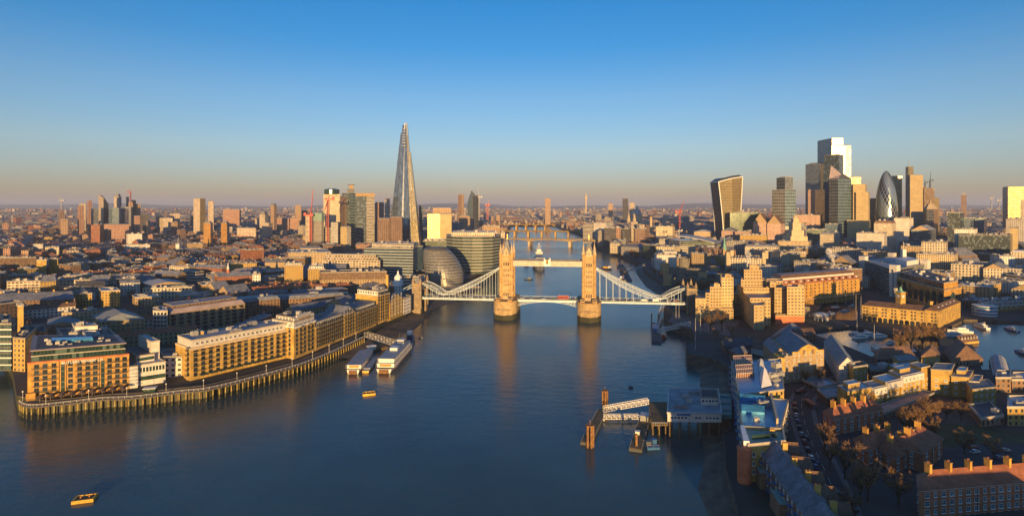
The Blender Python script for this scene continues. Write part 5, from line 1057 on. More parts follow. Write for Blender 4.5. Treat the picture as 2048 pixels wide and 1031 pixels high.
# leaning round hall
Y0 = 735; hall = thing('round_glass_hall', 'leaning egg shaped glass hall ringed by pale bands beside the river', 'hall', (XP(888, Y0), Y0, GZ)); rings = []; N = 14
def ell(cx, cy, rx, ry, z, n=40): return [V(cx + rx * math.cos(2 * math.pi * k / n), cy + ry * math.sin(2 * math.pi * k / n), z) for k in range(n)]
ztop = ZP(499, Y0); RG = []
for k in range(N + 1):
    f = k / N; l = 858 - 13 * math.sin(min(1, f * 1.3) * math.pi / 2); rr_ = 926 + 2 * math.sin(math.pi * f) - 31 * f ** 2.6
    cx, rx = XP((l + rr_) / 2, Y0), (XP(rr_, Y0) - XP(l, Y0)) / 2; RG.append((cx, Y0 + 10 * f, rx, rx * .9, GZ + (ztop - GZ) * f))
mb = MB(); mb.loft([ell(*g) for g in RG]); part('glazing', mb, FM('glass_hall'), hall, False)
for g, g2 in zip(RG, RG[1:]):
    mb = MB(); e = 1.012; mb.loft([ell(g[0], g[1], g[2] * e, g[3] * e, g[4] + .1), ell(g[0], g[1], g[2] * e, g[3] * e, g[4] + .6)], cap=True); part('floor_ring', mb, MT['ship_grey'], hall)
g = RG[-1]; mb = MB(); mb.loft([ell(g[0], g[1], g[2] * .96, g[3] * .96, g[4] + 1.2), ell(g[0], g[1] + 2, g[2] * .6, g[3] * .6, g[4] + 2.6)]); part('roof', mb, MT['roof_grey'], hall)
mb = MB(); c = V(XP(893, 700), 700); mb.prism([V(c.x + 42 * math.cos(a), c.y + 20 + 14 * math.sin(a)) for a in [math.pi * 2 * k / 24 for k in range(24)]], GZ, GZ + 3, 0); part('plinth', mb, MT['pale_stone'], hall); take([V(XP(842, 700), 690), V(XP(928, 700), 690), V(XP(928, 790), 790), V(XP(842, 790), 790)], 5)
# round fronted glass office
cv = [(893, 905), (905, 884), (925, 872), (945, 868), (965, 870), (985, 880), (1001, 905), (1001, 960), (893, 960)]; q = [V(XP(a, Y), Y) for a, Y in cv]; take(q)
ro = thing('curved_glass_office', 'round fronted green glass office with bright bands of sun, behind the round hall', 'office building', (lerp2(q, .5, .5).x, 900, GZ)); z = ZP(474, 870)
mb = MB(); mb.prism(q, GZ, z, 0, fac=FB('glass_green')); part('wall', mb, FM('glass_green'), ro)
for k in range(1, 12): mb = MB(); mb.prism([p + (p - V(XP(946, 920), 920)) * .008 for p in q], GZ + k * (z - GZ) / 12, GZ + k * (z - GZ) / 12 + .7, 0, bottom=True); part('floor_band', mb, MT['off_white'], ro)
flat_roof(ro, q, z, 'roof_mauve', .6); qi = [V(XP(905, 915), 900), V(XP(990, 915), 900), V(XP(990, 950), 950), V(XP(905, 950), 950)]; storey(ro, qi, z, z + 6, 'cream_stone', 0, 'roof_pale', .4, n=6)
for (lb, a, b, ya, top, dep, fm) in (('long low glass office roof left of the round fronted office', 846, 893, 930, 482, 40, 'glass_green'), ('dark glazed office between the round hall and the round fronted office', 873, 893, 860, 500, 30, 'glass_dark'), ('pale stone office with a long flat roof above the round fronted office', 934, 996, 1150, 465, 30, 'cream_stone'), ('cream waterside office at the left end of the concrete bridge', 988, 1010, 1420, 465, 40, 'far_pale'), ('orange brick waterside block behind the left tower top', 965, 1000, 1330, 452, 40, 'far_warm')):
    bld(lb, 'office building', a, b, ya, None, top, dep, fm)
# ================================================================ right bank: hotel
ht = thing('stepped_hotel', 'stepped sand coloured concrete hotel beside the right bridge approach', 'hotel', (XP(1500, 530), 530, GZ))
def wing(a, b, Y, top, dep, fm='hotel_concrete', base=GZ, nm='wing', y2=None):
    q = quad((XP(a, Y), Y), (XP(b, y2 or Y), y2 or Y), dep) if not isinstance(dep, list) else [V(XP(a, Y), Y), V(XP(b, Y), Y)] + [V(XP(m, n), n) for m, n in dep]; z = ZP(top, Y); mb = MB(); mb.prism(q, base, z, 0, fac=FB(fm) if fm in FACS else None); w_ = part(nm, mb, FM(fm) if fm in FACS else MT[fm], ht); take(q, 1)
    mb = MB(); i = shrink(q, .35); [mb.prism([m, n, i[(k + 1) % 4], i[k]], z - .1, z + .9) for k, (m, n) in enumerate(zip(q, q[1:] + q[:1]))]; part('parapet', mb, MT['concrete_h'], w_); mb = MB(); mb.face([V(p.x, p.y, z + .05) for p in i]); part('roof', mb, MT['roof_mauve'], w_); return q, z
HW = [(1391, 1411, 520, 598, 26), (1411, 1420, 523, 587, 24), (1420, 1443, 526, 575, 24), (1443.3, 1467, 529, 556, 22),
      (1508, 1527, 482, 612, [(1530, 500), (1500, 500)]), (1500, 1541, 500.5, 597, [(1541, 530), (1487, 530)]), (1487, 1548, 530.5, 577, [(1548, 548), (1473, 562)]), (1482, 1532, 540, 561, 13), (1488, 1524, 549, 541, 18),
      (1532.3, 1566, 533, 563, 15), (1549, 1574, 520, 577, 13), (1574.3, 1609, 510, 575, 14)]
for i, (a, b, Y, top, dep) in enumerate(HW): q, z = wing(a, b, Y, top, dep, 'hotel_panel' if i in (0, 4) else 'hotel_concrete')
for a, b, Y, top, dep, base in ((1428, 1440, 530, 569, 8, ZP(575, 526)), (1540, 1552, 524, 566, 7, ZP(575, 521)), (1596, 1608, 512, 571, 8, ZP(575, 510)), (1450, 1463, 531, 551, 8, ZP(556, 529)), (1499, 1518, 550, 533, 8, ZP(541, 546))): wing(a, b, Y, top, dep, 'hotel_panel', base, 'roof_house')
for k in range(12): mb = MB(); c = V(XP(1488 + k * 3, 546), 545.9); mb.box((c.x, c.y, ZP(541, 546) + .8), (.4, .3, 1.2)); part('roof_rail', mb, MT['concrete_h'], ht)
wing(1460, 1496, 556, 588, 14, 'hotel_concrete', GZ, 'link_block'); wing(1551, 1608, 507, 632, 6, 'brick_r', GZ, 'podium'); wing(1411, 1467, 518, 619, 6, 'hotel_concrete', GZ, 'podium')
# orange warehouse with the mansard roof behind it
A, B = V(XP(1560, 585), 585), V(XP(1718, 640), 640)
dx, q, z = bld('long orange brick quay building with a mauve double mansard roof above the dock', 'warehouse', 1560, 1719, 585, 640, 571, 34, 'brick_o', None); zq = z
wv = win_mesh(2.0, 2.2, 'brick_t', 'glass', 'bar'); window_grid(dx, q[0], q[1], GZ + 8.5, 4, [.05 + i * .0525 for i in range(18)], 3.7, wv)
window_grid(dx, q[1], q[2], GZ + 8.5, 4, 5, 3.7, wv)
mb = MB(); o = V(q[1].y - q[0].y, q[0].x - q[1].x).normalized(); mb.prism([q[0] + o * 2.5, q[1] + o * 2.5, q[1], q[0]], GZ + 6, GZ + 6.5, bottom=True); part('colonnade_roof', mb, MT['pale_stone'], dx)
for k in range(26): c = q[0].lerp(q[1], k / 25) + o * 2.2; mb = MB(); mb.bar((c.x, c.y, GZ), (c.x, c.y, GZ + 6), .35, 8); part('column', mb, MT['brick_b'], dx)
for u in (.28, .52, .76): mb = MB(); a_, b_ = q[0].lerp(q[1], u), q[0].lerp(q[1], u + .012); mb.prism([a_ + o * .3, b_ + o * .3, b_, a_], GZ + 7, z); part('hoist_bay', mb, MT['brick_b'], dx)
mansard(dx, shrink(q, .4), z, 4.5, 'clay', 3.5, 'roof_mauve'); q3 = shrink(q, 4.5); mb = MB(); mb.prism(q3, z + 4.4, z + 6.6); part('upper_storey', mb, MT['off_white'], dx); mansard(dx, shrink(q3, -.5), z + 6.5, 3, 'brown_tile', 4, 'roof_mauve', 'upper_roof')
for k in range(22): c = q[0].lerp(q[1], .03 + k * .0445); mb = MB(); mb.box((c.x, c.y + 2.6, z + 2.6), (2, 2.4, 1.8), math.atan2(q[1].y - q[0].y, q[1].x - q[0].x)); part('dormer', mb, MT['off_white' if k % 2 else 'glass'], dx)
# clock warehouse in the docks
def arches(root, q, n, z0, w_, h, rows=0, mt='glass'):
    d = (q[1] - q[0]); L = d.length; d.normalize(); nn = V(d.y, -d.x)
    for k in range(n):
        c = q[0] + d * (L * (k + .5) / n) + nn * .12; mb = MB(); P = [c - d * w_ / 2, c + d * w_ / 2]; pts = [V(P[0].x, P[0].y, z0), V(P[1].x, P[1].y, z0)] + [V(*(c + d * (w_ / 2 * math.cos(a))).xy, z0 + h - w_ / 2 + w_ / 2 * math.sin(a)) for a in [math.pi * j / 8 for j in range(9)]]
        mb.face(pts); part('arch_window', mb, MT[mt], root)
iv, q, z = bld('yellow brick dock warehouse with arcades and a slender clock tower', 'warehouse', 1724, 1876, 523, 489, 610, 14, 'brick_y', None); wi = win_mesh(1.5, 1.7, 'brick_t', 'glass', 'bar')
pitched_roof(iv, q, z, 3.6, 'brown_tile', True, .06); window_grid(iv, q[0], q[1], GZ + 5.2, 3, [.03 + i * .0427 for i in range(23)], 2.9, wi, skip=lambda r, i: i % 3 == 2); arches(iv, q, 14, GZ, 3.2, 4.2)
qr = quad((XP(1876, 489), 489), (XP(1921, 536), 536), 13); mb = MB(); mb.prism(qr, GZ, z + 1, caps=False); part('wing', mb, MT['brick_y'], iv); take(qr); pitched_roof(iv, qr, z + 1, 3.6, 'brown_tile', True, .06); window_grid(iv, qr[0], qr[1], GZ + 5.2, 3, 9, 2.9, wi)
c = lerp2(q, .47, .6); mb = MB(); mb.box((c.x, c.y, z + 6.5), (5.4, 5.4, 14), .2); mb.box((c.x, c.y, z + 13.6), (6.2, 6.2, .5), .2); tw = part('clock_tower', mb, MT['brick_y'], iv); mb = MB(); mb.lathe(c, [(4.1, z + 13.8), (1.2, z + 15.2), (1.2, z + 17), (0, z + 19)], 4, ph=math.pi / 4 + .2); part('tower_roof', mb, MT['copper'], tw)
for rz in (.2, .2 - math.pi / 2, .2 + math.pi / 2): mb = MB(); n_ = V(math.sin(rz), -math.cos(rz)); mb.bar(c + n_ * 2.6 + V(0, 0, z + 10), c + n_ * 2.85 + V(0, 0, z + 10), 1.5, 16); part('clock_face', mb, MT['off_white'], tw)
c = lerp2(q, .86, .6); mb = MB(); mb.box((c.x, c.y, z + 3.6), (2.6, 2.6, 7)); mb.box((c.x, c.y, z + 7.2), (3.2, 3.2, .4)); part('bell_turret', mb, MT['brick_y'], iv)
for k in range(5): mb = MB(); c = lerp2(qr, .15 + .17 * k, .25); mb.box((c.x, c.y, z + 3), (1.6, 1.2, .5), 1.0); part('rooflight', mb, MT['white'], iv)
# arched brick trade building and the grey office beside it
cq, q, z = bld('long brown brick dock office with tall arches and a sunlit orange end wall', 'office building', 1794, 1888, 640, 560, 589, 34, 'brick_o', None, q=[V(XP(1794, 650), 650), V(XP(1888, 552), 552), V(XP(1923, 572), 572), V(XP(1838, 690), 690)]); z = 30; mb = MB(); mb.prism(q, z - 6, z, 0); part('frieze', mb, MT['brick_o'], cq)
arches(cq, q, 8, GZ + 5, 9, 16, mt='glass_g'); arches(cq, q[1:] + q[:1], 1, GZ + 9, 11, 11, mt='glass_g'); mb = MB(); mb.prism(shrink(q, -.5), GZ + 4, GZ + 4.7, bottom=True); part('string_course', mb, MT['pale_stone'], cq); mb = MB(); mb.prism(shrink(q, -.5), z, z + .7, bottom=True); part('cornice', mb, MT['pale_stone'], cq)
qs = storey(cq, q, z + .7, z + 6.5, 'glass_dark', 3, 'roof_dark', .5); roof_plants(cq, qs, z + 6.6, 14, rnd); mb = MB(); e = [qs[1], qs[2]]; d_ = (e[1] - e[0]).normalized(); mb.prism([e[0] + V(d_.y, -d_.x) * .4, e[1] + V(d_.y, -d_.x) * .4, e[1], e[0]], z + .7, z + 6.2); part('end_screen', mb, MT['brick_o'], cq)
ih, q, z = bld('grey ribbon windowed office slab with white corner stair towers beyond the docks', 'office building', 1727, 1785, 760, 655, 522, 45, 'dark_bands', 'flat', 'roof_pale', n=8, q=[V(XP(1727, 770), 770), V(XP(1786, 655), 655), V(XP(1852, 720), 720), V(XP(1790, 830), 830)])
for u, v in ((0, 0), (1, .05), (1, .98), (.0, .9)): mb = MB(); c = lerp2(q, u, v); mb.box((c.x, c.y, (z + 6 + GZ) / 2), (8, 8, z + 6 - GZ), .5); part('stair_tower', mb, MT['off_white'], ih)
mb = MB(); mb.prism([lerp2(q, .55, .5), lerp2(q, .9, .5), lerp2(q, .9, .9), lerp2(q, .55, .9)], z, z + 6); part('plant_room', mb, MT['white'], ih); c = lerp2(q, .5, .8); mb = MB(); mb.box((c.x, c.y, z + 8), (5, 5, 16)); mb.bar((c.x, c.y, z + 14), (c.x, c.y, z + 26), .3); part('aerial_tower', mb, MT['pink' if 0 else 'off_white'], ih)
# waterside flats, right edge
wf, q, z = bld('yellow brick waterside flats with curved white roofs at the right edge of the dock', 'flats', 1960, 2060, 560, 575, 615, 20, 'yellow_brick', None)
window_grid(wf, q[0], q[1], GZ + 3, 4, [.04 + .096 * i for i in range(10)], 3.2, win_mesh(2, 2, 'white', 'glass_b', 'bar'), bal=bal_mesh(2.6, 1.2, 'white'), balskip=lambda r, i: i % 3 != 1)
qq = storey(wf, q, z, z + 3.2, 'white_render', 1.5, 'roof_pale', .3)
for k in range(4):
    for u0 in (.02 + .26 * k,): 
        e = [lerp2(qq, u0, .1), lerp2(qq, u0 + .16, .1), lerp2(qq, u0 + .16, .8), lerp2(qq, u0, .8)]; mb = MB(); mb.prism(e, z + 3.2, z + 5.6); part('penthouse', mb, MT['off_white'], wf); mb = MB(); n = 6
        for j in range(n):
            a0, a1 = math.pi * j / n, math.pi * (j + 1) / n; f0, f1 = .5 - .55 * math.cos(a0), .5 - .55 * math.cos(a1); h0, h1 = z + 5.6 + 1.6 * math.sin(a0), z + 5.6 + 1.6 * math.sin(a1)
            mb.face([V(*lerp2(e, f0, -.1).xy, h0), V(*lerp2(e, f1, -.1).xy, h1), V(*lerp2(e, f1, 1).xy, h1), V(*lerp2(e, f0, 1).xy, h0)])
        part('curved_roof', mb, MT['roof_pale'], wf)
c = V(XP(1969, 548), 548); mb = MB(); mb.lathe(c, [(10, GZ), (10, GZ + 9.6), (9.4, GZ + 9.7)], 24); rt_ = part('round_end', mb, MT['off_white'], wf)
for k in range(3): mb = MB(); mb.lathe(c, [(10.08, GZ + 1.4 + 3 * k), (10.08, GZ + 2.9 + 3 * k)], 24); part('ribbon_window', mb, MT['glass_b'], rt_)
# ================================================================ right bank: wharf flats, warehouse, cottages
def roofed(label, cat, pts, z, mat, rm, name=None, flat=True, par=.5):
    c = sum(pts, V(0, 0)) / len(pts); r = thing(name or cat.replace(' ', '_'), label, cat, (c.x, c.y, GZ)); take(pts, 1); mb = MB(); f = FACS.get(mat); mb.prism(pts, GZ - 1.5, z, 0, fac=f[1] if f else None); part('wall', mb, f[0] if f else MT[mat], r)
    if flat: flat_roof(r, pts, z, rm, par)
    return r
# positions found from roof level
def atz(px, py, z): Y = F * (HC - z) / (py - YH); return V(XP(px, Y), Y)
z = 24; q = [atz(1479, 790, z), atz(1568, 779, z), atz(1562, 718, z), atz(1462, 722, z)]
pq = roofed('riverside flats with a blue roof, copper glass conservatories and a white pyramid rooflight', 'flats', q, z, 'yellow_brick', 'roof_blue')
for v0, v1 in ((.46, .6), (.80, .92)):
    e = [lerp2(q, .03, v0), lerp2(q, .40, v0), lerp2(q, .40, v1), lerp2(q, .03, v1)]; mb = MB(); mb.prism(e, z, z + 2.2, caps=False); mb.face([V(e[0].x, e[0].y, z + 2.2), V(e[1].x, e[1].y, z + 2.2), V(e[2].x, e[2].y, z + 4.4), V(e[3].x, e[3].y, z + 4.4)]); mb.face([V(e[1].x, e[1].y, z + 2.2), V(e[2].x, e[2].y, z), V(e[2].x, e[2].y, z + 4.4)]); g_ = part('conservatory', mb, MT['glass_o'], pq)
    mb = MB()
    for k in range(11): a, b_ = e[0].lerp(e[1], k / 10), e[3].lerp(e[2], k / 10); mb.bar(V(a.x, a.y, z), V(a.x, a.y, z + 2.3), .1); mb.bar(V(a.x, a.y, z + 2.25), V(b_.x, b_.y, z + 4.45), .1)
    for f in (0, .5, 1): a, b_ = e[0].lerp(e[3], f), e[1].lerp(e[2], f); mb.bar(V(a.x, a.y, z + 2.25 + 2.2 * f), V(b_.x, b_.y, z + 2.25 + 2.2 * f), .1)
    part('glazing_bar', mb, MT['white'], g_)
mb = MB(); e = [lerp2(q, .50, .10), lerp2(q, .74, .14), lerp2(q, .72, .52), lerp2(q, .50, .50)]; tp = V(*lerp2(q, .60, .36).xy, z + 6.5)
for a, b_ in zip(e, e[1:] + e[:1]): mb.face([V(a.x, a.y, z + .4), V(b_.x, b_.y, z + .4), tp])
part('pyramid_rooflight', mb, MT['white'], pq); mb = MB(); e = [lerp2(q, .5, .55), lerp2(q, .66, .55), lerp2(q, .64, .98), lerp2(q, .52, .98)]; tp = V(*lerp2(q, .57, .75).xy, z + 5)
for a, b_ in zip(e, e[1:] + e[:1]): mb.face([V(a.x, a.y, z + .4), V(b_.x, b_.y, z + .4), tp])
part('pyramid_rooflight', mb, MT['off_white'], pq); roof_plants(pq, q, z, 5, rnd, .75, .95)
window_grid(pq, q[3], q[0], GZ + 2, 5, 9, 3.2, win_mesh(1.8, 1.9, 'white', 'glass_b', 'bar'), bal=bal_mesh(2.6, 1.3, 'blue'), balskip=lambda r, i: i % 2)
z = 22; q = [atz(1484, 853, z), atz(1567, 851, z), atz(1572, 790, z), atz(1474, 790, z)]
q = [q[0], atz(1562, 857, z), atz(1577, 800, z), q[3]]
ps = roofed('nearer riverside flats with blue glazed roof lanterns and a sunlit ridge wall', 'flats', q, z, 'yellow_brick', 'roof_blue')
for v0, v1 in ((.78, .93), (.40, .56)):
    e = [lerp2(q, .04, v0), lerp2(q, .56, v0), lerp2(q, .56, v1), lerp2(q, .04, v1)]; m0, m1 = e[0].lerp(e[3], .5), e[1].lerp(e[2], .5); mb = MB(); zz = lambda p, h: V(p.x, p.y, z + h)
    mb.prism(e, z, z + 1.2, caps=False); mb.face([zz(e[0], 1.2), zz(e[1], 1.2), zz(m1, 3), zz(m0, 3)]); mb.face([zz(e[2], 1.2), zz(e[3], 1.2), zz(m0, 3), zz(m1, 3)]); mb.face([zz(e[1], 1.2), zz(e[2], 1.2), zz(m1, 3)]); mb.face([zz(e[3], 1.2), zz(e[0], 1.2), zz(m0, 3)]); part('roof_lantern', mb, MT['glass_b'], ps)
mb = MB(); a, b_ = lerp2(q, .64, 1.0), lerp2(q, .86, .12); d_ = V(.9, .3) * 1.2; mb.prism([a, b_, b_ + d_, a + d_], z, z + 2.6); part('ridge_wall', mb, MT['pale_stone'], ps); roof_plants(ps, q, z, 4, rnd, .35, .6)
window_grid(ps, q[1], q[2], GZ + 3, 4, 9, 3.3, win_mesh(1.6, 1.9, 'white', 'glass', 'bar'), bal=bal_mesh(2.4), balskip=lambda r, i: i % 2); window_grid(ps, q[3], q[0], GZ + 2, 4, 9, 3.3, win_mesh(1.8, 1.9, 'white', 'glass_b', 'bar'), bal=bal_mesh(2.6, 1.3, 'blue'), balskip=lambda r, i: i % 2)
z = 21; q = [atz(1496, 892, z), atz(1571, 884, z), atz(1565, 853, z), atz(1486, 858, z)]
pe = roofed('brick end block of the riverside flats with a railed terrace and a rounded corner', 'flats', q, z, 'brick_y', 'roof_green', par=1.0); mb = MB(); mb.lathe(q[0] + V(-1.2, .6), [(2.6, GZ - 1.5), (2.6, z - 1.5), (2.8, z - 1.4), (2.8, z - .6)], 20); part('rounded_corner', mb, MT['brick_r'], pe)
mb = MB(); e = [lerp2(q, .15, .35), lerp2(q, .8, .35), lerp2(q, .8, .39), lerp2(q, .15, .39)]; mb.prism(e, z, z + 1.8); sc_ = part('terrace_screen', mb, MT['glass_g'], pe); mb = MB(); [mb.box((*q[0].lerp(q[1], .2 + .065 * k).xy, z + .2), (.2, .2, 1)) for k in range(8)]; part('rail_post', mb, MT['white'], pe)
mb = MB(); a, b_ = lerp2(q, -.1, .1), lerp2(q, -.06, 1.05); mb.prism([a, a + V(2.2, -.3), b_ + V(1.6, 0), b_], z - .5, z + 1.6); part('white_parapet', mb, MT['white'], pe)
mb = MB(); mb.lathe(lerp2(q, 1.02, .2), [(4.2, GZ), (4.2, z - 3), (4.4, z - 2.9)], 20); part('round_bay', mb, MT['brick_o'], pe)
window_grid(pe, q[0], q[1], GZ + 3, 3, 4, 3.4, win_mesh(1.4, 1.7, 'white', 'glass', 'bar'))
# yellow gabled warehouse
A, B = G(1569, 766), G(1648, 758)
gw, q, z = bld('yellow brick warehouse with a broad gable half in sunlight and slate roofs behind', 'warehouse', 1569, 1648, A.y, B.y, 712, 42, 'brick_t', None); zf = z
o = V(q[1].y - q[0].y, q[0].x - q[1].x).normalized(); e = [q[0].lerp(q[1], .20), q[1]]; c0 = e[0].lerp(e[1], .5)
mb = MB(); Z = lambda p, h: V(p.x, p.y, h); w2 = [Z(e[0], z), Z(e[1], z), Z(e[1], z + 2.2), Z(e[0].lerp(e[1], .82), z + 2.2), Z(e[0].lerp(e[1], .72), z + 4.2), Z(c0, z + 6.2), Z(e[0].lerp(e[1], .28), z + 4.2), Z(e[0].lerp(e[1], .18), z + 2.2), Z(e[0], z + 2.2)]
mb.face(w2); bk = [p - o * .6 for p in w2]; mb.face(bk[::-1]); [mb.face([w2[i], bk[i], bk[(i + 1) % 9], w2[(i + 1) % 9]][::-1]) for i in range(9)]; gb = part('gable', mb, [MT['brick_y']], gw)
for u in (.36, .64): mb = MB(); c = e[0].lerp(e[1], u) + o * .1; mb.face([Z(c + (e[1] - e[0]).normalized() * x, z + h) for x, h in ((-1.1, .3), (1.1, .3), (1.1, 2.4), (.7, 3), (-.7, 3), (-1.1, 2.4))]); part('arch_window', mb, MT['brick_b'], gb)
qs = [lerp2(q, .2, .02), lerp2(q, 1, .02), lerp2(q, 1, 1), lerp2(q, .2, 1)]; pitched_roof(gw, qs, z - .2, 6, 'slate', False, 0, gable=MT['brick_t']); qs = [lerp2(q, -.12, .3), lerp2(q, .19, .3), lerp2(q, .19, 1), lerp2(q, -.12, 1)]; mb = MB(); mb.prism(qs, GZ, z - 2, caps=False); part('side_range', mb, MT['brick_t'], gw); pitched_roof(gw, qs, z - 2, 4, 'slate', False, 0)
wg = win_mesh(1.15, 1.7, 'white', 'glass', 'cross')
window_grid(gw, q[0], q[1], GZ + 2.6, 5, [.06, .24, .36, .53, .65, .82, .93], 3.35, wg); window_grid(gw, q[3], q[0], GZ + 2.6, 5, 7, 3.35, wg); mb = MB(); mb.prism([q[0] + V(-3.5, 1), q[0], q[3].lerp(q[0], .7), q[3].lerp(q[0], .7) + V(-3.5, 0)], GZ, z - 1); part('lower_bay', mb, MT['brick_y'], gw)
RB = [ # label, cat, ax, bx, ya, yb, top, dep, wall, roof, roofmat, h
 ('white gabled house with a red tiled roof behind the yellow warehouse', 'house', 1537, 1562, 395, 405, 703, 20, 'off_white', 'pitch', 'brown_tile', 5),
 ('long slate roofed warehouse running towards the hotel', 'warehouse', 1535, 1585, 430, 425, 680, 40, 'dark_brick', 'pitch', 'slate', 6),
 ('brown tiled dock house behind the slate warehouse', 'house', 1592, 1632, 440, 445, 672, 16, 'brown_brick', 'pitch', 'brown_tile', 4),
 ('dark brick pub with chimneys on the lock corner', 'pub', 1452, 1512, 402, 408, 694, 18, 'dark_brick', 'pitch', 'roof_dark', 4),
 ('small round ended lock keeper house by the lock entrance', 'house', 1476, 1500, 380, 385, 707, 12, 'brown_brick', 'hip', 'slate', 3),
 ('white gabled terrace with a long grey seamed roof, close to the dock basin', 'terrace', 1678, 1712, 336, 338, 731, 60, 'off_white', 'pitch', 'zinc', 5),
 ('small yellow topped brick house beside the white gabled terrace', 'house', 1707, 1736, 330, 334, 735, 9, 'brick_y', 'flat', 'roof_dark', 0),
 ('dark brick house row with white windows below the dark tiled boathouse', 'houses', 1742, 1775, 332, 334, 742, 12, 'dark_brick', 'flat', 'roof_grey', 0),
 ('low dark tiled boathouse with a row of white windows', 'boathouse', 1754, 1832, 372, 376, 718, 16, 'dark_brick', 'hip', 'brown_tile', 6),
 ('rounded brown tiled hall with a golden end behind the stepped houses', 'hall', 1843, 1880, 380, None, 712, 16, 'brick_y', 'hip', 'brown_tile', 5),
 ('big dark brown tiled hall with hipped roof beside the dock basin', 'hall', 1904, 1966, 372, 378, 722, 26, 'brown_brick', 'hip', 'brown_tile', 9),
 ('brown tiled house with a sunlit yellow roof slope by the dock', 'house', 1920, 1958, 440, 446, 690, 14, 'brick_y', 'pitch', 'brown_tile', 6),
 ('dark brick dock cottages with white windows at the basin corner', 'houses', 1992, 2022, 322, None, 756, 14, 'brown_brick', 'flat', 'roof_grey', 0),
 ('dark brick dock cottage with a blue roof at the right edge', 'house', 2024, 2062, 326, None, 760, 14, 'brown_brick', 'flat', 'roof_blue', 0),
 ('low flat roofed garage block by the bend of the lane', 'garage', 1640, 1676, 322, 330, 776, 18, 'dark_brick', 'flat', 'roof_blue', 0),
 ('flat roofed brick house with pale parapet beside the low garages', 'house', 1655, 1700, 300, 305, 797, 16, 'dark_brick', 'flat', 'roof_grey', 0),
 ('low dark terrace with a purple grey roof in front of the stepped houses', 'terrace', 1754, 1868, 278, 312, 833, 9, 'brown_brick', 'flat', 'roof_mauve', 0),
 ('brown brick deck access flats with pale edged roofs at the right edge', 'flats', 1962, 2008, 272, 276, 838, 20, 'brown_brick', 'flat', 'roof_dark', 0),
 ('sunlit pale balcony house on the deck access flats at the right edge', 'flats', 2015, 2062, 274, None, 815, 16, 'yellow_brick', 'flat', 'roof_blue', 0),
]
RBD = {}
for (lb, cat, a, b, ya, yb, top, dep, fm, rf, rm, h) in RB:
    RBD[lb] = bld(lb, cat, a, b, ya, yb, top, dep, fm, rf, rm, h, n=1, along=False if 'long grey' in lb or 'slate roofed warehouse' in lb or 'white gabled house' in lb else None); r, q, z = RBD[lb]
    if fm in ('off_white', 'brick_y', 'dark_brick', 'brown_brick', 'yellow_brick') and fm not in FACS: window_grid(r, q[0], q[1], GZ + 2, max(1, int((z - GZ - 1) / 3)), max(2, int((q[1] - q[0]).length / 3.2)), 3, win_mesh(1.2, 1.5, 'white', 'glass', 'cross'))
r, q, z = next(v for k, v in RBD.items() if 'white gabled terrace' in k); window_grid(r, q[3], q[0], GZ + 3, 3, 14, 3.2, win_mesh(1.3, 1.6, 'white', 'glass', 'bar'))
r, q, z = next(v for k, v in RBD.items() if 'lock corner' in k); chimneys(r, [lerp2(q, .1, .5), lerp2(q, .9, .5)], z + 3)
r, q, z = next(v for k, v in RBD.items() if 'brown tiled hall with hipped' in k); mb = MB(); c = lerp2(q, .5, .25); mb.lathe(c, [(3, z), (3, z + 4.5), (1.8, z + 7), (.6, z + 7.4), (0, z + 11)], 4, ph=.7); part('tiled_turret', mb, MT['clay'], r)
# stepped houses: each a house of its own
SH = [(1695, 1742, 285, 292, 783, 11), (1742.5, 1770, 296, 301, 776, 11), (1771, 1800, 300, 306, 764, 12), (1801, 1842, 306, 314, 752, 12), (1790, 1832, 326, 331, 738, 11), (1800, 1838, 345, 350, 722, 12), (1842.5, 1860, 318, 322, 735, 11), (1862, 1902, 318, 316, 738, 13), (1902.5, 1938, 315, 313, 752, 13), (1938.5, 1958, 312, 311, 762, 12), (1945, 1992, 300, 304, 778, 14)]
wh = win_mesh(1.4, 1.3, 'white', 'glass', 'cross')
SHL = ['first stepped house at the lane end of the sunlit row, with a dark front', 'second stepped house from the lane, its pale upper wall overhanging', 'third stepped house from the lane, pale wall above a garden', 'fourth stepped house from the lane, the longest pale wall', 'blue roofed stepped house in the second row behind the longest pale wall', 'stepped house with a glazed lean-to, highest of the back row', 'tall yellow stair house where the two stepped wings meet', 'dark fronted stepped house just past the tall yellow stair house', 'stepped house with a sunlit yellow top, two past the stair house', 'low stepped house with grey roof, three past the stair house', 'last and lowest stepped house towards the dock, dark brick']
for i, (a, b, ya, yb, top, dep) in enumerate(SH):
    r, q, z = bld(SHL[i], 'house', a, b, ya, yb, top, dep, 'brick_y', 'flat', 'roof_blue' if i in (0, 2, 4) else 'roof_grey', n=0, name='stepped_house', group='stepped terrace houses by the lane', par=.3)
    n = max(1, int((q[1] - q[0]).length / 3.4)); window_grid(r, q[0], q[1], GZ + 1.8, 3, n, 3.1, wh); window_grid(r, q[1], q[2], GZ + 1.8, 3, 2, 3.1, wh)
    if i in (1, 2, 3): mb = MB(); o = V(q[1].y - q[0].y, q[0].x - q[1].x).normalized() * 1.6; mb.prism([q[0] + o, q[1] + o, q[1], q[0]], z - 3.6, z, bottom=True); part('overhang', mb, MT['off_white'], r); window_grid(r, q[0] + o, q[1] + o, z - 2.6, 1, n, 3, wh)
    if i in (0, 3, 8): storey(r, [lerp2(q, .2, .4), lerp2(q, .7, .4), lerp2(q, .7, .95), lerp2(q, .2, .95)], z, z + 2, 'brick_y', 0, 'roof_blue', .2)
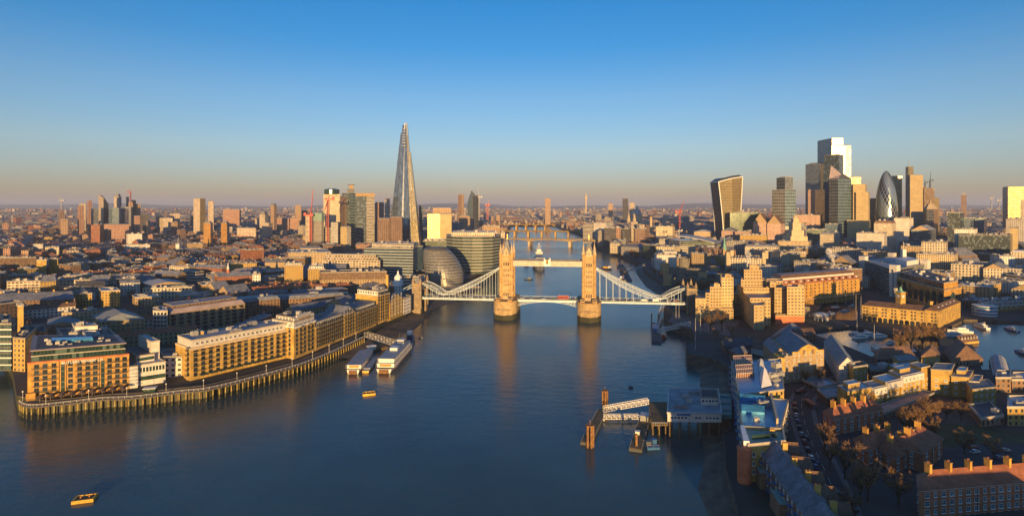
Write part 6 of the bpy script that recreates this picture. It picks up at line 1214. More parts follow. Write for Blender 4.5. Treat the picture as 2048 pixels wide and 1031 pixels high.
# red brick council blocks with chimneys
wr = win_mesh(1.7, 1.75, 'white', 'glass', 'cross'); wr2 = win_mesh(1.15, 1.75, 'white', 'glass', 'cross')
def council(label, a, b, ya, yb, top, dep, ncol, rows, nch, gutter=True):
    r, q, z = bld(label, 'flats', a, b, ya, yb, top, dep, 'brick_r', None, name='council_flats', group='red brick council blocks with tall chimneys'); pitched_roof(r, q, z, 4.2, 'clay', True, .12, .5)
    ang = math.atan2(q[1].y - q[0].y, q[1].x - q[0].x); window_grid(r, q[0], q[1], z - 2.7 - 2.9 * (rows - 1), rows, ncol, 2.9, wr, skip=lambda r_, i: i % 3 == 1); window_grid(r, q[0], q[1], z - 2.7 - 2.9 * (rows - 1), rows, ncol, 2.9, wr2, skip=lambda r_, i: i % 3 != 1)
    window_grid(r, q[3], q[0], z - 2.7 - 2.9 * (rows - 1), rows, 2, 2.9, wr2); mb = MB(); mb.prism(shrink(q, -.3), z - .35, z + .05, bottom=True); part('eaves', mb, MT['off_white'], r)
    chimneys(r, [lerp2(q, (k + .5) / nch, .5) for k in range(nch)], z + 3.0, 3.9, (.9, 2.2), 'brick_o', ang)
    mb = MB(); c = q[0].lerp(q[1], .47) + V(math.sin(ang), -math.cos(ang)) * .2; mb.bar((c.x, c.y, GZ), (c.x, c.y, z), .1, 6); part('downpipe', mb, MT['black'], r); return r, q, z
council('red brick council block with five chimneys beside the lane, the farthest back', 1666, 1766, 262, 275, 838, 11, 7, 5, 5)
council('red brick council block with stepped wings in the middle of the three', 1733, 1800, 232, 240, 899, 12, 5, 4, 3)
council('red brick council wing joining the middle block to the nearest block', 1786, 1850, 226, 236, 915, 12, 4, 4, 3)
council('long red brick council block cut off by the bottom edge, the nearest of all', 1838, 2080, 193, 200, 980, 11, 14, 4, 6)
r, q, z = council('narrow red brick council wing running back from the nearest block', 1845, 1885, 226, 240, 905, 20, 3, 4, 2)
# lane terrace with the long slate roof and sunlit chimneys
z = 17; rowp = [(1508, 885), (1548, 945), (1590, 1005), (1640, 1075), (1690, 1140)]
for i in range(4):
    (x0, y0), (x1, y1) = rowp[i], rowp[i + 1]; A, B = atz(x0, y0, z), atz(x1, y1, z); d = (B - A).normalized(); nrm = V(-d.y, d.x) * 11; q = [B - nrm * 0, A, A + nrm, B + nrm][::1]; q = [A, B, B + nrm, A + nrm]
    lb = ['slate roofed lane terrace house at the brick end block', 'second slate roofed house down the lane terrace', 'third slate roofed house down the lane terrace, at the bottom edge', 'fourth slate roofed house down the lane terrace, cut by the bottom edge'][i]
    c = lerp2(q, .5, .5); r = thing('terrace_house', lb, 'terrace house', (c.x, c.y, GZ), 0, 'slate roofed houses along the lane'); mb = MB(); mb.prism(q, GZ - 1, z, 0, caps=False); part('wall', mb, MT['brick_b'], r); pitched_roof(r, q, z, 5, 'slate', True, 0, .3, gable=MT['brick_o']); take(q, 1)
    window_grid(r, q[0], q[1], GZ + 1.5, 3, 5, 3.1, wr2, bal=bal_mesh(2.2, 1.4, 'blue'), balskip=lambda r_, j: j % 2); window_grid(r, q[2], q[3], GZ + 1.5, 3, 5, 3.1, wr2)
    chimneys(r, [lerp2(q, .02, .62), lerp2(q, .52, .7)], z + 3, 3.6, (1.8, 1.0), 'brick_y', math.atan2(d.y, d.x) + math.pi / 2)
    for u in (.28, .78): 
        e = [lerp2(q, u - .11, .72), lerp2(q, u + .11, .72), lerp2(q, u + .11, 1.3), lerp2(q, u - .11, 1.3)]; mb = MB(); mb.prism(e, GZ, z + 1.2, caps=False); part('cross_wing', mb, MT['brick_b'], r); pitched_roof(r, e, z + 1.2, 3.0, 'brown_tile', False, 0, .2, name='wing_roof', gable=MT['brick_o'])
    mb = MB(); e = [lerp2(q, .2, -.25), lerp2(q, .7, -.25), lerp2(q, .7, 0), lerp2(q, .2, 0)]; mb.prism(e, GZ - 1, z - 4); part('rear_extension', mb, MT['brick_b'], r); mb = MB(); mb.face([V(p.x, p.y, z - 3.9) for p in e]); part('extension_roof', mb, MT['roof_green'], r)
# unseen neighbours behind the camera whose long shadow falls across the lane
for k, (x, Y, wx, h) in enumerate(((78, 120, 28, 24), (106, 120, 30, 23.5), (136, 112, 46, 21.7), (182, 112.5, 50, 21.7), (232, 112, 54, 20.5), (286, 112.5, 62, 20.5), (348, 112, 90, 20.5))):
    q = [V(x, Y), V(x + wx, Y), V(x + wx, Y + 16), V(x, Y + 16)]; r = thing('unseen_warehouse', 'tall brick warehouse standing outside the view, behind the camera', 'warehouse', (x, Y, GZ), 0, 'warehouses behind the camera'); mb = MB(); mb.prism(q, GZ, h, fac=FB('brown_brick')); part('wall', mb, FM('brown_brick'), r); pitched_roof(r, q, h, 4, 'slate', True, .1)
# cars by the council blocks and on the lane
for i, (px, py, col, rz, lb) in enumerate(((1671, 984, 'silver', -.9, 'silver car parked on the lane across from the slate terrace'), (1612, 876, 'black', 1.4, 'dark car on the lane near the brick end block'), (1628, 924, 'blue', -.95, 'dark blue car parked against the far kerb of the lane'), (1704, 1020, 'black', -.95, 'black car at the bottom edge of the lane'),
        (1944, 896, 'red', .2, 'red car in the shady car park under a bare tree'), (1950, 905, 'white', .3, 'white car next to the red car in the shady car park'), (2010, 902, 'silver', .1, 'silver car alone at the back of the car park'), (1998, 917, 'blue', .3, 'blue car in the middle of the car park'), (1893, 944, 'blue', .2, 'blue car close to the nearest council block'), (1596, 786, 'black', .4, 'black car at the bend under the yellow warehouse'), (1606, 783, 'red', .5, 'red car at the bend, next to the black one'))):
    p = G(px, py); car(lb, col, V(p.x, p.y, GZ + .03), rz, 'cars parked on the near right bank')
NTH = ['first', 'second', 'third', 'fourth', 'fifth', 'sixth', 'seventh', 'eighth', 'ninth', 'tenth', 'eleventh', 'twelfth']
kb = inset([V(p.x, p.y, GZ) for p in lane], 3.2)
for i, (p, a) in enumerate(along(kb[4:34], 8.6)[2:14]): car(f"{['silver', 'black', 'blue', 'white', 'black', 'red'][i % 6]} car, {NTH[i]} in the kerbside row up the lane from the bottom edge", ['silver', 'black', 'blue', 'white', 'black', 'red'][i % 6], V(p.x, p.y, GZ + .03), a, 'cars parked on the near right bank')
p = G(1621, 812); bs_ = thing('bus_shelter', 'dark red shelter on the island of the lane bend', 'shelter', (p.x, p.y, GZ)); mb = MB(); mb.box((p.x, p.y, GZ + 2.6), (3, 9, .2)); part('roof', mb, MT['brick_r'], bs_); mb = MB(); mb.box((p.x - 1, p.y, GZ + 1.3), (.2, 8.6, 2.5)); part('back_panel', mb, MT['steel'], bs_)
# dock boats
for i, (lb, px, py, rz, L, kind) in enumerate((('white motor yacht moored nose in below the clock warehouse', 1722, 676, .25, 15, 'm'), ('second white motor yacht rafted beside the first, below the clock warehouse', 1737, 672, .25, 17, 'm'), ('white cabin cruiser half hidden by the golden tree', 1760, 674, .15, 14, 'm'), ('tall masted sailing yacht behind the two white motor yachts', 1712, 668, .3, 14, 's'),
        ('sailing yacht with a bare mast in the narrow channel', 1750, 700, 1.4, 14, 's'), ('small white boat under the golden trees', 1782, 686, .5, 10, 'm'), ('white flybridge yacht moored under the arched dock office', 1905, 672, 2.9, 17, 'm'), ('twin hulled white cruiser in front of the first flybridge yacht', 1920, 664, 2.8, 18, 'm'), ('white yacht moored bow on, centre of the right hand basin', 1962, 655, 1.5, 17, 'm'),
        ('blue and white boat moored bow on at the right quay', 2022, 660, 1.55, 15, 'm'), ('dark blue cruiser at the right edge of the basin', 2044, 706, 1.5, 14, 'm'), ('tall red hulled sailing ship with two masts in the upper dock', 1672, 618, .2, 22, 's'), ('white sailing yacht beside the red hulled ship', 1690, 622, .2, 13, 's'), ('white motor boat in the upper dock near the round pavilion', 1662, 628, .3, 11, 'm'), ('white motor boat moored along the orange quay building', 1640, 632, .3, 12, 'm'), ('tall masted yacht at the corner of the upper dock', 1706, 612, .4, 13, 's'), ('pale motor boat moored by the grey office slab', 1752, 628, .2, 12, 'm'))):
    p = G(px, py, 4.6); (motor_yacht if kind == 'm' else sail_yacht)(lb, p, rz, L, 4.6, hull='blue' if 'blue' in lb else 'red_hull' if 'red hulled ship with' in lb or 'tall red' in lb else 'white_hull')
p, p2 = G(2000, 742, 4.6), G(1990, 704, 4.6); hb = thing('houseboat', 'long houseboat with a pale rounded canopy in the right basin', 'boat', (p.x, p.y, 4.6), math.atan2(p2.y - p.y, p2.x - p.x)); L = (p2 - p).length
link('hull', hull_mesh(L, 10, -.3, 1.5, [MT['navy'], MT['deck']], .1), hb); mb = MB(); [mb.loft([[V(-L * .42, 4.4 * math.cos(math.pi * k / 8), 1.5 + 4.2 * math.sin(math.pi * k / 8)), V(L * .42, 4.4 * math.cos(math.pi * k / 8), 1.5 + 4.2 * math.sin(math.pi * k / 8)), V(L * .42, 4.4 * math.cos(math.pi * (k + 1) / 8), 1.5 + 4.2 * math.sin(math.pi * (k + 1) / 8)), V(-L * .42, 4.4 * math.cos(math.pi * (k + 1) / 8), 1.5 + 4.2 * math.sin(math.pi * (k + 1) / 8))]] ) for k in range(8)]
mb.face([V(-L * .42, 4.4 * math.cos(math.pi * k / 8), 1.5 + 4.2 * math.sin(math.pi * k / 8)) for k in range(9)]); link('canopy', mb.mesh('canopy', [MT['roof_pale']]), hb); link('cabin_row', boxmesh('cabin_row', (0, 0, 2.2), (L * .8, 8.9, .9), [MT['glass']]), hb)
for i, (px, py, py2, zq_) in enumerate(((1391, 700, 545, 0), (1352, 640, 600, 0), (1358, 640, 602, 0), (1401, 668, 600, 0), (1712, 640, 575, 0), (1722, 640, 592, 0))): 
    p = G(px, py); fp = thing('flagpole', ['tall white mast on the lock pier', 'white flagpole on the hotel forecourt, nearer the bridge', 'white flagpole on the hotel forecourt, paired with another', 'pale mast in front of the hotel corner', 'mast at the dock edge beside the clock warehouse', 'second mast at the dock edge by the clock warehouse'][i], 'flagpole', p, 0, 'masts on the right bank'); mb = MB(); mb.bar((0, 0, 0), (0, 0, min(24, ZP(py2, p.y) - GZ)), .16, 6, r2=.08); link('pole', mb.mesh('pole', [MT['off_white']]), fp); mb = MB(); mb.box((0, 0, .3), (1.2, 1.2, .6)); link('base', mb.mesh('base', [MT['paving']]), fp)
p = G(1642, 640); rp = thing('round_pavilion', 'small round white columned pavilion by the dock', 'pavilion', p); mb = MB(); mb.lathe((0, 0, 0), [(6.2, 4.6), (6.4, 5.4), (4, 6.8), (0, 7.6)], 16); link('roof', mb.mesh('roof', [MT['off_white']]), rp)
for k in range(10): mb = MB(); a = k * math.pi / 5; mb.bar((5.6 * math.cos(a), 5.6 * math.sin(a), 0), (5.6 * math.cos(a), 5.6 * math.sin(a), 4.7), .4, 8); link('column', mb.mesh('column', [MT['white']]), rp)
# ================================================================ skyline
def tw(label, pts, top, mats, cat='skyscraper', rm='roof_grey', base=GZ, slope=None, crown=0, name=None):
    """tower from corners (px, distance), seen corners left to right first, then the back; MATS one per face or one for all"""
    q = [V(XP(a, Y), Y) for a, Y in pts]; c = sum(q, V(0, 0)) / len(q); z = ZP(top, min(p[1] for p in pts)); take(q, 6)
    r = thing(name or cat.replace(' ', '_'), label, cat, (c.x, c.y, base)); ms = [m.replace('glass_', 'sky_') if m in ('glass_green', 'glass_grey', 'glass_blue', 'glass_dark') else m for m in (mats if isinstance(mats, list) else [mats] * len(q))]
    zs = [z + (slope[i] if slope else 0) for i in range(len(q))]
    for m in dict.fromkeys(ms):
        mb = MB(); u0 = 0
        for i in range(len(q)):
            if ms[i] != m: continue
            a, b = q[i], q[(i + 1) % len(q)]; bay, st = FB(m); L = (b - a).length; uu = max(1, round(L / bay)) * bay; za, zb = zs[i], zs[(i + 1) % len(q)]
            mb.face([(a.x, a.y, base), (b.x, b.y, base), (b.x, b.y, zb), (a.x, a.y, za)], 0, [(0, 0), (uu, 0), (uu, zb - base), (0, za - base)])
        part('wall', mb, FM(m), r)
    mb = MB(); mb.face([V(p.x, p.y, h) for p, h in zip(q, zs)]); qi = shrink(q, 1.5) if len(q) == 4 else q
    if not slope: mb.prism([p.lerp(c, .08) for p in q], z, z + 1.2)
    part('roof', mb, MT[rm], r)
    if crown: mb = MB(); mb.prism([p.lerp(c, .3) for p in q], z, z + crown); part('crown', mb, MT['plant_g'], r)
    return r, q, z
# ---- glass pyramid tower
Y0 = 1400; sh = thing('glass_spire_tower', 'tapering glass pyramid skyscraper with splintered tip, tallest on the left', 'skyscraper', (XP(808, Y0), Y0, GZ))
def facet(b0, b1, t0, t1, ytop, Yf, db, dt, mat='shard_glass', dl=0):
    zt = ZP(ytop, Y0); B = [V(XP(b0, Y0), Yf + dl, GZ), V(XP(b1, Y0), Yf, GZ), V(XP(b1, Y0) - 1, Yf + db, GZ), V(XP(b0, Y0) + 1, Yf + db, GZ)]
    ym = Yf + (db - dt) * .55; T = [V(XP(t0, Y0), ym + dl * dt / db, zt), V(XP(t1, Y0), ym, zt), V(XP(t1, Y0), ym + dt, zt - 3), V(XP(t0, Y0), ym + dt, zt - 2)]
    mb = MB()
    for i in range(4):
        a, b, c, d = B[i], B[(i + 1) % 4], T[(i + 1) % 4], T[i]; L = (b - a).length; l2 = (c - d).length; mb.face([a, b, c, d], 0, [(0, 0), (L, 0), ((L + l2) / 2, zt - GZ), ((L - l2) / 2, zt - GZ)])
    mb.face(T); part('glass_facet', mb, FM(mat), sh)
facet(776, 823.5, 801, 808.5, 247, Y0 - 4, 56, 7, dl=26); facet(825, 839, 815.5, 818, 303, Y0 + 3, 44, 9, 'glass_gold'); facet(771, 785, 796.5, 800.5, 262, Y0 + 10, 44, 9, dl=12); facet(800, 830, 806.5, 811, 243, Y0 + 6, 40, 6, 'glass_grey'); facet(823.6, 826, 810.5, 812, 268, Y0 - 1, 40, 8, 'glass_gold')
mb = MB()
for k in range(7): z = ZP(290, Y0) + k * 7; mb.box((XP(805.5, Y0), Y0 + 20, z), (9 - k * .8, 8, .6))
mb.bar((XP(806, Y0), Y0 + 24, ZP(300, Y0)), (XP(806, Y0), Y0 + 24, ZP(244, Y0)), .8); part('spire_frame', mb, MT['grey_metal'], sh); take([V(XP(770, 1395), 1390), V(XP(842, 1395), 1390), V(XP(842, 1460), 1460), V(XP(770, 1460), 1460)])
# ---- flared tower with a curved top
Y0 = 1424; wt = thing('flared_tower', 'top heavy flared glass tower with a curved roof garden crown', 'skyscraper', (XP(1453, Y0), Y0, GZ)); rings = []
for k in range(13):
    f = k / 12; e = f ** 1.5; l, c, r_ = 1431 - 10 * e, 1448 - 11 * e, 1479 + 6 * e; zt = GZ + (ZP(364, Y0) - GZ) * f; up = f ** 6 * 10
    yo = -10 * e; rings.append([V(XP(l, Y0 + 52), Y0 + 52, zt + up * .2), V(XP(c, Y0 + yo), Y0 + yo, zt), V(XP((c + r_) / 2 + 2, Y0 + yo), Y0 + yo - 3, zt + up * .9), V(XP(r_, Y0 + yo + 4), Y0 + yo + 4, zt + up * 1.3), V(XP(r_ - 1, Y0 + 56), Y0 + 56, zt + up * 1.3)])
for idx, m in (((0,), 'brown_fins'), ((1, 2), 'glass_gold'), ((3, 4), 'glass_dark')):
    mb = MB()
    for a, b in zip(rings, rings[1:]):
        for i in idx: p, q_ = a[i], a[(i + 1) % 5]; L = (q_ - p).length; mb.face([p, q_, b[(i + 1) % 5], b[i]], 0, [(0, p.z), (L, q_.z), (L, b[(i + 1) % 5].z), (0, b[i].z)])
    part('wall', mb, FM(m), wt)
mb = MB(); T = rings[-1]; e = [p.lerp(sum(T, V(0, 0)) / 5, .25) + V(0, 0, 7) for p in T]; [mb.face([T[i], T[(i + 1) % 5], e[(i + 1) % 5], e[i]]) for i in range(5)]; mb.face(e); part('roof', mb, MT['steel'], wt)
for i in (0, 1, 3): mb = MB(); [mb.bar(a[i], b[i], 1.3) for a, b in zip(rings, rings[1:])]; part('white_edge', mb, MT['white'], wt)
mb = MB(); [mb.bar(T[i], T[i + 1], 1.3) for i in range(3)]; part('white_edge', mb, MT['white'], wt); take([V(XP(1425, 1420), 1410), V(XP(1488, 1420), 1410), V(XP(1488, 1480), 1490), V(XP(1425, 1480), 1490)])
# ---- bullet tower
gm_, t, b = newmat('diagonal_glass'); uv = t.nodes.new('ShaderNodeSeparateXYZ'); t.links.new(t.nodes.new('ShaderNodeUVMap').outputs[0], uv.inputs[0]); u, v = uv.outputs[0], uv.outputs[1]
A_ = M_(t, 'FRACT', M_(t, 'ADD', u, M_(t, 'MULTIPLY', v, .055))); B_ = M_(t, 'FRACT', M_(t, 'SUBTRACT', u, M_(t, 'MULTIPLY', v, .055))); ln = M_(t, 'MAXIMUM', M_(t, 'LESS_THAN', A_, .13), M_(t, 'LESS_THAN', B_, .13))
sp = M_(t, 'LESS_THAN', M_(t, 'FRACT', M_(t, 'ADD', M_(t, 'MULTIPLY', u, .1667), M_(t, 'MULTIPLY', v, .0092))), .42)
col = mix(t, sp, (.20, .27, .30), (.025, .035, .045)); col = mix(t, ln, col, (.42, .42, .40)); t.links.new(col, b.inputs['Base Color']); b.inputs['Metallic'].default_value = .6; b.inputs['Roughness'].default_value = .18
Y0 = 1505; gk = thing('bullet_tower', 'bullet shaped dark glass tower with spiralling diamond panes', 'skyscraper', (XP(1772.5, Y0), Y0, GZ)); zt = ZP(341, Y0) - GZ; mb = MB()
prof = [(.80, 0), (.92, .12), (.985, .26), (1, .38), (.965, .52), (.87, .66), (.74, .77), (.56, .87), (.37, .94), (.18, .985), (0, 1)]; pf = []
for i in range(40): f = i / 39; j = next(k for k in range(10) if prof[k + 1][1] >= f - 1e-6); a, c_ = prof[j], prof[j + 1]; s = (f - a[1]) / (c_[1] - a[1]); pf.append((26.5 * (a[0] + (c_[0] - a[0]) * s), f * zt + GZ))
mb.lathe((XP(1772.5, Y0), Y0), pf, 36, uvs=(.5, 1)); part('glazing', mb, gm_, gk, True); mb = MB(); mb.lathe((XP(1772.5, Y0), Y0), [(22.5, GZ), (22.5, GZ + 5)], 36); part('base_ring', mb, MT['white'], gk); take([V(XP(1772.5, Y0) + a, Y0 + c_) for a, c_ in ((-28, -28), (28, -28), (28, 28), (-28, 28))])
# ---- the rest of the cluster
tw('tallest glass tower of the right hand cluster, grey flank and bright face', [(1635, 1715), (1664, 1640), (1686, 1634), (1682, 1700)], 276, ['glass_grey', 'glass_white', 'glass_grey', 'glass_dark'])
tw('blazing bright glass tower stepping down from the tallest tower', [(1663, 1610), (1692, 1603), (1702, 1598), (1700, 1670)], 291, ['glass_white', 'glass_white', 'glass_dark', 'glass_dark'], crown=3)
tw('grey ribbed office tower left of the tallest tower', [(1611, 1600), (1640, 1560), (1650, 1590), (1640, 1640)], 327, ['glass_grey', 'glass_dark', 'glass_dark', 'glass_dark'], crown=4)
tw('gold and bronze lower tower in front of the grey ribbed tower', [(1616, 1490), (1630, 1480), (1650, 1470), (1650, 1520)], 379, ['pink_panel', 'glass_gold', 'glass_dark', 'glass_dark'])
r, q, z = tw('wedge shaped dark tower with a sloping left edge', [(1645, 1530), (1684, 1505), (1688, 1560), (1652, 1580)], 440, 'glass_dark'); mb = MB(); zt = ZP(311, 1530); b0 = [V(p.x, p.y, z) for p in q]; tq = [V(XP(1654, 1530), 1545, zt), V(XP(1684, 1505), 1520, zt), V(XP(1687, 1560), 1560, zt), V(XP(1656, 1580), 1575, zt)]; mb.loft([b0, tq]); part('sloping_wall', mb, FM('glass_dark'), r); mb = MB(); mb.prism([V(p.x, p.y) for p in (tq[0] * 1.0, tq[1], tq[2], tq[3])], zt, zt + 3); part('roof_screen', mb, MT['steel'], r)
r, q, z = tw('angular glass tower with a slanting pink facet under its apex', [(1658, 1400), (1676, 1385), (1703, 1405), (1690, 1440)], 357, ['glass_dark', 'glass_blue', 'glass_dark', 'glass_dark']); mb = MB(); ap = V(XP(1662, 1412), 1412, ZP(331, 1412)); P = [V(p.x, p.y, z) for p in q]; pk = V(XP(1683, 1395), 1395, ZP(348, 1395)); mb.face([P[0], P[1], pk, ap], 0); mb.face([P[1], P[2], pk], 1); mb.face([P[2], P[3], ap, pk], 1); mb.face([P[3], P[0], ap], 1); part('slanting_roof', mb, [MT['roof_mauve'], MT['steel']], r)
r, q, z = tw('stepped gold glass tower in three descending shoulders', [(1684, 1425), (1694, 1412), (1722, 1405), (1722, 1460)], 354, ['glass_dark', 'gold_fins', 'glass_gold', 'glass_dark'])
for a, b_, tp, Y in ((1706, 1729, 368, 1398), (1712, 1735, 384, 1390), (1694, 1738, 440, 1384)): mb = MB(); qq = quad((XP(a, Y), Y), (XP(b_, Y), Y - 3), 46); mb.prism(qq, GZ, ZP(tp, Y), 0, fac=FB('gold_fins')); part('shoulder', mb, FM('gold_fins'), r); take(qq)
tw('dark stepped glass tower standing alone right of the flared tower', [(1553, 1400), (1570, 1380), (1586, 1372), (1586, 1420)], 355, ['glass_dark', 'glass_grey', 'glass_dark', 'glass_dark'], crown=3)
tw('lower dark green shoulder block of the lone stepped tower', [(1544, 1372), (1570, 1362), (1592, 1364), (1592, 1396)], 380, ['glass_dark', 'glass_blue', 'glass_dark', 'glass_dark'])
tw('gold striped office slab directly behind the bullet tower', [(1781, 1800), (1804, 1790), (1804, 1830), (1782, 1830)], 352, 'gold_fins')
tw('dark blue office block left of the bullet tower', [(1738, 1560), (1754, 1550), (1754, 1600), (1738, 1600)], 397, 'glass_dark'); tw('pale capped office block behind the stepped gold tower', [(1730, 1650), (1743, 1645), (1743, 1690), (1730, 1690)], 396, 'far_pale')
r, q, z = tw('slim tower with dark flank, gold front and tall mast', [(1811, 1700), (1820, 1682), (1846, 1676), (1842, 1735)], 350, ['glass_dark', 'gold_fins', 'glass_dark', 'glass_dark']); mb = MB(); qq = [V(XP(a, Y), Y) for a, Y in ((1811, 1702), (1817, 1690), (1827, 1690), (1824, 1730))]; mb.prism(qq, z - 2, ZP(333, 1690), fac=FB('glass_dark')); part('upper_shaft', mb, FM('glass_gold'), r); mb = MB(); mb.bar((XP(1818, 1700), 1700, ZP(336, 1700)), (XP(1818, 1700), 1700, ZP(318, 1700)), 1.0, r2=.4); part('mast', mb, MT['grey_metal'], r)
tw('gold banded office wing at the foot of the masted tower', [(1822, 1560), (1852, 1545), (1858, 1590), (1826, 1600)], 424, 'window_bands'); tw('brown office tower right of the masted tower, crane behind', [(1848, 1760), (1869, 1750), (1869, 1790), (1848, 1790)], 376, ['brown_fins', 'glass_gold', 'brown_fins', 'brown_fins'])
tw('thin copper tower between the masted tower and the brown tower', [(1844, 1780), (1852, 1776), (1852, 1800), (1844, 1800)], 373, 'far_warm'); tw('gold glass block right of the dark octagonal tower', [(1866, 1640), (1879, 1632), (1879, 1670), (1866, 1670)], 396, 'glass_gold')
r, q, z = tw('dark octagonal tower with a pale pyramid cap', [(1846, 1500), (1853, 1480), (1868, 1480), (1876, 1500), (1868, 1525), (1853, 1525)], 418, ['brown_fins', 'glass_dark', 'brown_fins', 'brown_fins', 'brown_fins', 'brown_fins']); mb = MB(); c = sum(q, V(0, 0)) / 6; [mb.face([V(q[i].x, q[i].y, z), V(q[(i + 1) % 6].x, q[(i + 1) % 6].y, z), V(*q[(i + 1) % 6].lerp(c, .6).xy, z + 14), V(*q[i].lerp(c, .6).xy, z + 14)]) for i in range(6)]; mb.bar((c.x, c.y, z + 14), (c.x, c.y, z + 20), 2); part('pyramid_cap', mb, MT['pale_stone'], r)
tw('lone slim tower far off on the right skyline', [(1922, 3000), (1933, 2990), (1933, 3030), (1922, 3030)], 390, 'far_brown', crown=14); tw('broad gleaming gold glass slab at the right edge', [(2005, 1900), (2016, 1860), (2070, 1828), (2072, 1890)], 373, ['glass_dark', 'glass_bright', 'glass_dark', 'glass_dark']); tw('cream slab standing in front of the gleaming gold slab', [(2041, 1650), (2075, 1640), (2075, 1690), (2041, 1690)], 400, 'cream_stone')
# ---- left cluster
tw('pale tower with a pattern of staggered slots', [(648, 1440), (680, 1420), (693, 1450), (660, 1480)], 393, ['patterned', 'pink_panel', 'patterned', 'patterned'])
r, q, z = tw('cream tower with a rounded green glass crown behind the patterned tower', [(647, 1500), (664, 1490), (680, 1500), (664, 1530)], 388, 'patterned'); mb = MB(); c = sum(q, V(0, 0)) / 4; mb.lathe(c, [(20, z), (20, z + 12), (18, z + 13), (10, z + 15)], 20); part('crown', mb, MT['glass_g'], r)
r, q, z = tw('tall dark hospital tower with an overhanging top box', [(684, 1460), (700, 1440), (711, 1455), (700, 1490)], 386, ['dark_bands', 'glass_blue', 'dark_bands', 'dark_bands']); mb = MB(); c = sum(q, V(0, 0)) / 4; mb.box((c.x + 4, c.y, z + 6), (17, 14, 12), .3); mb.box((c.x + 5, c.y, z + 16), (10, 9, 10), .3, 1); mb.box((c.x + 5, c.y, z + 22), (18, 14, 2.2), .3); part('top_box', mb, [MT['steel'], MT['brick_t']], r)
r, q, z = tw('broad tan hospital slab with gold floor bands', [(711, 1400), (733, 1390), (749, 1395), (744, 1450), (713, 1450)], 392, ['dark_bands', 'window_bands', 'window_bands', 'dark_bands', 'dark_bands']); mb = MB(); c = sum(q, V(0, 0)) / 5; mb.prism([p.lerp(c, -.01) for p in q], z, z + 7); part('crown', mb, MT['stone'], r)
r, q, z = tw('slender concrete tower under construction with a green wrapped top', [(627, 1340), (643, 1325), (648, 1335), (632, 1370)], 440, ['concrete', 'white_fins', 'dark_bands', 'concrete']); mb = MB(); c = sum(q, V(0, 0)) / 4; mb.prism([p.lerp(c, -.08) for p in q], z - 2, z + 17); part('scaffold_wrap', mb, MT['roof_green'], r)
tw('half built concrete frame beside the green wrapped tower', [(648, 1345), (662, 1340), (662, 1370), (648, 1370)], 455, 'window_bands'); tw('white tower with dark zigzag bracing', [(662, 1310), (676, 1300), (682, 1315), (668, 1340)], 445, ['white_fins', 'glass_dark', 'white_fins', 'white_fins'])
tw('beige residential tower with a white top frame', [(681, 1285), (694, 1276), (702, 1282), (690, 1310)], 454, ['gold_fins', 'concrete', 'concrete', 'concrete'], crown=2)
tw('tan apartment tower left of the first red crane', [(611, 1400), (620, 1395), (626, 1405), (616, 1430)], 432, 'balcony_white')
for i, (a, b_, tp) in enumerate(((407, 426, 446), (442, 459, 446))): tw(('left' if i == 0 else 'right') + ' one of the twin orange brown tower blocks', [(a, 1385), (b_ - 5, 1370), (b_, 1385), (a + 6, 1415)], tp, ['orange_brick', 'concrete', 'glass_dark', 'orange_brick'], 'tower block', crown=4)
tw('white stepped tower with balconies in the left distance', [(519, 1750), (530, 1740), (537, 1760), (524, 1780)], 428, 'balcony_white', 'tower block', crown=8); tw('round shouldered golden tower in the left distance', [(541, 2000), (548, 1985), (554, 2000), (547, 2020)], 411, 'far_warm', 'tower block', crown=8)
tw('brown stone flats at the foot of the glass pyramid', [(755, 1330), (779, 1320), (790, 1340), (765, 1370)], 437, 'far_brown', 'flats'); tw('brown and grey flats against the base of the glass pyramid', [(781, 1310), (804, 1300), (806, 1330), (784, 1350)], 434, ['far_brown', 'far_brown', 'glass_gold', 'far_brown'], 'flats')
tw('tan office block between the striped slab and the glass pyramid', [(750, 1700), (765, 1690), (768, 1710), (752, 1730)], 405, 'far_pink', 'office building'); tw('pale tower just left of the glass pyramid', [(770, 1900), (779, 1895), (780, 1920), (771, 1920)], 397, 'far_pale', 'tower block')
r, q, z = tw('blazing gold glass cube office by the river, one half shining', [(855, 1233), (880, 1236), (903, 1240), (898, 1300)], 428, ['glass_bright', 'gold_fins', 'concrete', 'concrete'], 'office building'); tw('blue glass block between the glass pyramid and the gold cube', [(838, 1500), (846, 1495), (846, 1530), (838, 1530)], 412, 'glass_blue', 'office building'); tw('grey crowned office behind the gold cube', [(866, 1450), (902, 1440), (902, 1480), (866, 1480)], 416, 'far_warm', 'office building')
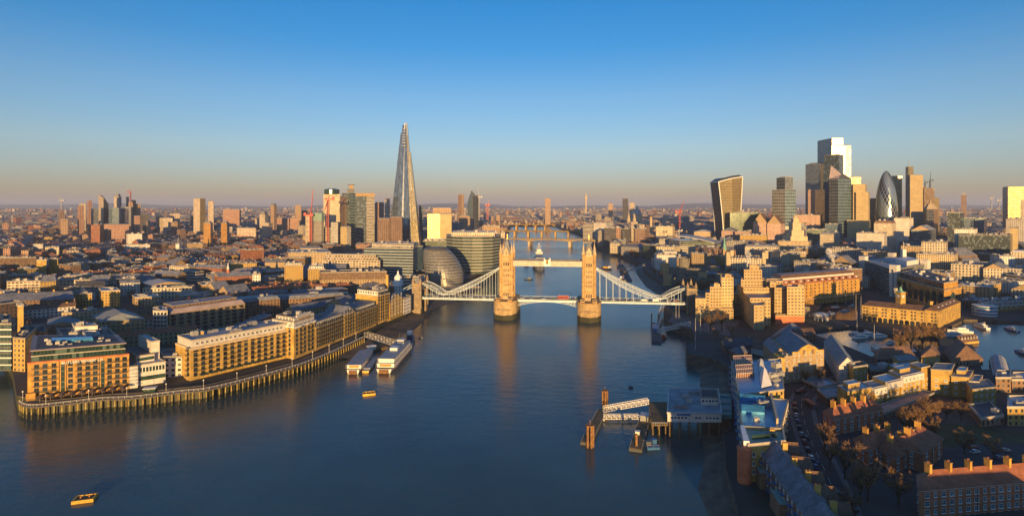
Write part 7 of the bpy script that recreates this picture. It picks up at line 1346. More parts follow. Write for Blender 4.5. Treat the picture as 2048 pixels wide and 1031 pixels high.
# elephant district
r, q, z = tw('dark curved tower with a slanted top and pale flank', [(197, 2000), (207, 1975), (217, 1990), (206, 2020)], 405, ['far_pale', 'glass_dark', 'far_dark', 'far_dark'], slope=[28, 18, -4, 24]); tw('tall tan tower with a stepped cap on the left skyline', [(228, 2100), (237, 2085), (243, 2100), (234, 2120)], 393, ['far_pale', 'far_grey', 'far_dark', 'far_pale'], crown=10)
for lb, a, b_, Y, tp, m in (('dark red tower at the left end of the skyline group', 155, 168, 1850, 412, 'far_pink'), ('cream tower behind the dark red tower', 158, 172, 2100, 407, 'far_pale'), ('pink capped tower left of the slanted dark tower', 174, 184, 2200, 401, 'far_pink'), ('grey glass tower before the pink capped tower', 182, 197, 1900, 418, 'glass_grey'), ('blue grey tower in front of the tan stepped tower', 218, 238, 1850, 416, 'glass_blue'), ('gold topped grey slab right of the blue grey tower', 241, 262, 1900, 414, 'glass_grey'), ('thin tower with pointed top under a red crane', 252, 258, 2150, 394, 'far_warm'), ('orange cored tower under construction by a red crane', 257, 266, 1950, 404, 'far_warm'), ('dark tower behind the orange cored tower', 263, 272, 2150, 400, 'far_dark'), ('pale gold tower right of the orange cored tower', 269, 281, 1980, 408, 'far_warm'), ('low dark office right of the skyline group', 280, 298, 1900, 428, 'far_dark'), ('white low slab right of the skyline group', 318, 345, 1950, 436, 'far_pale'), ('cream square block behind the white low slab', 339, 360, 2050, 427, 'far_pale'), ('brown low tower below the skyline group', 268, 280, 1700, 432, 'far_pink'), ('small round gold tower before the white slab', 293, 301, 1800, 442, 'far_warm'), ('slim far tower with a mast on the left skyline', 117, 128, 2100, 421, 'far_brown'), ('tan low block under the slim far tower', 121, 136, 1800, 438, 'far_warm')):
    tw(lb, [(a, Y + 8), ((a * 2 + b_) / 3, Y - 8), (b_, Y), (b_ - 2, Y + 30), (a + 1, Y + 34)], tp, m, 'tower block')
r, q, z = tw('tall angular gold tower with a dark triangular facet', [(387, 1850), (400, 1825), (411, 1840), (399, 1880)], 397, ['far_pale', 'glass_gold', 'glass_dark', 'far_dark']); tw('round grey tower right of the angular gold tower', [(416, 2050), (421, 2035), (427, 2040), (428, 2060), (420, 2070)], 402, 'far_pale', 'tower block')
tw('long cream institution in the left distance', [(207, 1620), (262, 1600), (262, 1640), (207, 1660)], 449, 'far_pink', 'institution'); tw('long white terrace of offices in the left distance', [(474, 1700), (512, 1690), (512, 1720), (474, 1730)], 456, 'far_pale', 'office building')
for lb, a, b_, Y, tp, m in (('pair of orange flats on the left skyline, nearer one', 553, 578, 2100, 436, 'far_pink'), ('pair of orange flats on the left skyline, farther one', 580, 595, 2100, 436, 'far_pink'), ('slim dark tower left of the white curved hall', 548, 554, 2500, 416, 'far_dark'), ('white curved hall in the left distance', 446, 482, 2300, 419, 'far_pink'), ('brown tower with cranes above the red crane', 590, 602, 2600, 410, 'far_warm'), ('dark square office above the red crane', 602, 620, 2300, 421, 'far_dark')): tw(lb, [(a, Y), (b_, Y - 6), (b_, Y + 34), (a, Y + 40)], tp, m, 'tower block')
# far centre
tw('tan slab tower above the arched bridges', [(916, 2250), (923, 2240), (928, 2250), (921, 2270)], 389, ['far_brown', 'far_warm', 'far_brown', 'far_brown']); tw('pale blue glass blade tower with a bulging slanted top', [(935, 2320), (943, 2300), (950, 2310), (943, 2340)], 397, ['glass_blue', 'glass_grey', 'glass_dark', 'glass_dark'], slope=[-15, 34, 18, 8]); tw('dark tower beside the pale blue blade tower', [(946, 2200), (953, 2190), (958, 2200), (951, 2220)], 391, 'glass_dark')
tw('lone tan slab on the skyline above the bridges', [(1090, 3000), (1101, 2990), (1101, 3030), (1090, 3030)], 397, ['far_warm', 'far_dark', 'far_dark', 'far_dark']); tw('dark square slab on the skyline behind the dome', [(1245, 3100), (1256, 3090), (1256, 3130), (1245, 3130)], 397, 'far_dark'); tw('pale square tower left of the dark skyline slab', [(1217, 3300), (1226, 3290), (1226, 3320), (1217, 3320)], 407, 'far_warm'); tw('cream slab behind the cathedral dome', [(1259, 2700), (1269, 2690), (1269, 2720), (1259, 2720)], 405, 'far_pale'); tw('brown river side power station with square chimney', [(918, 2000), (940, 1990), (940, 2040), (918, 2040)], 432, 'far_warm', 'power station', crown=3)
Y0 = 5300; bt = thing('telecom_tower', 'slim ringed telecom tower on the far skyline', 'tower', (XP(1172, Y0), Y0, GZ)); mb = MB(); mb.lathe((XP(1172, Y0), Y0), [(8, GZ), (8, ZP(400, Y0)), (13, ZP(399, Y0)), (13, ZP(394, Y0)), (8, ZP(393, Y0)), (8, ZP(390, Y0))], 12); part('shaft', mb, MT['pale_stone'], bt); mb = MB(); mb.lathe((XP(1172, Y0), Y0), [(13, ZP(390, Y0)), (13, ZP(388, Y0)), (4, ZP(388, Y0)), (2, ZP(382, Y0)), (0, ZP(380, Y0))], 12); part('head', mb, MT['grey_metal'], bt)
Y0 = 2420; X0 = XP(1274, Y0); cd = thing('cathedral', 'pale stone cathedral with a great dome and twin west towers', 'cathedral', (X0, Y0, GZ)); mb = MB(); mb.box((X0, Y0, 24), (70, 120, 34)); mb.box((X0, Y0, 22), (105, 40, 30)); part('nave', mb, FM('cream_stone'), cd); zt = ZP(402, Y0)
mb = MB(); mb.lathe((X0, Y0), [(22, 38), (22, 62), (19, 64), (19, 70)], 20); part('drum', mb, MT['pale_stone'], cd); mb = MB(); mb.lathe((X0, Y0), [(19.5, 70), (18, 79), (13, 88), (6, 94), (4, 95), (4, 104), (1.5, 109), (0, zt + 4)], 20); part('dome', mb, MT['roof_pale'], cd)
for x in (-35, -29): pass
for dx in (-46, -22): mb = MB(); mb.lathe((X0 + dx, Y0 - 50), [(7, GZ), (7, 52), (5, 56), (4, 66), (0, 76)], 8); part('bell_tower', mb, MT['pale_stone'], cd)
take([V(X0 - 60, Y0 - 65), V(X0 + 60, Y0 - 65), V(X0 + 60, Y0 + 65), V(X0 - 60, Y0 + 65)])
p = V(XP(1302, 1560), 1560, GZ); mo = thing('memorial_column', 'tall pale memorial column near the concrete bridge', 'column', p); zt = ZP(430, 1560) - GZ; mb = MB(); mb.box((0, 0, 6), (9, 9, 12)); link('pedestal', mb.mesh('pedestal', [MT['pale_stone']]), mo); mb = MB(); mb.lathe((0, 0), [(3.6, 12), (3.2, zt - 9), (4.6, zt - 8.5), (4.6, zt - 6.5)], 12); link('shaft', mb.mesh('shaft', [MT['pale_stone']]), mo); mb = MB(); mb.lathe((0, 0), [(2, zt - 6.5), (2.4, zt - 2), (0, zt)], 8); link('urn', mb.mesh('urn', [MT['gold']]), mo)
def spire(label, px, Y, ytop, h_frac, w_, mt, roofm, body=20):
    p = V(XP(px, Y), Y, GZ); s = thing('church', label, 'church', p); zt = ZP(ytop, Y) - GZ; k = zt * h_frac; mb = MB(); mb.box((0, 0, k / 2), (w_, w_, k)); [mb.box((a * w_ * .45, b_ * w_ * .45, k + 1), (w_ * .15, w_ * .15, 2)) for a in (-1, 1) for b_ in (-1, 1)]; link('tower', mb.mesh('tower', [MT[mt]]), s); mb = MB(); mb.lathe((0, 0), [(w_ * .5, k), (w_ * .3, k + (zt - k) * .3), (0, zt)], 8); link('spire', mb.mesh('spire', [MT[roofm]]), s)
    mb = MB(); q = [V(-w_, 2), V(w_, 2), V(w_, body + 2), V(-w_, body + 2)]; mb.prism(q, 0, k * .45); link('nave', mb.mesh('nave', [MT[mt]]), s); mb = MB(); z = k * .45; mb.face([V(-w_ - .5, 2, z), V(0, 2, z + w_ * .7), V(0, body + 2, z + w_ * .7), V(-w_ - .5, body + 2, z)]); mb.face([V(w_ + .5, 2, z), V(w_ + .5, body + 2, z), V(0, body + 2, z + w_ * .7), V(0, 2, z + w_ * .7)]); mb.face([V(-w_, 2, z), V(w_, 2, z), V(0, 2, z + w_ * .65)]); link('roof', mb.mesh('roof', [MT['slate']]), s); take([p + V(-w_, -w_), p + V(w_, -w_), p + V(w_, body + 3), p + V(-w_, body + 3)])
spire('brick church with a slim green copper spire behind the castle', 1449, 1030, 472, .5, 8, 'brick_t', 'copper'); spire('pale stone church with a fretted spire before the flared tower', 1359, 1320, 476, .45, 9, 'pale_stone', 'pale_stone'); spire('white church with a dark steeple in the left middle distance', 357, 1250, 470, .5, 8, 'off_white', 'slate'); spire('small church by the near left railway with a spire', 610, 1500, 455, .5, 8, 'brick_t', 'slate')
# ---- middle distance, right bank
mid = [ # label, cat, ax, bx, ya, yb, top, dep, facade, roof, roofmat, h
 ('white glass ended waterfront office at the right end of the concrete bridge', 'office building', 1166, 1186, 1560, 1540, 449, 45, 'window_bands', 'flat', 'roof_pale', 0), ('broad white office with a pale terrace roof behind the waterfront', 'office building', 1187, 1212, 1545, 1530, 446, 50, 'white_render', 'flat', 'roof_pale', 0),
 ('cream stone river office with rounded gold end by the bridge', 'office building', 1196, 1207, 1440, 1430, 462, 36, 'cream_stone', 'flat', 'roof_grey', 0), ('dark glass waterfront office with red brown corner', 'office building', 1208, 1232, 1400, 1390, 456, 34, 'far_dark', 'flat', 'roof_grey', 0), ('red brown corner pier of the waterfront row', 'office building', 1232.5, 1241, 1390, None, 455, 30, 'far_pink', 'flat', 'roof_grey', 0), ('second dark glass waterfront office', 'office building', 1242, 1262, 1385, 1375, 458, 34, 'far_dark', 'flat', 'roof_grey', 0), ('pink stone waterfront office next to the memorial column', 'office building', 1262.5, 1269, 1370, None, 455, 30, 'cream_stone', 'flat', 'roof_grey', 0), ('plum coloured office with a red end wall near the memorial column', 'office building', 1269.5, 1290, 1360, 1350, 458, 30, 'far_brown', 'flat', 'roof_grey', 0),
 ('pale domed market hall on the river front', 'hall', 1220, 1240, 1240, 1235, 486, 24, 'cream_stone', 'hip', 'slate', 8), ('long grey custom house behind bare trees on the river front', 'custom house', 1242, 1284, 1200, 1160, 492, 26, 'grey_stone', 'hip', 'slate', 5),
 ('white topped slim office left of the lattice fronted office', 'office building', 1286, 1311, 1130, 1100, 489, 30, 'glass_green', 'flat', 'roof_pale', 0), ('cream lattice fronted office facing the castle trees', 'office building', 1312, 1348, 1065, 1050, 493, 30, 'patterned', 'flat', 'roof_pale', 0), ('grey flat topped office behind the lattice fronted office', 'office building', 1318, 1338, 1180, None, 479, 26, 'window_bands', 'flat', 'roof_pale', 0),
 ('broad glass office with banded front under a sweeping pale roof', 'office building', 1360, 1431, 1085, 1070, 490, 60, 'window_bands', None, 'roof_pale', 0),
 ('yellow lattice office block left of the broad banded office', 'office building', 1312, 1345, 1480, 1470, 453, 30, 'patterned', 'flat', 'roof_pale', 0), ('tan stone office with arched pediment behind the broad banded office', 'office building', 1388, 1420, 1380, 1370, 463, 34, 'colonnade', 'hip', 'roof_pale', 5), ('grey slab beside the red crane in the middle distance', 'office building', 1365, 1388, 1900, None, 434, 30, 'far_grey', 'flat', 'roof_grey', 0),
 ('pink stone block at the foot of the flared tower', 'office building', 1443, 1470, 1310, 1300, 461, 34, 'pink_panel', 'hip', 'slate', 7), ('tan terraced office right of the flared tower foot', 'office building', 1470, 1500, 1290, 1285, 463, 34, 'pink_panel', 'flat', 'roof_mauve', 0), ('green glass office low between the flared tower and the spiky hall', 'office building', 1460, 1516, 1385, 1375, 425, 34, 'glass_green', 'flat', 'roof_grey', 0), ('spiky roofed pink granite hall with steep gables', 'hall', 1506, 1534, 1330, 1322, 445, 40, 'pink_panel', 'pitch', 'brown_tile', 22), ('second spiky gabled wing of the pink granite hall', 'hall', 1534, 1562, 1318, 1310, 447, 40, 'pink_panel', 'pitch', 'brown_tile', 20), ('dark roofed long block in front of the pink granite halls', 'office building', 1480, 1534, 1220, 1215, 470, 26, 'yellow_brick', 'flat', 'roof_pale', 0),
 ('long dark roofed colonnade block right of the green spire church', 'office building', 1452, 1490, 1120, 1110, 483, 30, 'grey_stone', 'flat', 'roof_dark', 0), ('ornate stone offices with a long bay front behind the castle', 'office building', 1490, 1555, 1060, 1050, 493, 30, 'cream_stone', 'mansard', 'slate', 4), ('grand curved port office with columned front and stepped stone tower', 'offices', 1556, 1618, 1130, 1120, 482, 60, 'colonnade', 'flat', 'roof_green', 0), ('modern office under a slanting grey roof behind the port tower', 'office building', 1570, 1608, 1360, 1350, 452, 60, 'white_fins', None, 'zinc', 0), ('tan office with a long flat roof behind the slanting roof', 'office building', 1588, 1640, 1440, 1430, 430, 40, 'pink_panel', 'flat', 'roof_mauve', 0), ('glass fronted office in shade right of the port tower', 'office building', 1614, 1648, 1250, 1240, 459, 34, 'glass_green', 'flat', 'roof_pale', 0), ('teal glass office low before the angular tower', 'office building', 1650, 1676, 1300, 1290, 448, 30, 'glass_blue', 'flat', 'roof_pale', 0), ('stone hotel with a long mansard roof left of the white fin block', 'hotel', 1640, 1672, 1120, 1112, 468, 34, 'cream_stone', 'mansard', 'slate', 4),
 ('grey banded ministry block in shade left of the white fin block', 'office building', 1653, 1723, 960, 945, 497, 40, 'grey_stone', 'flat', 'roof_dark', 0), ('gleaming white finned office block', 'office building', 1713, 1768, 1040, 1030, 466, 34, 'white_fins', 'flat', 'roof_pale', 0), ('white colonnaded low office under a dark flat roof', 'office building', 1722, 1800, 900, 890, 503, 34, 'colonnade', 'flat', 'roof_dark', 0), ('tan stone apartment block right of the white fin block', 'flats', 1748, 1784, 1160, 1150, 446, 34, 'cream_stone', 'mansard', 'brown_tile', 5), ('pale stone block with slots at the foot of the masted tower', 'office building', 1788, 1818, 1210, 1200, 436, 34, 'white_fins', 'flat', 'roof_pale', 0),
 ('slope roofed dark office at the foot of the octagonal tower', 'office building', 1822, 1860, 1200, 1190, 460, 60, 'dark_bands', 'pitch', 'roof_grey', 10), ('tan brick stepped office in sun, middle right', 'office building', 1802, 1842, 860, 850, 492, 24, 'tan_brick', 'flat', 'roof_mauve', 0), ('cream square windowed office joined to the tan stepped one', 'office building', 1843, 1891, 850, 845, 484, 30, 'cream_stone', 'flat', 'roof_mauve', 0), ('golden colonnaded low block before the cream square office', 'office building', 1833, 1908, 790, 775, 508, 24, 'colonnade', 'flat', 'roof_grey', 0), ('pair of white offices with stepped tops before the dark glass block', 'office building', 1909, 1948, 1000, 990, 458, 24, 'white_render', 'flat', 'roof_pale', 0),
 ('long dark glass block above a red roofed podium', 'office building', 1917, 2020, 940, 925, 470, 50, 'glass_dark', 'flat', 'roof_dark', 0), ('cross braced brick block beyond the dark glass block', 'office building', 2020, 2036, 960, None, 456, 40, 'gold_fins', 'flat', 'roof_grey', 0), ('teal curved glass offices, the left of two', 'office building', 1925, 1948, 1300, 1290, 436, 30, 'glass_blue', 'flat', 'roof_green', 0), ('teal curved glass offices, the right of two', 'office building', 1950, 1968, 1290, 1285, 437, 30, 'glass_blue', 'flat', 'roof_green', 0), ('blue black glass wedge left of the teal glass offices', 'office building', 1895, 1920, 1260, 1250, 425, 30, 'glass_dark', 'flat', 'roof_dark', 0),
 ('tan stone university block with punched windows, middle right', 'office building', 1902, 1966, 745, 730, 528, 30, 'cream_stone', 'flat', 'roof_grey', 0), ('gabled tan bay of the university block', 'office building', 1967, 2006, 725, 718, 536, 30, 'cream_stone', 'pitch', 'roof_grey', 6), ('plain grey flank block right of the gabled tan bay', 'office building', 2007, 2060, 735, 730, 538, 40, 'grey_stone', 'flat', 'roof_pale', 0), ('golden stone block at the right edge under the dark glass block', 'office building', 2022, 2070, 860, 850, 504, 30, 'cream_stone', 'mansard', 'roof_pale', 3), ('pale offices with a long roof at the right edge', 'office building', 2012, 2075, 1200, 1190, 438, 34, 'grey_stone', 'flat', 'roof_pale', 0), ('brown brick arched shed below the arched dock office', 'shed', 1924, 1958, 590, 585, 600, 20, 'brown_brick', 'flat', 'roof_blue', 0),
]
MD = {}
for (lb, cat, a, b_, ya, yb, top, dep, fm_, rf, rm, h) in mid: MD[lb] = bld(lb, cat, a, b_, ya, yb, top, dep, fm_, rf, rm, h)
mg = lambda s: next(v for k, v in MD.items() if s in k)
r, q, z = mg('sweeping pale roof'); qq = storey(r, q, z, z + 7, 'glass_green', 3, 'roof_pale', .2); mb = MB(); n = 10; a, b_ = lerp2(q, -.15, .05), lerp2(q, 1.05, .05); 
for k in range(n): f0, f1 = k / n, (k + 1) / n; h0, h1 = z + 18 - 14 * f0 ** 1.6, z + 18 - 14 * f1 ** 1.6; mb.face([V(*lerp2(q, -.12 + 1.17 * f0, .02).xy, h0), V(*lerp2(q, -.12 + 1.17 * f1, .02).xy, h1), V(*lerp2(q, -.12 + 1.17 * f1, 1).xy, h1), V(*lerp2(q, -.12 + 1.17 * f0, 1).xy, h0)]); mb.face([V(*lerp2(q, -.12 + 1.17 * f1, .02).xy, h1 - 1.5), V(*lerp2(q, -.12 + 1.17 * f0, .02).xy, h0 - 1.5), V(*lerp2(q, -.12 + 1.17 * f0, .02).xy, h0), V(*lerp2(q, -.12 + 1.17 * f1, .02).xy, h1)][::-1])
part('sweeping_roof', mb, MT['roof_pale'], r)
qf = quad((XP(1338, 1150), 1150), (XP(1359, 1088), 1088), 40); mb = MB(); mb.prism(qf, GZ, z + 8, fac=FB('glass_grey')); part('side_wing', mb, FM('glass_grey'), r)
r, q, z = mg('stepped stone tower'); c = lerp2(q, .5, .3); mb = MB(); [mb.box((c.x, c.y, z0 + h / 2), (w_, w_, h)) for z0, h, w_ in ((z, 10, 34), (z + 10, 12, 25), (z + 22, 16, 17), (z + 38, 7, 11))]; mb.lathe(c, [(6, z + 45), (3, z + 50), (0, z + 53)], 8); part('stepped_tower', mb, MT['pale_stone'], r)
r, q, z = mg('slanting grey roof'); mb = MB(); mb.face([V(*q[0].xy, z - 14), V(*q[1].xy, z + 8), V(*q[2].xy, z + 8), V(*q[3].xy, z - 14)]); mb.face([V(*q[0].xy, z - 15), V(*q[1].xy, z - 15), V(*q[1].xy, z + 8), V(*q[0].xy, z - 14)]); part('slanting_roof', mb, MT['zinc'], r)
r, q, z = mg('red roofed podium'); o = V(q[1].y - q[0].y, q[0].x - q[1].x).normalized() * 14; mb = MB(); mb.prism([q[0] + o, q[1] + o, q[1], q[0]], GZ, GZ + 12); mb.face([q[0] + o * 1.05 + V(0, 0, GZ + 12), q[1] + o * 1.05 + V(0, 0, GZ + 12), q[1] + V(0, 0, GZ + 18), q[0] + V(0, 0, GZ + 18)], 1); part('podium', mb, [MT['brick_b'], MT['clay']], r)
# castle
Y0 = 850; ck = thing('castle_keep', 'square pale castle keep with four corner turrets', 'castle', (XP(1489, Y0), Y0, GZ)); q = quad((XP(1455, Y0), Y0), (XP(1522, Y0), Y0 - 8), 34); z = ZP(516, Y0); take(q, 6); mb = MB(); mb.prism(q, GZ, z, 0, fac=FB('cream_stone')); part('wall', mb, FM('cream_stone'), ck)
mb = MB(); 
for i in range(4):
    a, b_ = q[i], q[(i + 1) % 4]
    for k in range(12): c = a.lerp(b_, (k + .5) / 12); mb.box((c.x, c.y, z + .8), (1.7, 1.7, 1.6), .1)
part('battlement', mb, MT['pale_stone'], ck)
for p in q: mb = MB(); mb.lathe(p, [(3.6, GZ), (3.6, z + 8), (3.9, z + 8.2), (3.9, z + 9.4)], 4 if p is not q[2] else 12, ph=.8); t_ = part('turret', mb, MT['pale_stone'], ck); mb = MB(); mb.lathe(p, [(2.6, z + 9.4), (2.2, z + 11), (.4, z + 13), (0, z + 16)], 8); part('cap', mb, MT['steel'], t_)
mb = MB(); mb.box((lerp2(q, .5, .5).x, lerp2(q, .5, .5).y, z - .5), (40, 22, 2)); part('roof', mb, MT['slate'], ck)
def cwall(label, pts, h, wd, towers=()):
    P = [G(*p) for p in pts]; c = sum(P, V(0, 0)) / len(P); r = thing('castle_wall', label, 'castle wall', (c.x, c.y, GZ), 0, 'curtain walls of the castle')
    mb = MB(); 
    for a, b_ in zip(P, P[1:]):
        d = (b_ - a); L = d.length; s = V(-d.y, d.x).normalized() * wd / 2; mb.prism([V(*(a - s).xy), V(*(b_ - s).xy), V(*(b_ + s).xy), V(*(a + s).xy)], GZ - 1, GZ + h)
        n = int(L / 5)
        for k in range(n): e = a.lerp(b_, (k + .5) / n) - s * .8; mb.box((e.x, e.y, GZ + h + .6), (2.2, .9, 1.2), math.atan2(d.y, d.x))
    part('wall', mb, MT['dark_stone'], r)
    for i, (px, py, rd, th) in enumerate(towers): e = G(px, py); mb = MB(); mb.lathe(e, [(rd, GZ), (rd, GZ + th), (rd + .4, GZ + th + .1), (rd + .4, GZ + th + 1.2), (rd - .5, GZ + th + 1.2), (rd - .6, GZ + th + .2)], 12); part('wall_tower', mb, MT['dark_stone' if i % 2 else 'granite'], r)
cwall('dark river side curtain wall of the castle with round towers', [(1335, 570), (1380, 566), (1440, 572)], 9, 3, ((1335, 570, 6, 13), (1362, 560, 5, 16), (1405, 567, 6, 14), (1440, 572, 6, 15))); cwall('inner curtain wall of the castle below the keep', [(1330, 548), (1400, 552), (1460, 560), (1530, 556)], 11, 3, ((1330, 548, 7, 16), (1368, 549, 8, 24), (1428, 554, 6, 15), (1490, 558, 6, 14))); cwall('far curtain wall of the castle near the stone offices', [(1545, 545), (1580, 530), (1590, 522)], 10, 3, ((1545, 545, 6, 15), (1580, 530, 6, 14)))
for i, (a, b_, Y, tp, fm_, rf) in enumerate(((1388, 1412, 905, 541, 'brown_brick', 'pitch'), (1416, 1440, 890, 536, 'grey_stone', 'pitch'), (1533, 1566, 870, 532, 'cream_stone', 'pitch'), (1410, 1436, 800, 548, 'brown_brick', 'hip'), (1366, 1384, 860, 548, 'red_brick', 'hip'), (1570, 1584, 800, 540, 'yellow_brick', 'pitch'))): bld(['brown range inside the castle walls left of the keep', 'grey stone barrack with pitched roof next to the keep', 'pale stone waterloo style barrack right of the keep', 'brown hipped lodging below the grey barrack', 'small red brick house inside the castle wall', 'golden gatehouse chimney block by the far castle wall'][i].replace('waterloo style ', ''), 'castle building', a, b_, Y, None, tp, 12, fm_, rf, 'slate', 4, name='castle_building')
# cranes
def crane(label, px, Y, base_py, mast_py, jx, jy, mt='crane_red', w_=2.2, tail=10, group='tower cranes on the skyline'):
    p = V(XP(px, Y), Y, 0); zb, zm = ZP(base_py, Y), ZP(mast_py, Y); e = V(XP(jx, Y), Y - 10, ZP(jy, Y)); r = thing('tower_crane', label, 'crane', (p.x, p.y, zb), 0, group); mb = MB(); h = w_ / 2
    for a in (-h, h):
        for c in (-h, h): mb.bar((p.x + a, p.y + c, zb), (p.x + a, p.y + c, zm), w_ * .14)
    n = int((zm - zb) / (w_ * 1.6))
    for k in range(n):
        z0, z1 = zb + (zm - zb) * k / n, zb + (zm - zb) * (k + 1) / n; s = 1 if k % 2 else -1
        for f in (-h, h): mb.bar((p.x - h * s, p.y + f, z0), (p.x + h * s, p.y + f, z1), w_ * .1); mb.bar((p.x + f, p.y - h * s, z0), (p.x + f, p.y + h * s, z1), w_ * .1)
    part('mast', mb, MT[mt], r); mb = MB(); t_ = V(p.x, p.y, zm); d = e - t_; s = V(0, h * .7, 0)
    mb.bar(t_ + s, e, w_ * .16); mb.bar(t_ - s, e, w_ * .16); mb.bar(t_ + V(0, 0, w_), e, w_ * .14)
    for k in range(10): a, b_ = t_.lerp(e, k / 10), t_.lerp(e, (k + .5) / 10); mb.bar(a + s * (1 - k / 10), b_ + V(0, 0, w_ * (1 - k / 10)), w_ * .09); mb.bar(a - s * (1 - k / 10), b_ + V(0, 0, w_ * (1 - k / 10)), w_ * .09)
    part('jib', mb, MT[mt], r); mb = MB(); g = -1 if e.x > p.x else 1; mb.box((p.x + g * tail * .5, p.y, zm + w_ * .5), (tail, w_, w_ * .7)); mb.box((p.x + g * tail * .85, p.y, zm + w_), (tail * .35, w_ * 1.3, w_ * 1.6)); mb.box((p.x - g * w_, p.y - w_, zm + w_ * .8), (w_, w_, w_ * 1.2)); mb.bar((p.x, p.y, zm), (p.x + g * w_, p.y, zm + w_ * 4), w_ * .15); part('counter_jib', mb, MT[mt], r)
for a in (('big red luffing crane at the left of the patterned tower', 622, 1330, 493, 432, 629, 379, 'crane_red', 4.5, 16), ('orange red crane standing in front of the patterned tower', 656, 1320, 492, 400, 652, 420, 'crane_red', 4, 14), ('thin red crane over the left skyline group', 261, 1950, 410, 385, 263, 377, 'crane_red', 2.6, 10), ('red crane rising behind the broad banded office', 1359, 1500, 455, 425, 1366, 402, 'crane_red', 3.2, 12), ('pale slim crane beside the dark tower above the bridges', 958, 2150, 440, 395, 956, 371, 'off_white', 3, 12), ('stout red crane base above the left river bank', 975, 1900, 440, 412, 975, 408, 'crane_red', 5, 8), ('dark crane on top of the brown tower right of the masted tower', 1860, 1750, 376, 362, 1857, 344, 'steel', 2.6, 10), ('second small dark crane beside the brown tower', 1850, 1760, 376, 366, 1845, 358, 'steel', 2.2, 8), ('far pale crane on the right skyline, left of two', 1983, 3000, 420, 398, 1987, 388, 'off_white', 3.5, 12), ('far pale crane on the right skyline, right of two', 1998, 2800, 420, 402, 2003, 392, 'off_white', 3.5, 12), ('far white crane on the left skyline', 123, 2600, 420, 402, 120, 392, 'off_white', 3.5, 12), ('small pale crane by the white fin block', 1358, 1340, 500, 462, 1357, 458, 'off_white', 2.2, 8)): crane(*a)
# ================================================================ city fabric between the landmarks
ANCH = [('orange wharf', 150, 740), ('long yellow wharf', 470, 700), ('lettered wharf tower', 610, 670), ('mauve mansard roof', 410, 630), ('yellow terrace of flats', 120, 570), ('red brick school', 470, 570), ('yellow cubic flats', 610, 545), ('brown clad block', 705, 555), ('blue glass slab', 775, 515), ('round glass hall', 885, 530), ('round fronted glass office', 945, 505), ('first red crane', 622, 470), ('twin tower blocks', 433, 468), ('brown striped flats', 30, 530), ('white stepped tower', 528, 445), ('angular gold tower', 399, 425), ('slanted dark tower', 207, 420), ('glass pyramid', 808, 440), ('gold cube office', 879, 450),
        ('memorial column', 1302, 460), ('broad banded office', 1395, 500), ('castle keep', 1489, 525), ('concrete hotel', 1520, 600), ('orange quay building', 1640, 580), ('clock warehouse', 1800, 630), ('arched dock office', 1850, 600), ('grey office slab', 1770, 560), ('flared tower', 1453, 440), ('port office tower', 1590, 480), ('white fin block', 1740, 480), ('dark glass block', 1968, 490), ('university block', 1940, 545), ('waterside flats', 2005, 620), ('bullet tower', 1772, 430), ('gold slab at the right edge', 2025, 420), ('stepped houses', 1790, 780), ('nearest council block', 1940, 990), ('middle council block', 1770, 910), ('yellow gabled warehouse', 1608, 730), ('golden dock trees', 1820, 690), ('basin hall', 1935, 720), ('lane terrace', 1590, 960), ('pier house', 1390, 810), ('copper conservatories', 1500, 740)]
ORD = ['', 'second ', 'third ', 'fourth ', 'fifth ', 'sixth ', 'seventh ', 'eighth ', 'ninth ', 'tenth ', 'eleventh ', 'twelfth ', 'thirteenth ', 'fourteenth ', 'fifteenth ']
PEND = {}
def later(o, base, p):
    """label O once all its look-alikes are known: BASE, then how far from which landmark"""
    px, py = 1024 + p.x / p.y * F, YH + (HC - p.z) * F / p.y; a = min(ANCH, key=lambda k: (k[1] - px) ** 2 + 2 * (k[2] - py) ** 2); dx, dy = px - a[1], py - a[2]
    rel = ('right of' if dx > 0 else 'left of') if abs(dx) > abs(dy) * 1.3 else ('in front of' if dy > 0 else 'behind')
    PEND.setdefault((base, rel, a[0]), []).append((math.hypot(dx, dy), o))
def label_all():
    for (base, rel, an), L in PEND.items():
        L.sort(key=lambda t: t[0])
        for i, (_, o) in enumerate(L): o['label'] = (base if len(L) == 1 else (ORD[i] if i < 15 else f'{i + 1}th ') + base) + f' {rel} the {an}' + ''
def land(x, y, m=14):
    if y < 430 and x < 0: return False
    if inpoly(x, y, water_poly): return False
    return all(not inpoly(x + a, y + b, water_poly) for a, b in ((m, 0), (-m, 0), (0, m), (0, -m))) and not any(inpoly(x, y, d) for d in DOCKS)
water_poly = [(p.x, p.y) for p in left_bank[1:]] + [(p.x, p.y) for p in right_bank[:-1]] + [(0, 0), (-900, 0), (-900, 420)]
FR = sorted(FOOT, key=lambda t: t[1].y)
def free(c, r, pts):
    for q, fc, fr in FR:
        if (fc - c).length < fr + r:
            for p in pts + [c]:
                if inpoly(p.x, p.y, q): return False
            P = [(p.x, p.y) for p in pts]
            for p in q:
                if inpoly(p.x, p.y, P): return False
            if (fc - c).length < min(fr, r) * .6: return False
    return True
def occluded(p): return any(False for _ in ())
PARK = [GP(p) for p in ([(1286, 540), (1440, 535), (1480, 600), (1345, 600)], [(1440, 545), (1530, 540), (1740, 520), (1740, 545), (1560, 560), (1470, 570)], [(836, 600), (870, 560), (935, 548), (885, 577)], [(1455, 1080), (1455, 720), (1600, 660), (2300, 650), (2300, 1080)], [(1330, 670), (1390, 600), (1600, 660), (1460, 720)], [(1540, 650), (1590, 612), (1700, 585), (1810, 570), (1960, 600), (2100, 610), (2100, 690), (1540, 690)], [(1410, 590), (1600, 560), (1640, 640), (1480, 680)], [(30, 800), (60, 740), (580, 690), (820, 610), (840, 640), (740, 680), (400, 790)])]
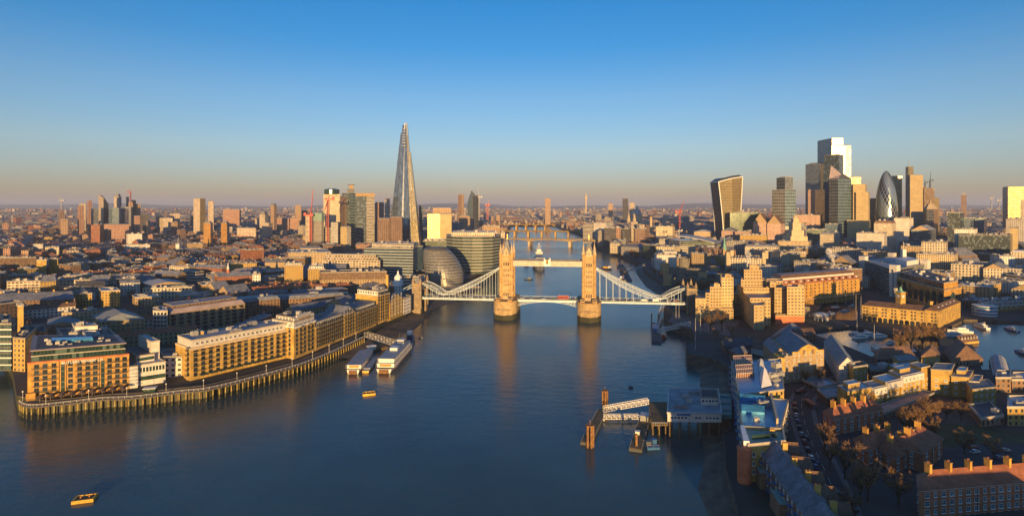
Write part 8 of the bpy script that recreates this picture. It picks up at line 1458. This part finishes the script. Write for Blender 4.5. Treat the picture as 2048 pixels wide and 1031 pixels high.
CM = MB(); CMATS = ['far_warm', 'far_pale', 'far_pink', 'far_brown', 'far_grey', 'far_dark', 'tan_brick', 'red_brick', 'white_render', 'yellow_brick', 'cream_stone', 'brown_brick', 'window_bands', 'dark_brick']
CROOF = ['roof_grey', 'roof_dark', 'roof_pale', 'slate', 'clay', 'roof_mauve', 'brown_tile']; CM_ALL = [FM(m) for m in CMATS] + [MT[m] for m in CROOF]
rf = random.Random(5); NI = {'n': 0}; TREES = []
COLN = {'tan_brick': 'tan brick', 'red_brick': 'red brick', 'white_render': 'white rendered', 'yellow_brick': 'yellow brick', 'cream_stone': 'cream stone', 'brown_brick': 'brown brick', 'window_bands': 'pale banded', 'dark_brick': 'dark brick', 'grey_stone': 'grey stone', 'concrete': 'concrete', 'pink_panel': 'pink panelled'}
RFN = {'roof_grey': 'grey', 'roof_dark': 'dark', 'roof_pale': 'pale', 'slate': 'slate', 'clay': 'red tiled', 'roof_mauve': 'mauve', 'brown_tile': 'brown tiled'}
def building(c, L, W, ang, h, fm_, rm, pitched):
    u = Vector((math.cos(ang), math.sin(ang))); v = Vector((-u.y, u.x)); q = [c - u * L / 2 - v * W / 2, c + u * L / 2 - v * W / 2, c + u * L / 2 + v * W / 2, c - u * L / 2 + v * W / 2]
    r = math.hypot(L, W) / 2
    if not free(c, r, q): return False
    z = GZ + h; q3 = [V(p.x, p.y) for p in q]
    px = 1024 + c.x / c.y * F
    if c.y < 1060 and NI['n'] < 430 and -60 < px < 2110 and fm_ in COLN:
        NI['n'] += 1; kind = 'terrace' if pitched and L > 2.2 * W else 'house' if pitched else 'flats' if h > 11 else 'workshop'
        o = thing({'terrace': 'house_terrace', 'house': 'pitched_roof_house', 'flats': 'apartment_block', 'workshop': 'low_workshop'}[kind], None, kind, (c.x, c.y, GZ), 0, {'terrace': 'terraces', 'house': 'houses', 'flats': 'flat roofed blocks', 'workshop': 'low workshops'}[kind] + ' of the middle distance')
        mb = MB(); mb.prism(q3, GZ - .5, z, 0, fac=FB(fm_), caps=not pitched); part('wall', mb, FM(fm_), o)
        if pitched:
            pitched_roof(o, q3, z, W * rf.uniform(.28, .4), rm, True, 0 if rf.random() < .7 else .15, gable=MT['brick_t'])
            n = min(5, int(L / 11))
            if n: chimneys(o, [lerp2(q3, (k + .5) / n, .5) for k in range(n)], z + W * .25, 2.2, (1.5, .8), rf.choice(['brick_y', 'brick_r', 'brick_t']), ang, False)
        else: flat_roof(o, q3, z, rm, .7); roof_plants(o, q3, z, min(9, 2 + int(L * W / 150)), rf)
        later(o, f"{COLN[fm_]} {kind} with {RFN[rm]} roof", V(c.x, c.y, z))
    else:
        m = CMATS.index(fm_) if fm_ in CMATS else 0; mr = len(CMATS) + CROOF.index(rm); CM.prism(q3, GZ, z, m, mr, FB(CMATS[m]), caps=not pitched)
        if pitched:
            a, b = q3[0].lerp(q3[3], .5), q3[1].lerp(q3[2], .5); k = z + W * .35; Z = lambda p, h_: (p.x, p.y, h_)
            CM.face([Z(q3[0], z), Z(q3[1], z), Z(b, k), Z(a, k)], mr); CM.face([Z(q3[2], z), Z(q3[3], z), Z(a, k), Z(b, k)], mr); CM.face([Z(q3[1], z), Z(q3[2], z), Z(b, k)], m); CM.face([Z(q3[3], z), Z(q3[0], z), Z(a, k)], m)
            if c.y < 2200:
                for j in range(int(L / 12)): e = a.lerp(b, (j + .5) / max(1, int(L / 12))); CM.box((e.x, e.y, k + .8), (1.6, .9, 2.2), ang, m)
        elif c.y < 4000:
            for j in range(rf.randint(2, 5) if c.y < 2200 else rf.randint(1, 3)): e = c + u * rf.uniform(-.35, .35) * L + v * rf.uniform(-.25, .25) * W; CM.box((e.x, e.y, z + 1.1), (rf.uniform(2, L * .3), rf.uniform(2, W * .4), rf.uniform(1.5, 3.5)), ang, rf.choice([m, mr]))
    if c.y < 1700: FR.append(([Vector(p) for p in q], c, r + 2))
    return True
NEARM = ['tan_brick', 'red_brick', 'yellow_brick', 'brown_brick', 'white_render', 'dark_brick', 'cream_stone', 'brown_brick', 'window_bands', 'tan_brick']
Y = 440.0
while Y < 11000:
    B = 95 if Y < 1500 else 120 if Y < 3200 else 210; xm = Y * .99 + 60; x = -xm + rf.uniform(0, B)
    while x < xm:
        cx, cy = x, Y + rf.uniform(-.2, .2) * B; x += B * rf.uniform(.9, 1.15)
        px = 1024 + cx / cy * F; city = px > 1150; ang = math.sin(cx * .0019 + 1.3) * .9 + math.cos(cy * .0023) * .7 + rf.uniform(-.5, .5) - (.25 if city else 0)
        u = Vector((math.cos(ang), math.sin(ang))); v = Vector((-u.y, u.x)); C = Vector((cx, cy)); t = rf.random()
        if not (-3000 < cx) and cy < 430: continue
        park = any(inpoly(cx, cy, p) for p in PARK); far = cy > 3200
        if t < (.13 if not city else .07) and not park:
            for _ in range(26 if not far else 14): TREES.append(C + u * rf.uniform(-.5, .5) * B + v * rf.uniform(-.5, .5) * B)
            continue
        d = -B / 2
        mode = 'city' if (city and cy < 2600 and t < .85) else 'terrace' if t < (.55 if not city else .3) else 'slab' if t < .75 else 'mix'
        while d < B / 2 - 6:
            W = {'terrace': 9, 'city': rf.uniform(18, 32), 'slab': 13, 'mix': rf.uniform(12, 26)}[mode] * (1.0 if not far else 1.7); s = -B / 2; fm_ = rf.choice(NEARM); rm = rf.choice(['slate', 'slate', 'clay', 'brown_tile']); hh = rf.uniform(7, 10)
            while s < B / 2 - 8:
                L = {'terrace': rf.uniform(26, 60), 'city': rf.uniform(16, 40), 'slab': rf.uniform(30, 58), 'mix': rf.uniform(12, 34)}[mode] * (1.0 if not far else 1.6)
                p = C + u * (s + L / 2) + v * (d + W / 2); s += L + {'terrace': 5, 'city': 3, 'slab': 12, 'mix': 8}[mode]
                if any(inpoly(p.x, p.y, k) for k in PARK) or not land(p.x, p.y, max(L, W) * .5 + 4): continue
                if mode == 'terrace': pit, h, m, r_ = True, hh, fm_, rm
                elif mode == 'city': pit, h, m, r_ = rf.random() < .2, rf.uniform(14, 30), rf.choice(['cream_stone', 'brown_brick', 'window_bands', 'tan_brick', 'white_render', 'brown_brick', 'grey_stone' if cy < 1060 else 'far_grey', 'far_warm' if cy > 1060 else 'concrete']), rf.choice(['roof_grey', 'roof_pale', 'roof_dark', 'roof_mauve', 'slate'])
                elif mode == 'slab': pit, h, m, r_ = rf.random() < .2, rf.uniform(12, 22), rf.choice(NEARM), rf.choice(['roof_grey', 'roof_dark', 'roof_pale'])
                else: pit, h, m, r_ = rf.random() < .35, rf.choice([6, 8, 10, 12, 15]) * rf.uniform(.9, 1.2), rf.choice(NEARM), rf.choice(['roof_grey', 'roof_pale', 'roof_pale', 'roof_mauve', 'slate', 'roof_dark'])
                if r_ in ('slate', 'clay', 'brown_tile') and not pit: r_ = 'roof_grey'
                if pit and r_ not in ('slate', 'clay', 'brown_tile'): r_ = 'slate'
                if cy > 1060: m = rf.choice(['far_warm', 'far_pale', 'far_pink', 'far_brown', 'far_brown', 'far_grey', 'far_dark', 'red_brick', 'brown_brick', 'dark_brick', m if m in CMATS else 'far_warm'])
                if cy > 1650 and px > 450 and rf.random() < .5: m = rf.choice(['far_pale', 'far_warm', 'cream_stone', 'far_pale'])
                if cy > 1500 and rf.random() < (.014 if cy < 4000 else .02): L, W2, h, pit = rf.uniform(16, 30), rf.uniform(14, 20), rf.uniform(26, 58), False; r_ = 'roof_grey'; building(p, L, W2, ang, h, m, r_, False); continue
                if rf.random() < .93: building(p, L, W, ang, h * (1 if cy < 5000 else 1.3), m, r_, pit)
                if rf.random() < .5: TREES.append(p + v * (W / 2 + 4) + u * rf.uniform(-.5, .5) * L)
            d += W + {'terrace': 13, 'city': 8, 'slab': 20, 'mix': 11}[mode] * (1 if not far else 1.5)
    Y += B * (.95 if Y < 3200 else 1.0)
struct('distant_city', CM, CM_ALL, kind='stuff')
# ================================================================ trees
def tree_proto(seed, h, rad, up=.5):
    r = random.Random(seed); tr, cr = MB(), MB(); tr.bar((0, 0, 0), (0, 0, h * .3), .28, 7, r2=.2)
    tips = []
    for i in range(9):
        a = 2 * math.pi * (i + r.random() * .6) / 9; z0 = h * r.uniform(.2, .34); e = V(math.cos(a) * rad * r.uniform(.3, .6), math.sin(a) * rad * r.uniform(.3, .6), h * r.uniform(.5, .8)); tr.bar((0, 0, z0), e, .2, 4, r2=.09, cap=False)
        for j in range(4):
            b = a + r.uniform(-1.1, 1.1); f = e * r.uniform(.6, 1); g = f + V(math.cos(b) * rad * r.uniform(.2, .45), math.sin(b) * rad * r.uniform(.2, .45), h * r.uniform(.04, .3)); tr.bar(f, g, .09, 3, r2=.035, cap=False)
            for k in range(5): q = f.lerp(g, r.uniform(.4, 1)); tips.append(q + V(r.uniform(-1, 1), r.uniform(-1, 1), r.uniform(-.5, 1)) * rad * .13)
    for q in tips:
        for k in range(6):
            d = V(r.uniform(-1, 1), r.uniform(-1, 1), r.uniform(-.3, 1) + up); d.normalize(); L = r.uniform(.5, 1.3) * rad * .24; s = d.cross(V(r.uniform(-1, 1), r.uniform(-1, 1), .3)).normalized() * .045; cr.face([q - s, q + s, q + d * L]); 
            q2 = q + d * L * .45; d2 = (d + V(r.uniform(-1, 1), r.uniform(-1, 1), r.uniform(-.5, .7)) * .8).normalized(); cr.face([q2 - s * .7, q2 + s * .7, q2 + d2 * L * .6])
    return tr.mesh('trunk', [MT['bark']]), cr.mesh('crown', [MT['twig']])
TP = [tree_proto(1, 10, 4.2), tree_proto(2, 11, 5), tree_proto(3, 12, 4, 1.1), tree_proto(4, 9, 4.6, .2)]
tn = 0
def tree(p, sc, look=None, k=None, label=None):
    global tn
    tn += 1; a, b = TP[k if k is not None else tn % 4]; o = thing('bare_tree', label, 'tree', p, tn * 1.7, 'leafless winter trees'); o.scale = (sc, sc, sc * rf.uniform(.9, 1.1)); link('trunk', a, o); link('crown', b, o)
    if not label: later(o, (look or 'bare brown') + ' tree', p + V(0, 0, 6 * sc))
for px, py, sc, k, lk in ((1650, 902, .95, 0, 'dark rounded bare'), (1690, 958, 1.15, 1, 'big dark rounded bare'), (1736, 1002, 1.05, 2, 'upright golden twigged'), (1720, 1008, .9, 2, 'upright golden twigged'), (1797, 1014, 1.1, 0, 'rounded golden brown'), (1826, 888, 1.15, 2, 'upright golden twigged'), (1812, 880, 1.0, 2, 'upright golden twigged'), (1861, 892, .9, 2, 'upright golden twigged'), (1861, 850, 1.0, 1, 'rounded russet'), (1845, 856, .9, 0, 'rounded russet'), (1893, 838, .8, 3, 'rounded russet'), (1922, 842, .8, 0, 'small bare'), (1929, 908, .8, 3, 'small bare'), (1987, 920, .8, 3, 'small bare'), (2035, 958, .8, 3, 'small russet'), (1700, 1040, .8, 0, 'dark bare'), (1660, 935, .7, 0, 'dark bare'), (1770, 860, .6, 3, 'small bare'),
        (1800, 704, 1.1, 2, 'golden twigged dock'), (1822, 706, 1.3, 2, 'golden twigged dock'), (1845, 698, 1.1, 1, 'golden twigged dock'), (1862, 694, 1.2, 1, 'dark dock'), (1876, 692, 1.1, 0, 'dark dock'), (1852, 678, 1.0, 1, 'dark dock'), (1836, 712, .8, 0, 'dark dock'), (1421, 664, 1.2, 2, 'rust coloured'), (1443, 662, 1.2, 2, 'rust coloured'), (1405, 655, .8, 0, 'dark bare'), (1432, 676, .7, 3, 'dark bare'), (1462, 672, .8, 0, 'dark bare'), (1612, 768, .7, 0, 'small street'), (1640, 764, .7, 3, 'small street')):
    p = G(px, py); tree(p, sc * 1.35, lk, k)
rt = random.Random(8)
for poly, n, smin, smax in (([(1345, 578), (1470, 572), (1480, 600), (1370, 606)], 26, 1.0, 1.5), ([(1292, 545), (1335, 560), (1345, 575), (1300, 548)], 6, .9, 1.2), ([(1530, 545), (1640, 522), (1735, 524), (1735, 545), (1600, 552)], 30, 1.1, 1.6), ([(838, 598), (868, 566), (890, 572), (850, 600)], 12, .9, 1.3), ([(1225, 505), (1282, 512), (1286, 526), (1245, 508)], 10, 1.0, 1.4), ([(1885, 566), (1935, 560), (1935, 574), (1890, 578)], 8, 1, 1.4), ([(1440, 548), (1540, 545), (1540, 556), (1440, 560)], 12, 1, 1.4), ([(520, 588), (570, 582), (640, 585), (560, 596)], 8, .8, 1.2), ([(150, 600), (300, 590), (300, 606), (150, 612)], 6, .7, 1)):
    P = GP(poly); xs, ys = [p.x for p in P], [p.y for p in P]; i = 0; tries = 0
    while i < n and tries < 600:
        tries += 1; x, y = rt.uniform(min(xs), max(xs)), rt.uniform(min(ys), max(ys))
        if inpoly(x, y, P) and not any(inpoly(x, y, q) for q, c, r in FOOT): tree(V(x, y, GZ), rt.uniform(smin, smax)); i += 1
TM = MB(); 
for poly, n in (([(395, 560), (440, 540), (570, 535), (565, 560), (430, 572)], 90), ([(560, 500), (640, 490), (650, 505), (570, 515)], 60), ([(40, 522), (180, 505), (190, 520), (60, 535)], 60), ([(0, 590), (240, 586), (240, 596), (0, 602)], 40), ([(1290, 500), (1480, 492), (1480, 500), (1300, 508)], 30)):
    P = GP(poly); xs, ys = [p.x for p in P], [p.y for p in P]
    for _ in range(n * 3):
        x, y = rt.uniform(min(xs), max(xs)), rt.uniform(min(ys), max(ys))
        if inpoly(x, y, P): TREES.append(Vector((x, y)))
for p in TREES:
    if p.y > 9000 or not land(p.x, p.y, 5) or any((fc - p).length < fr and inpoly(p.x, p.y, q) for q, fc, fr in FR if abs(fc.y - p.y) < 90): continue
    h = rt.uniform(7, 14); w_ = h * .4; n = 46 if p.y < 1200 else 22 if p.y < 2500 else 8; s = .5 if p.y < 1200 else .9 if p.y < 2500 else 2.4
    TM.bar((p.x, p.y, GZ), (p.x, p.y, GZ + h * .5), .25, 3, cap=False)
    for _ in range(n):
        a, e, r = rt.uniform(0, 6.28), rt.uniform(-1, 1), rt.random() ** .4; k = math.sqrt(1 - e * e) * r * w_; c = V(p.x + math.cos(a) * k, p.y + math.sin(a) * k, GZ + h * .62 + e * r * h * .38); d = V(rt.uniform(-1, 1), rt.uniform(-1, 1), rt.uniform(-.2, 1)).normalized() * s * 2.2; t_ = d.cross(V(rt.uniform(-1, 1), rt.uniform(-1, 1), rt.uniform(-1, 1))).normalized() * s * .5; TM.face([c - d * .5 - t_, c - d * .5 + t_, c + d * .6])
struct('distant_trees', TM, MT['twig_far'], kind='stuff')
label_all()
# ================================================================ steam and haze
m_st, t, b = newmat('steam_air'); b.inputs['Base Color'].default_value = (.85, .83, .82, 1); b.inputs['Roughness'].default_value = 1; b.inputs['Specular IOR Level'].default_value = 0; t.links.new(rng(t, noise(t, .5, 3), .35, .65, .04, .42), b.inputs['Alpha'])
def plume(px, Y, y0, y1, wd, lean):
    z0, z1 = ZP(y0, Y), ZP(y1, Y); H = z1 - z0; mb = MB(); rp = random.Random(px)
    for k in range(26):
        f = (k + .5) / 26; r = wd * (.035 + .12 * f) * rp.uniform(.7, 1.3); c = V(lean * H * f + rp.uniform(-1, 1) * wd * .16 * f, rp.uniform(-1, 1) * wd * .16 * f, H * f * (1 - .1 * rp.random()))
        mb.lathe(c, [(0, c.z - r), (r * .7, c.z - r * .7), (r, c.z), (r * .7, c.z + r * .7), (0, c.z + r)], 10)
    o = link('steam', mb.mesh('steam', [m_st])); o.location = (XP(px, Y), Y, z0); o['kind'] = 'stuff'
plume(1670, 640, 531, 498, 17, -.35); plume(1494, 640, 535, 503, 13, .1); plume(1893, 590, 566, 546, 9, .2)
HX, HD = 33500, 5.0e-5
m, t, b = newmat('haze_air'); t.nodes.remove(b); pv = t.nodes.new('ShaderNodeVolumePrincipled'); pv.inputs['Density'].default_value = HD; pv.inputs['Color'].default_value = (.62, .72, 1.0, 1); pv.inputs['Anisotropy'].default_value = 0.0
t.links.new(pv.outputs[0], t.nodes['Material Output'].inputs['Volume']); mb = MB(); mb.prism([V(-HX, -620), V(HX, -620), V(HX, HX), V(-HX, HX)], -4, 350, bottom=True); hz = struct('haze', mb, m, kind='stuff')
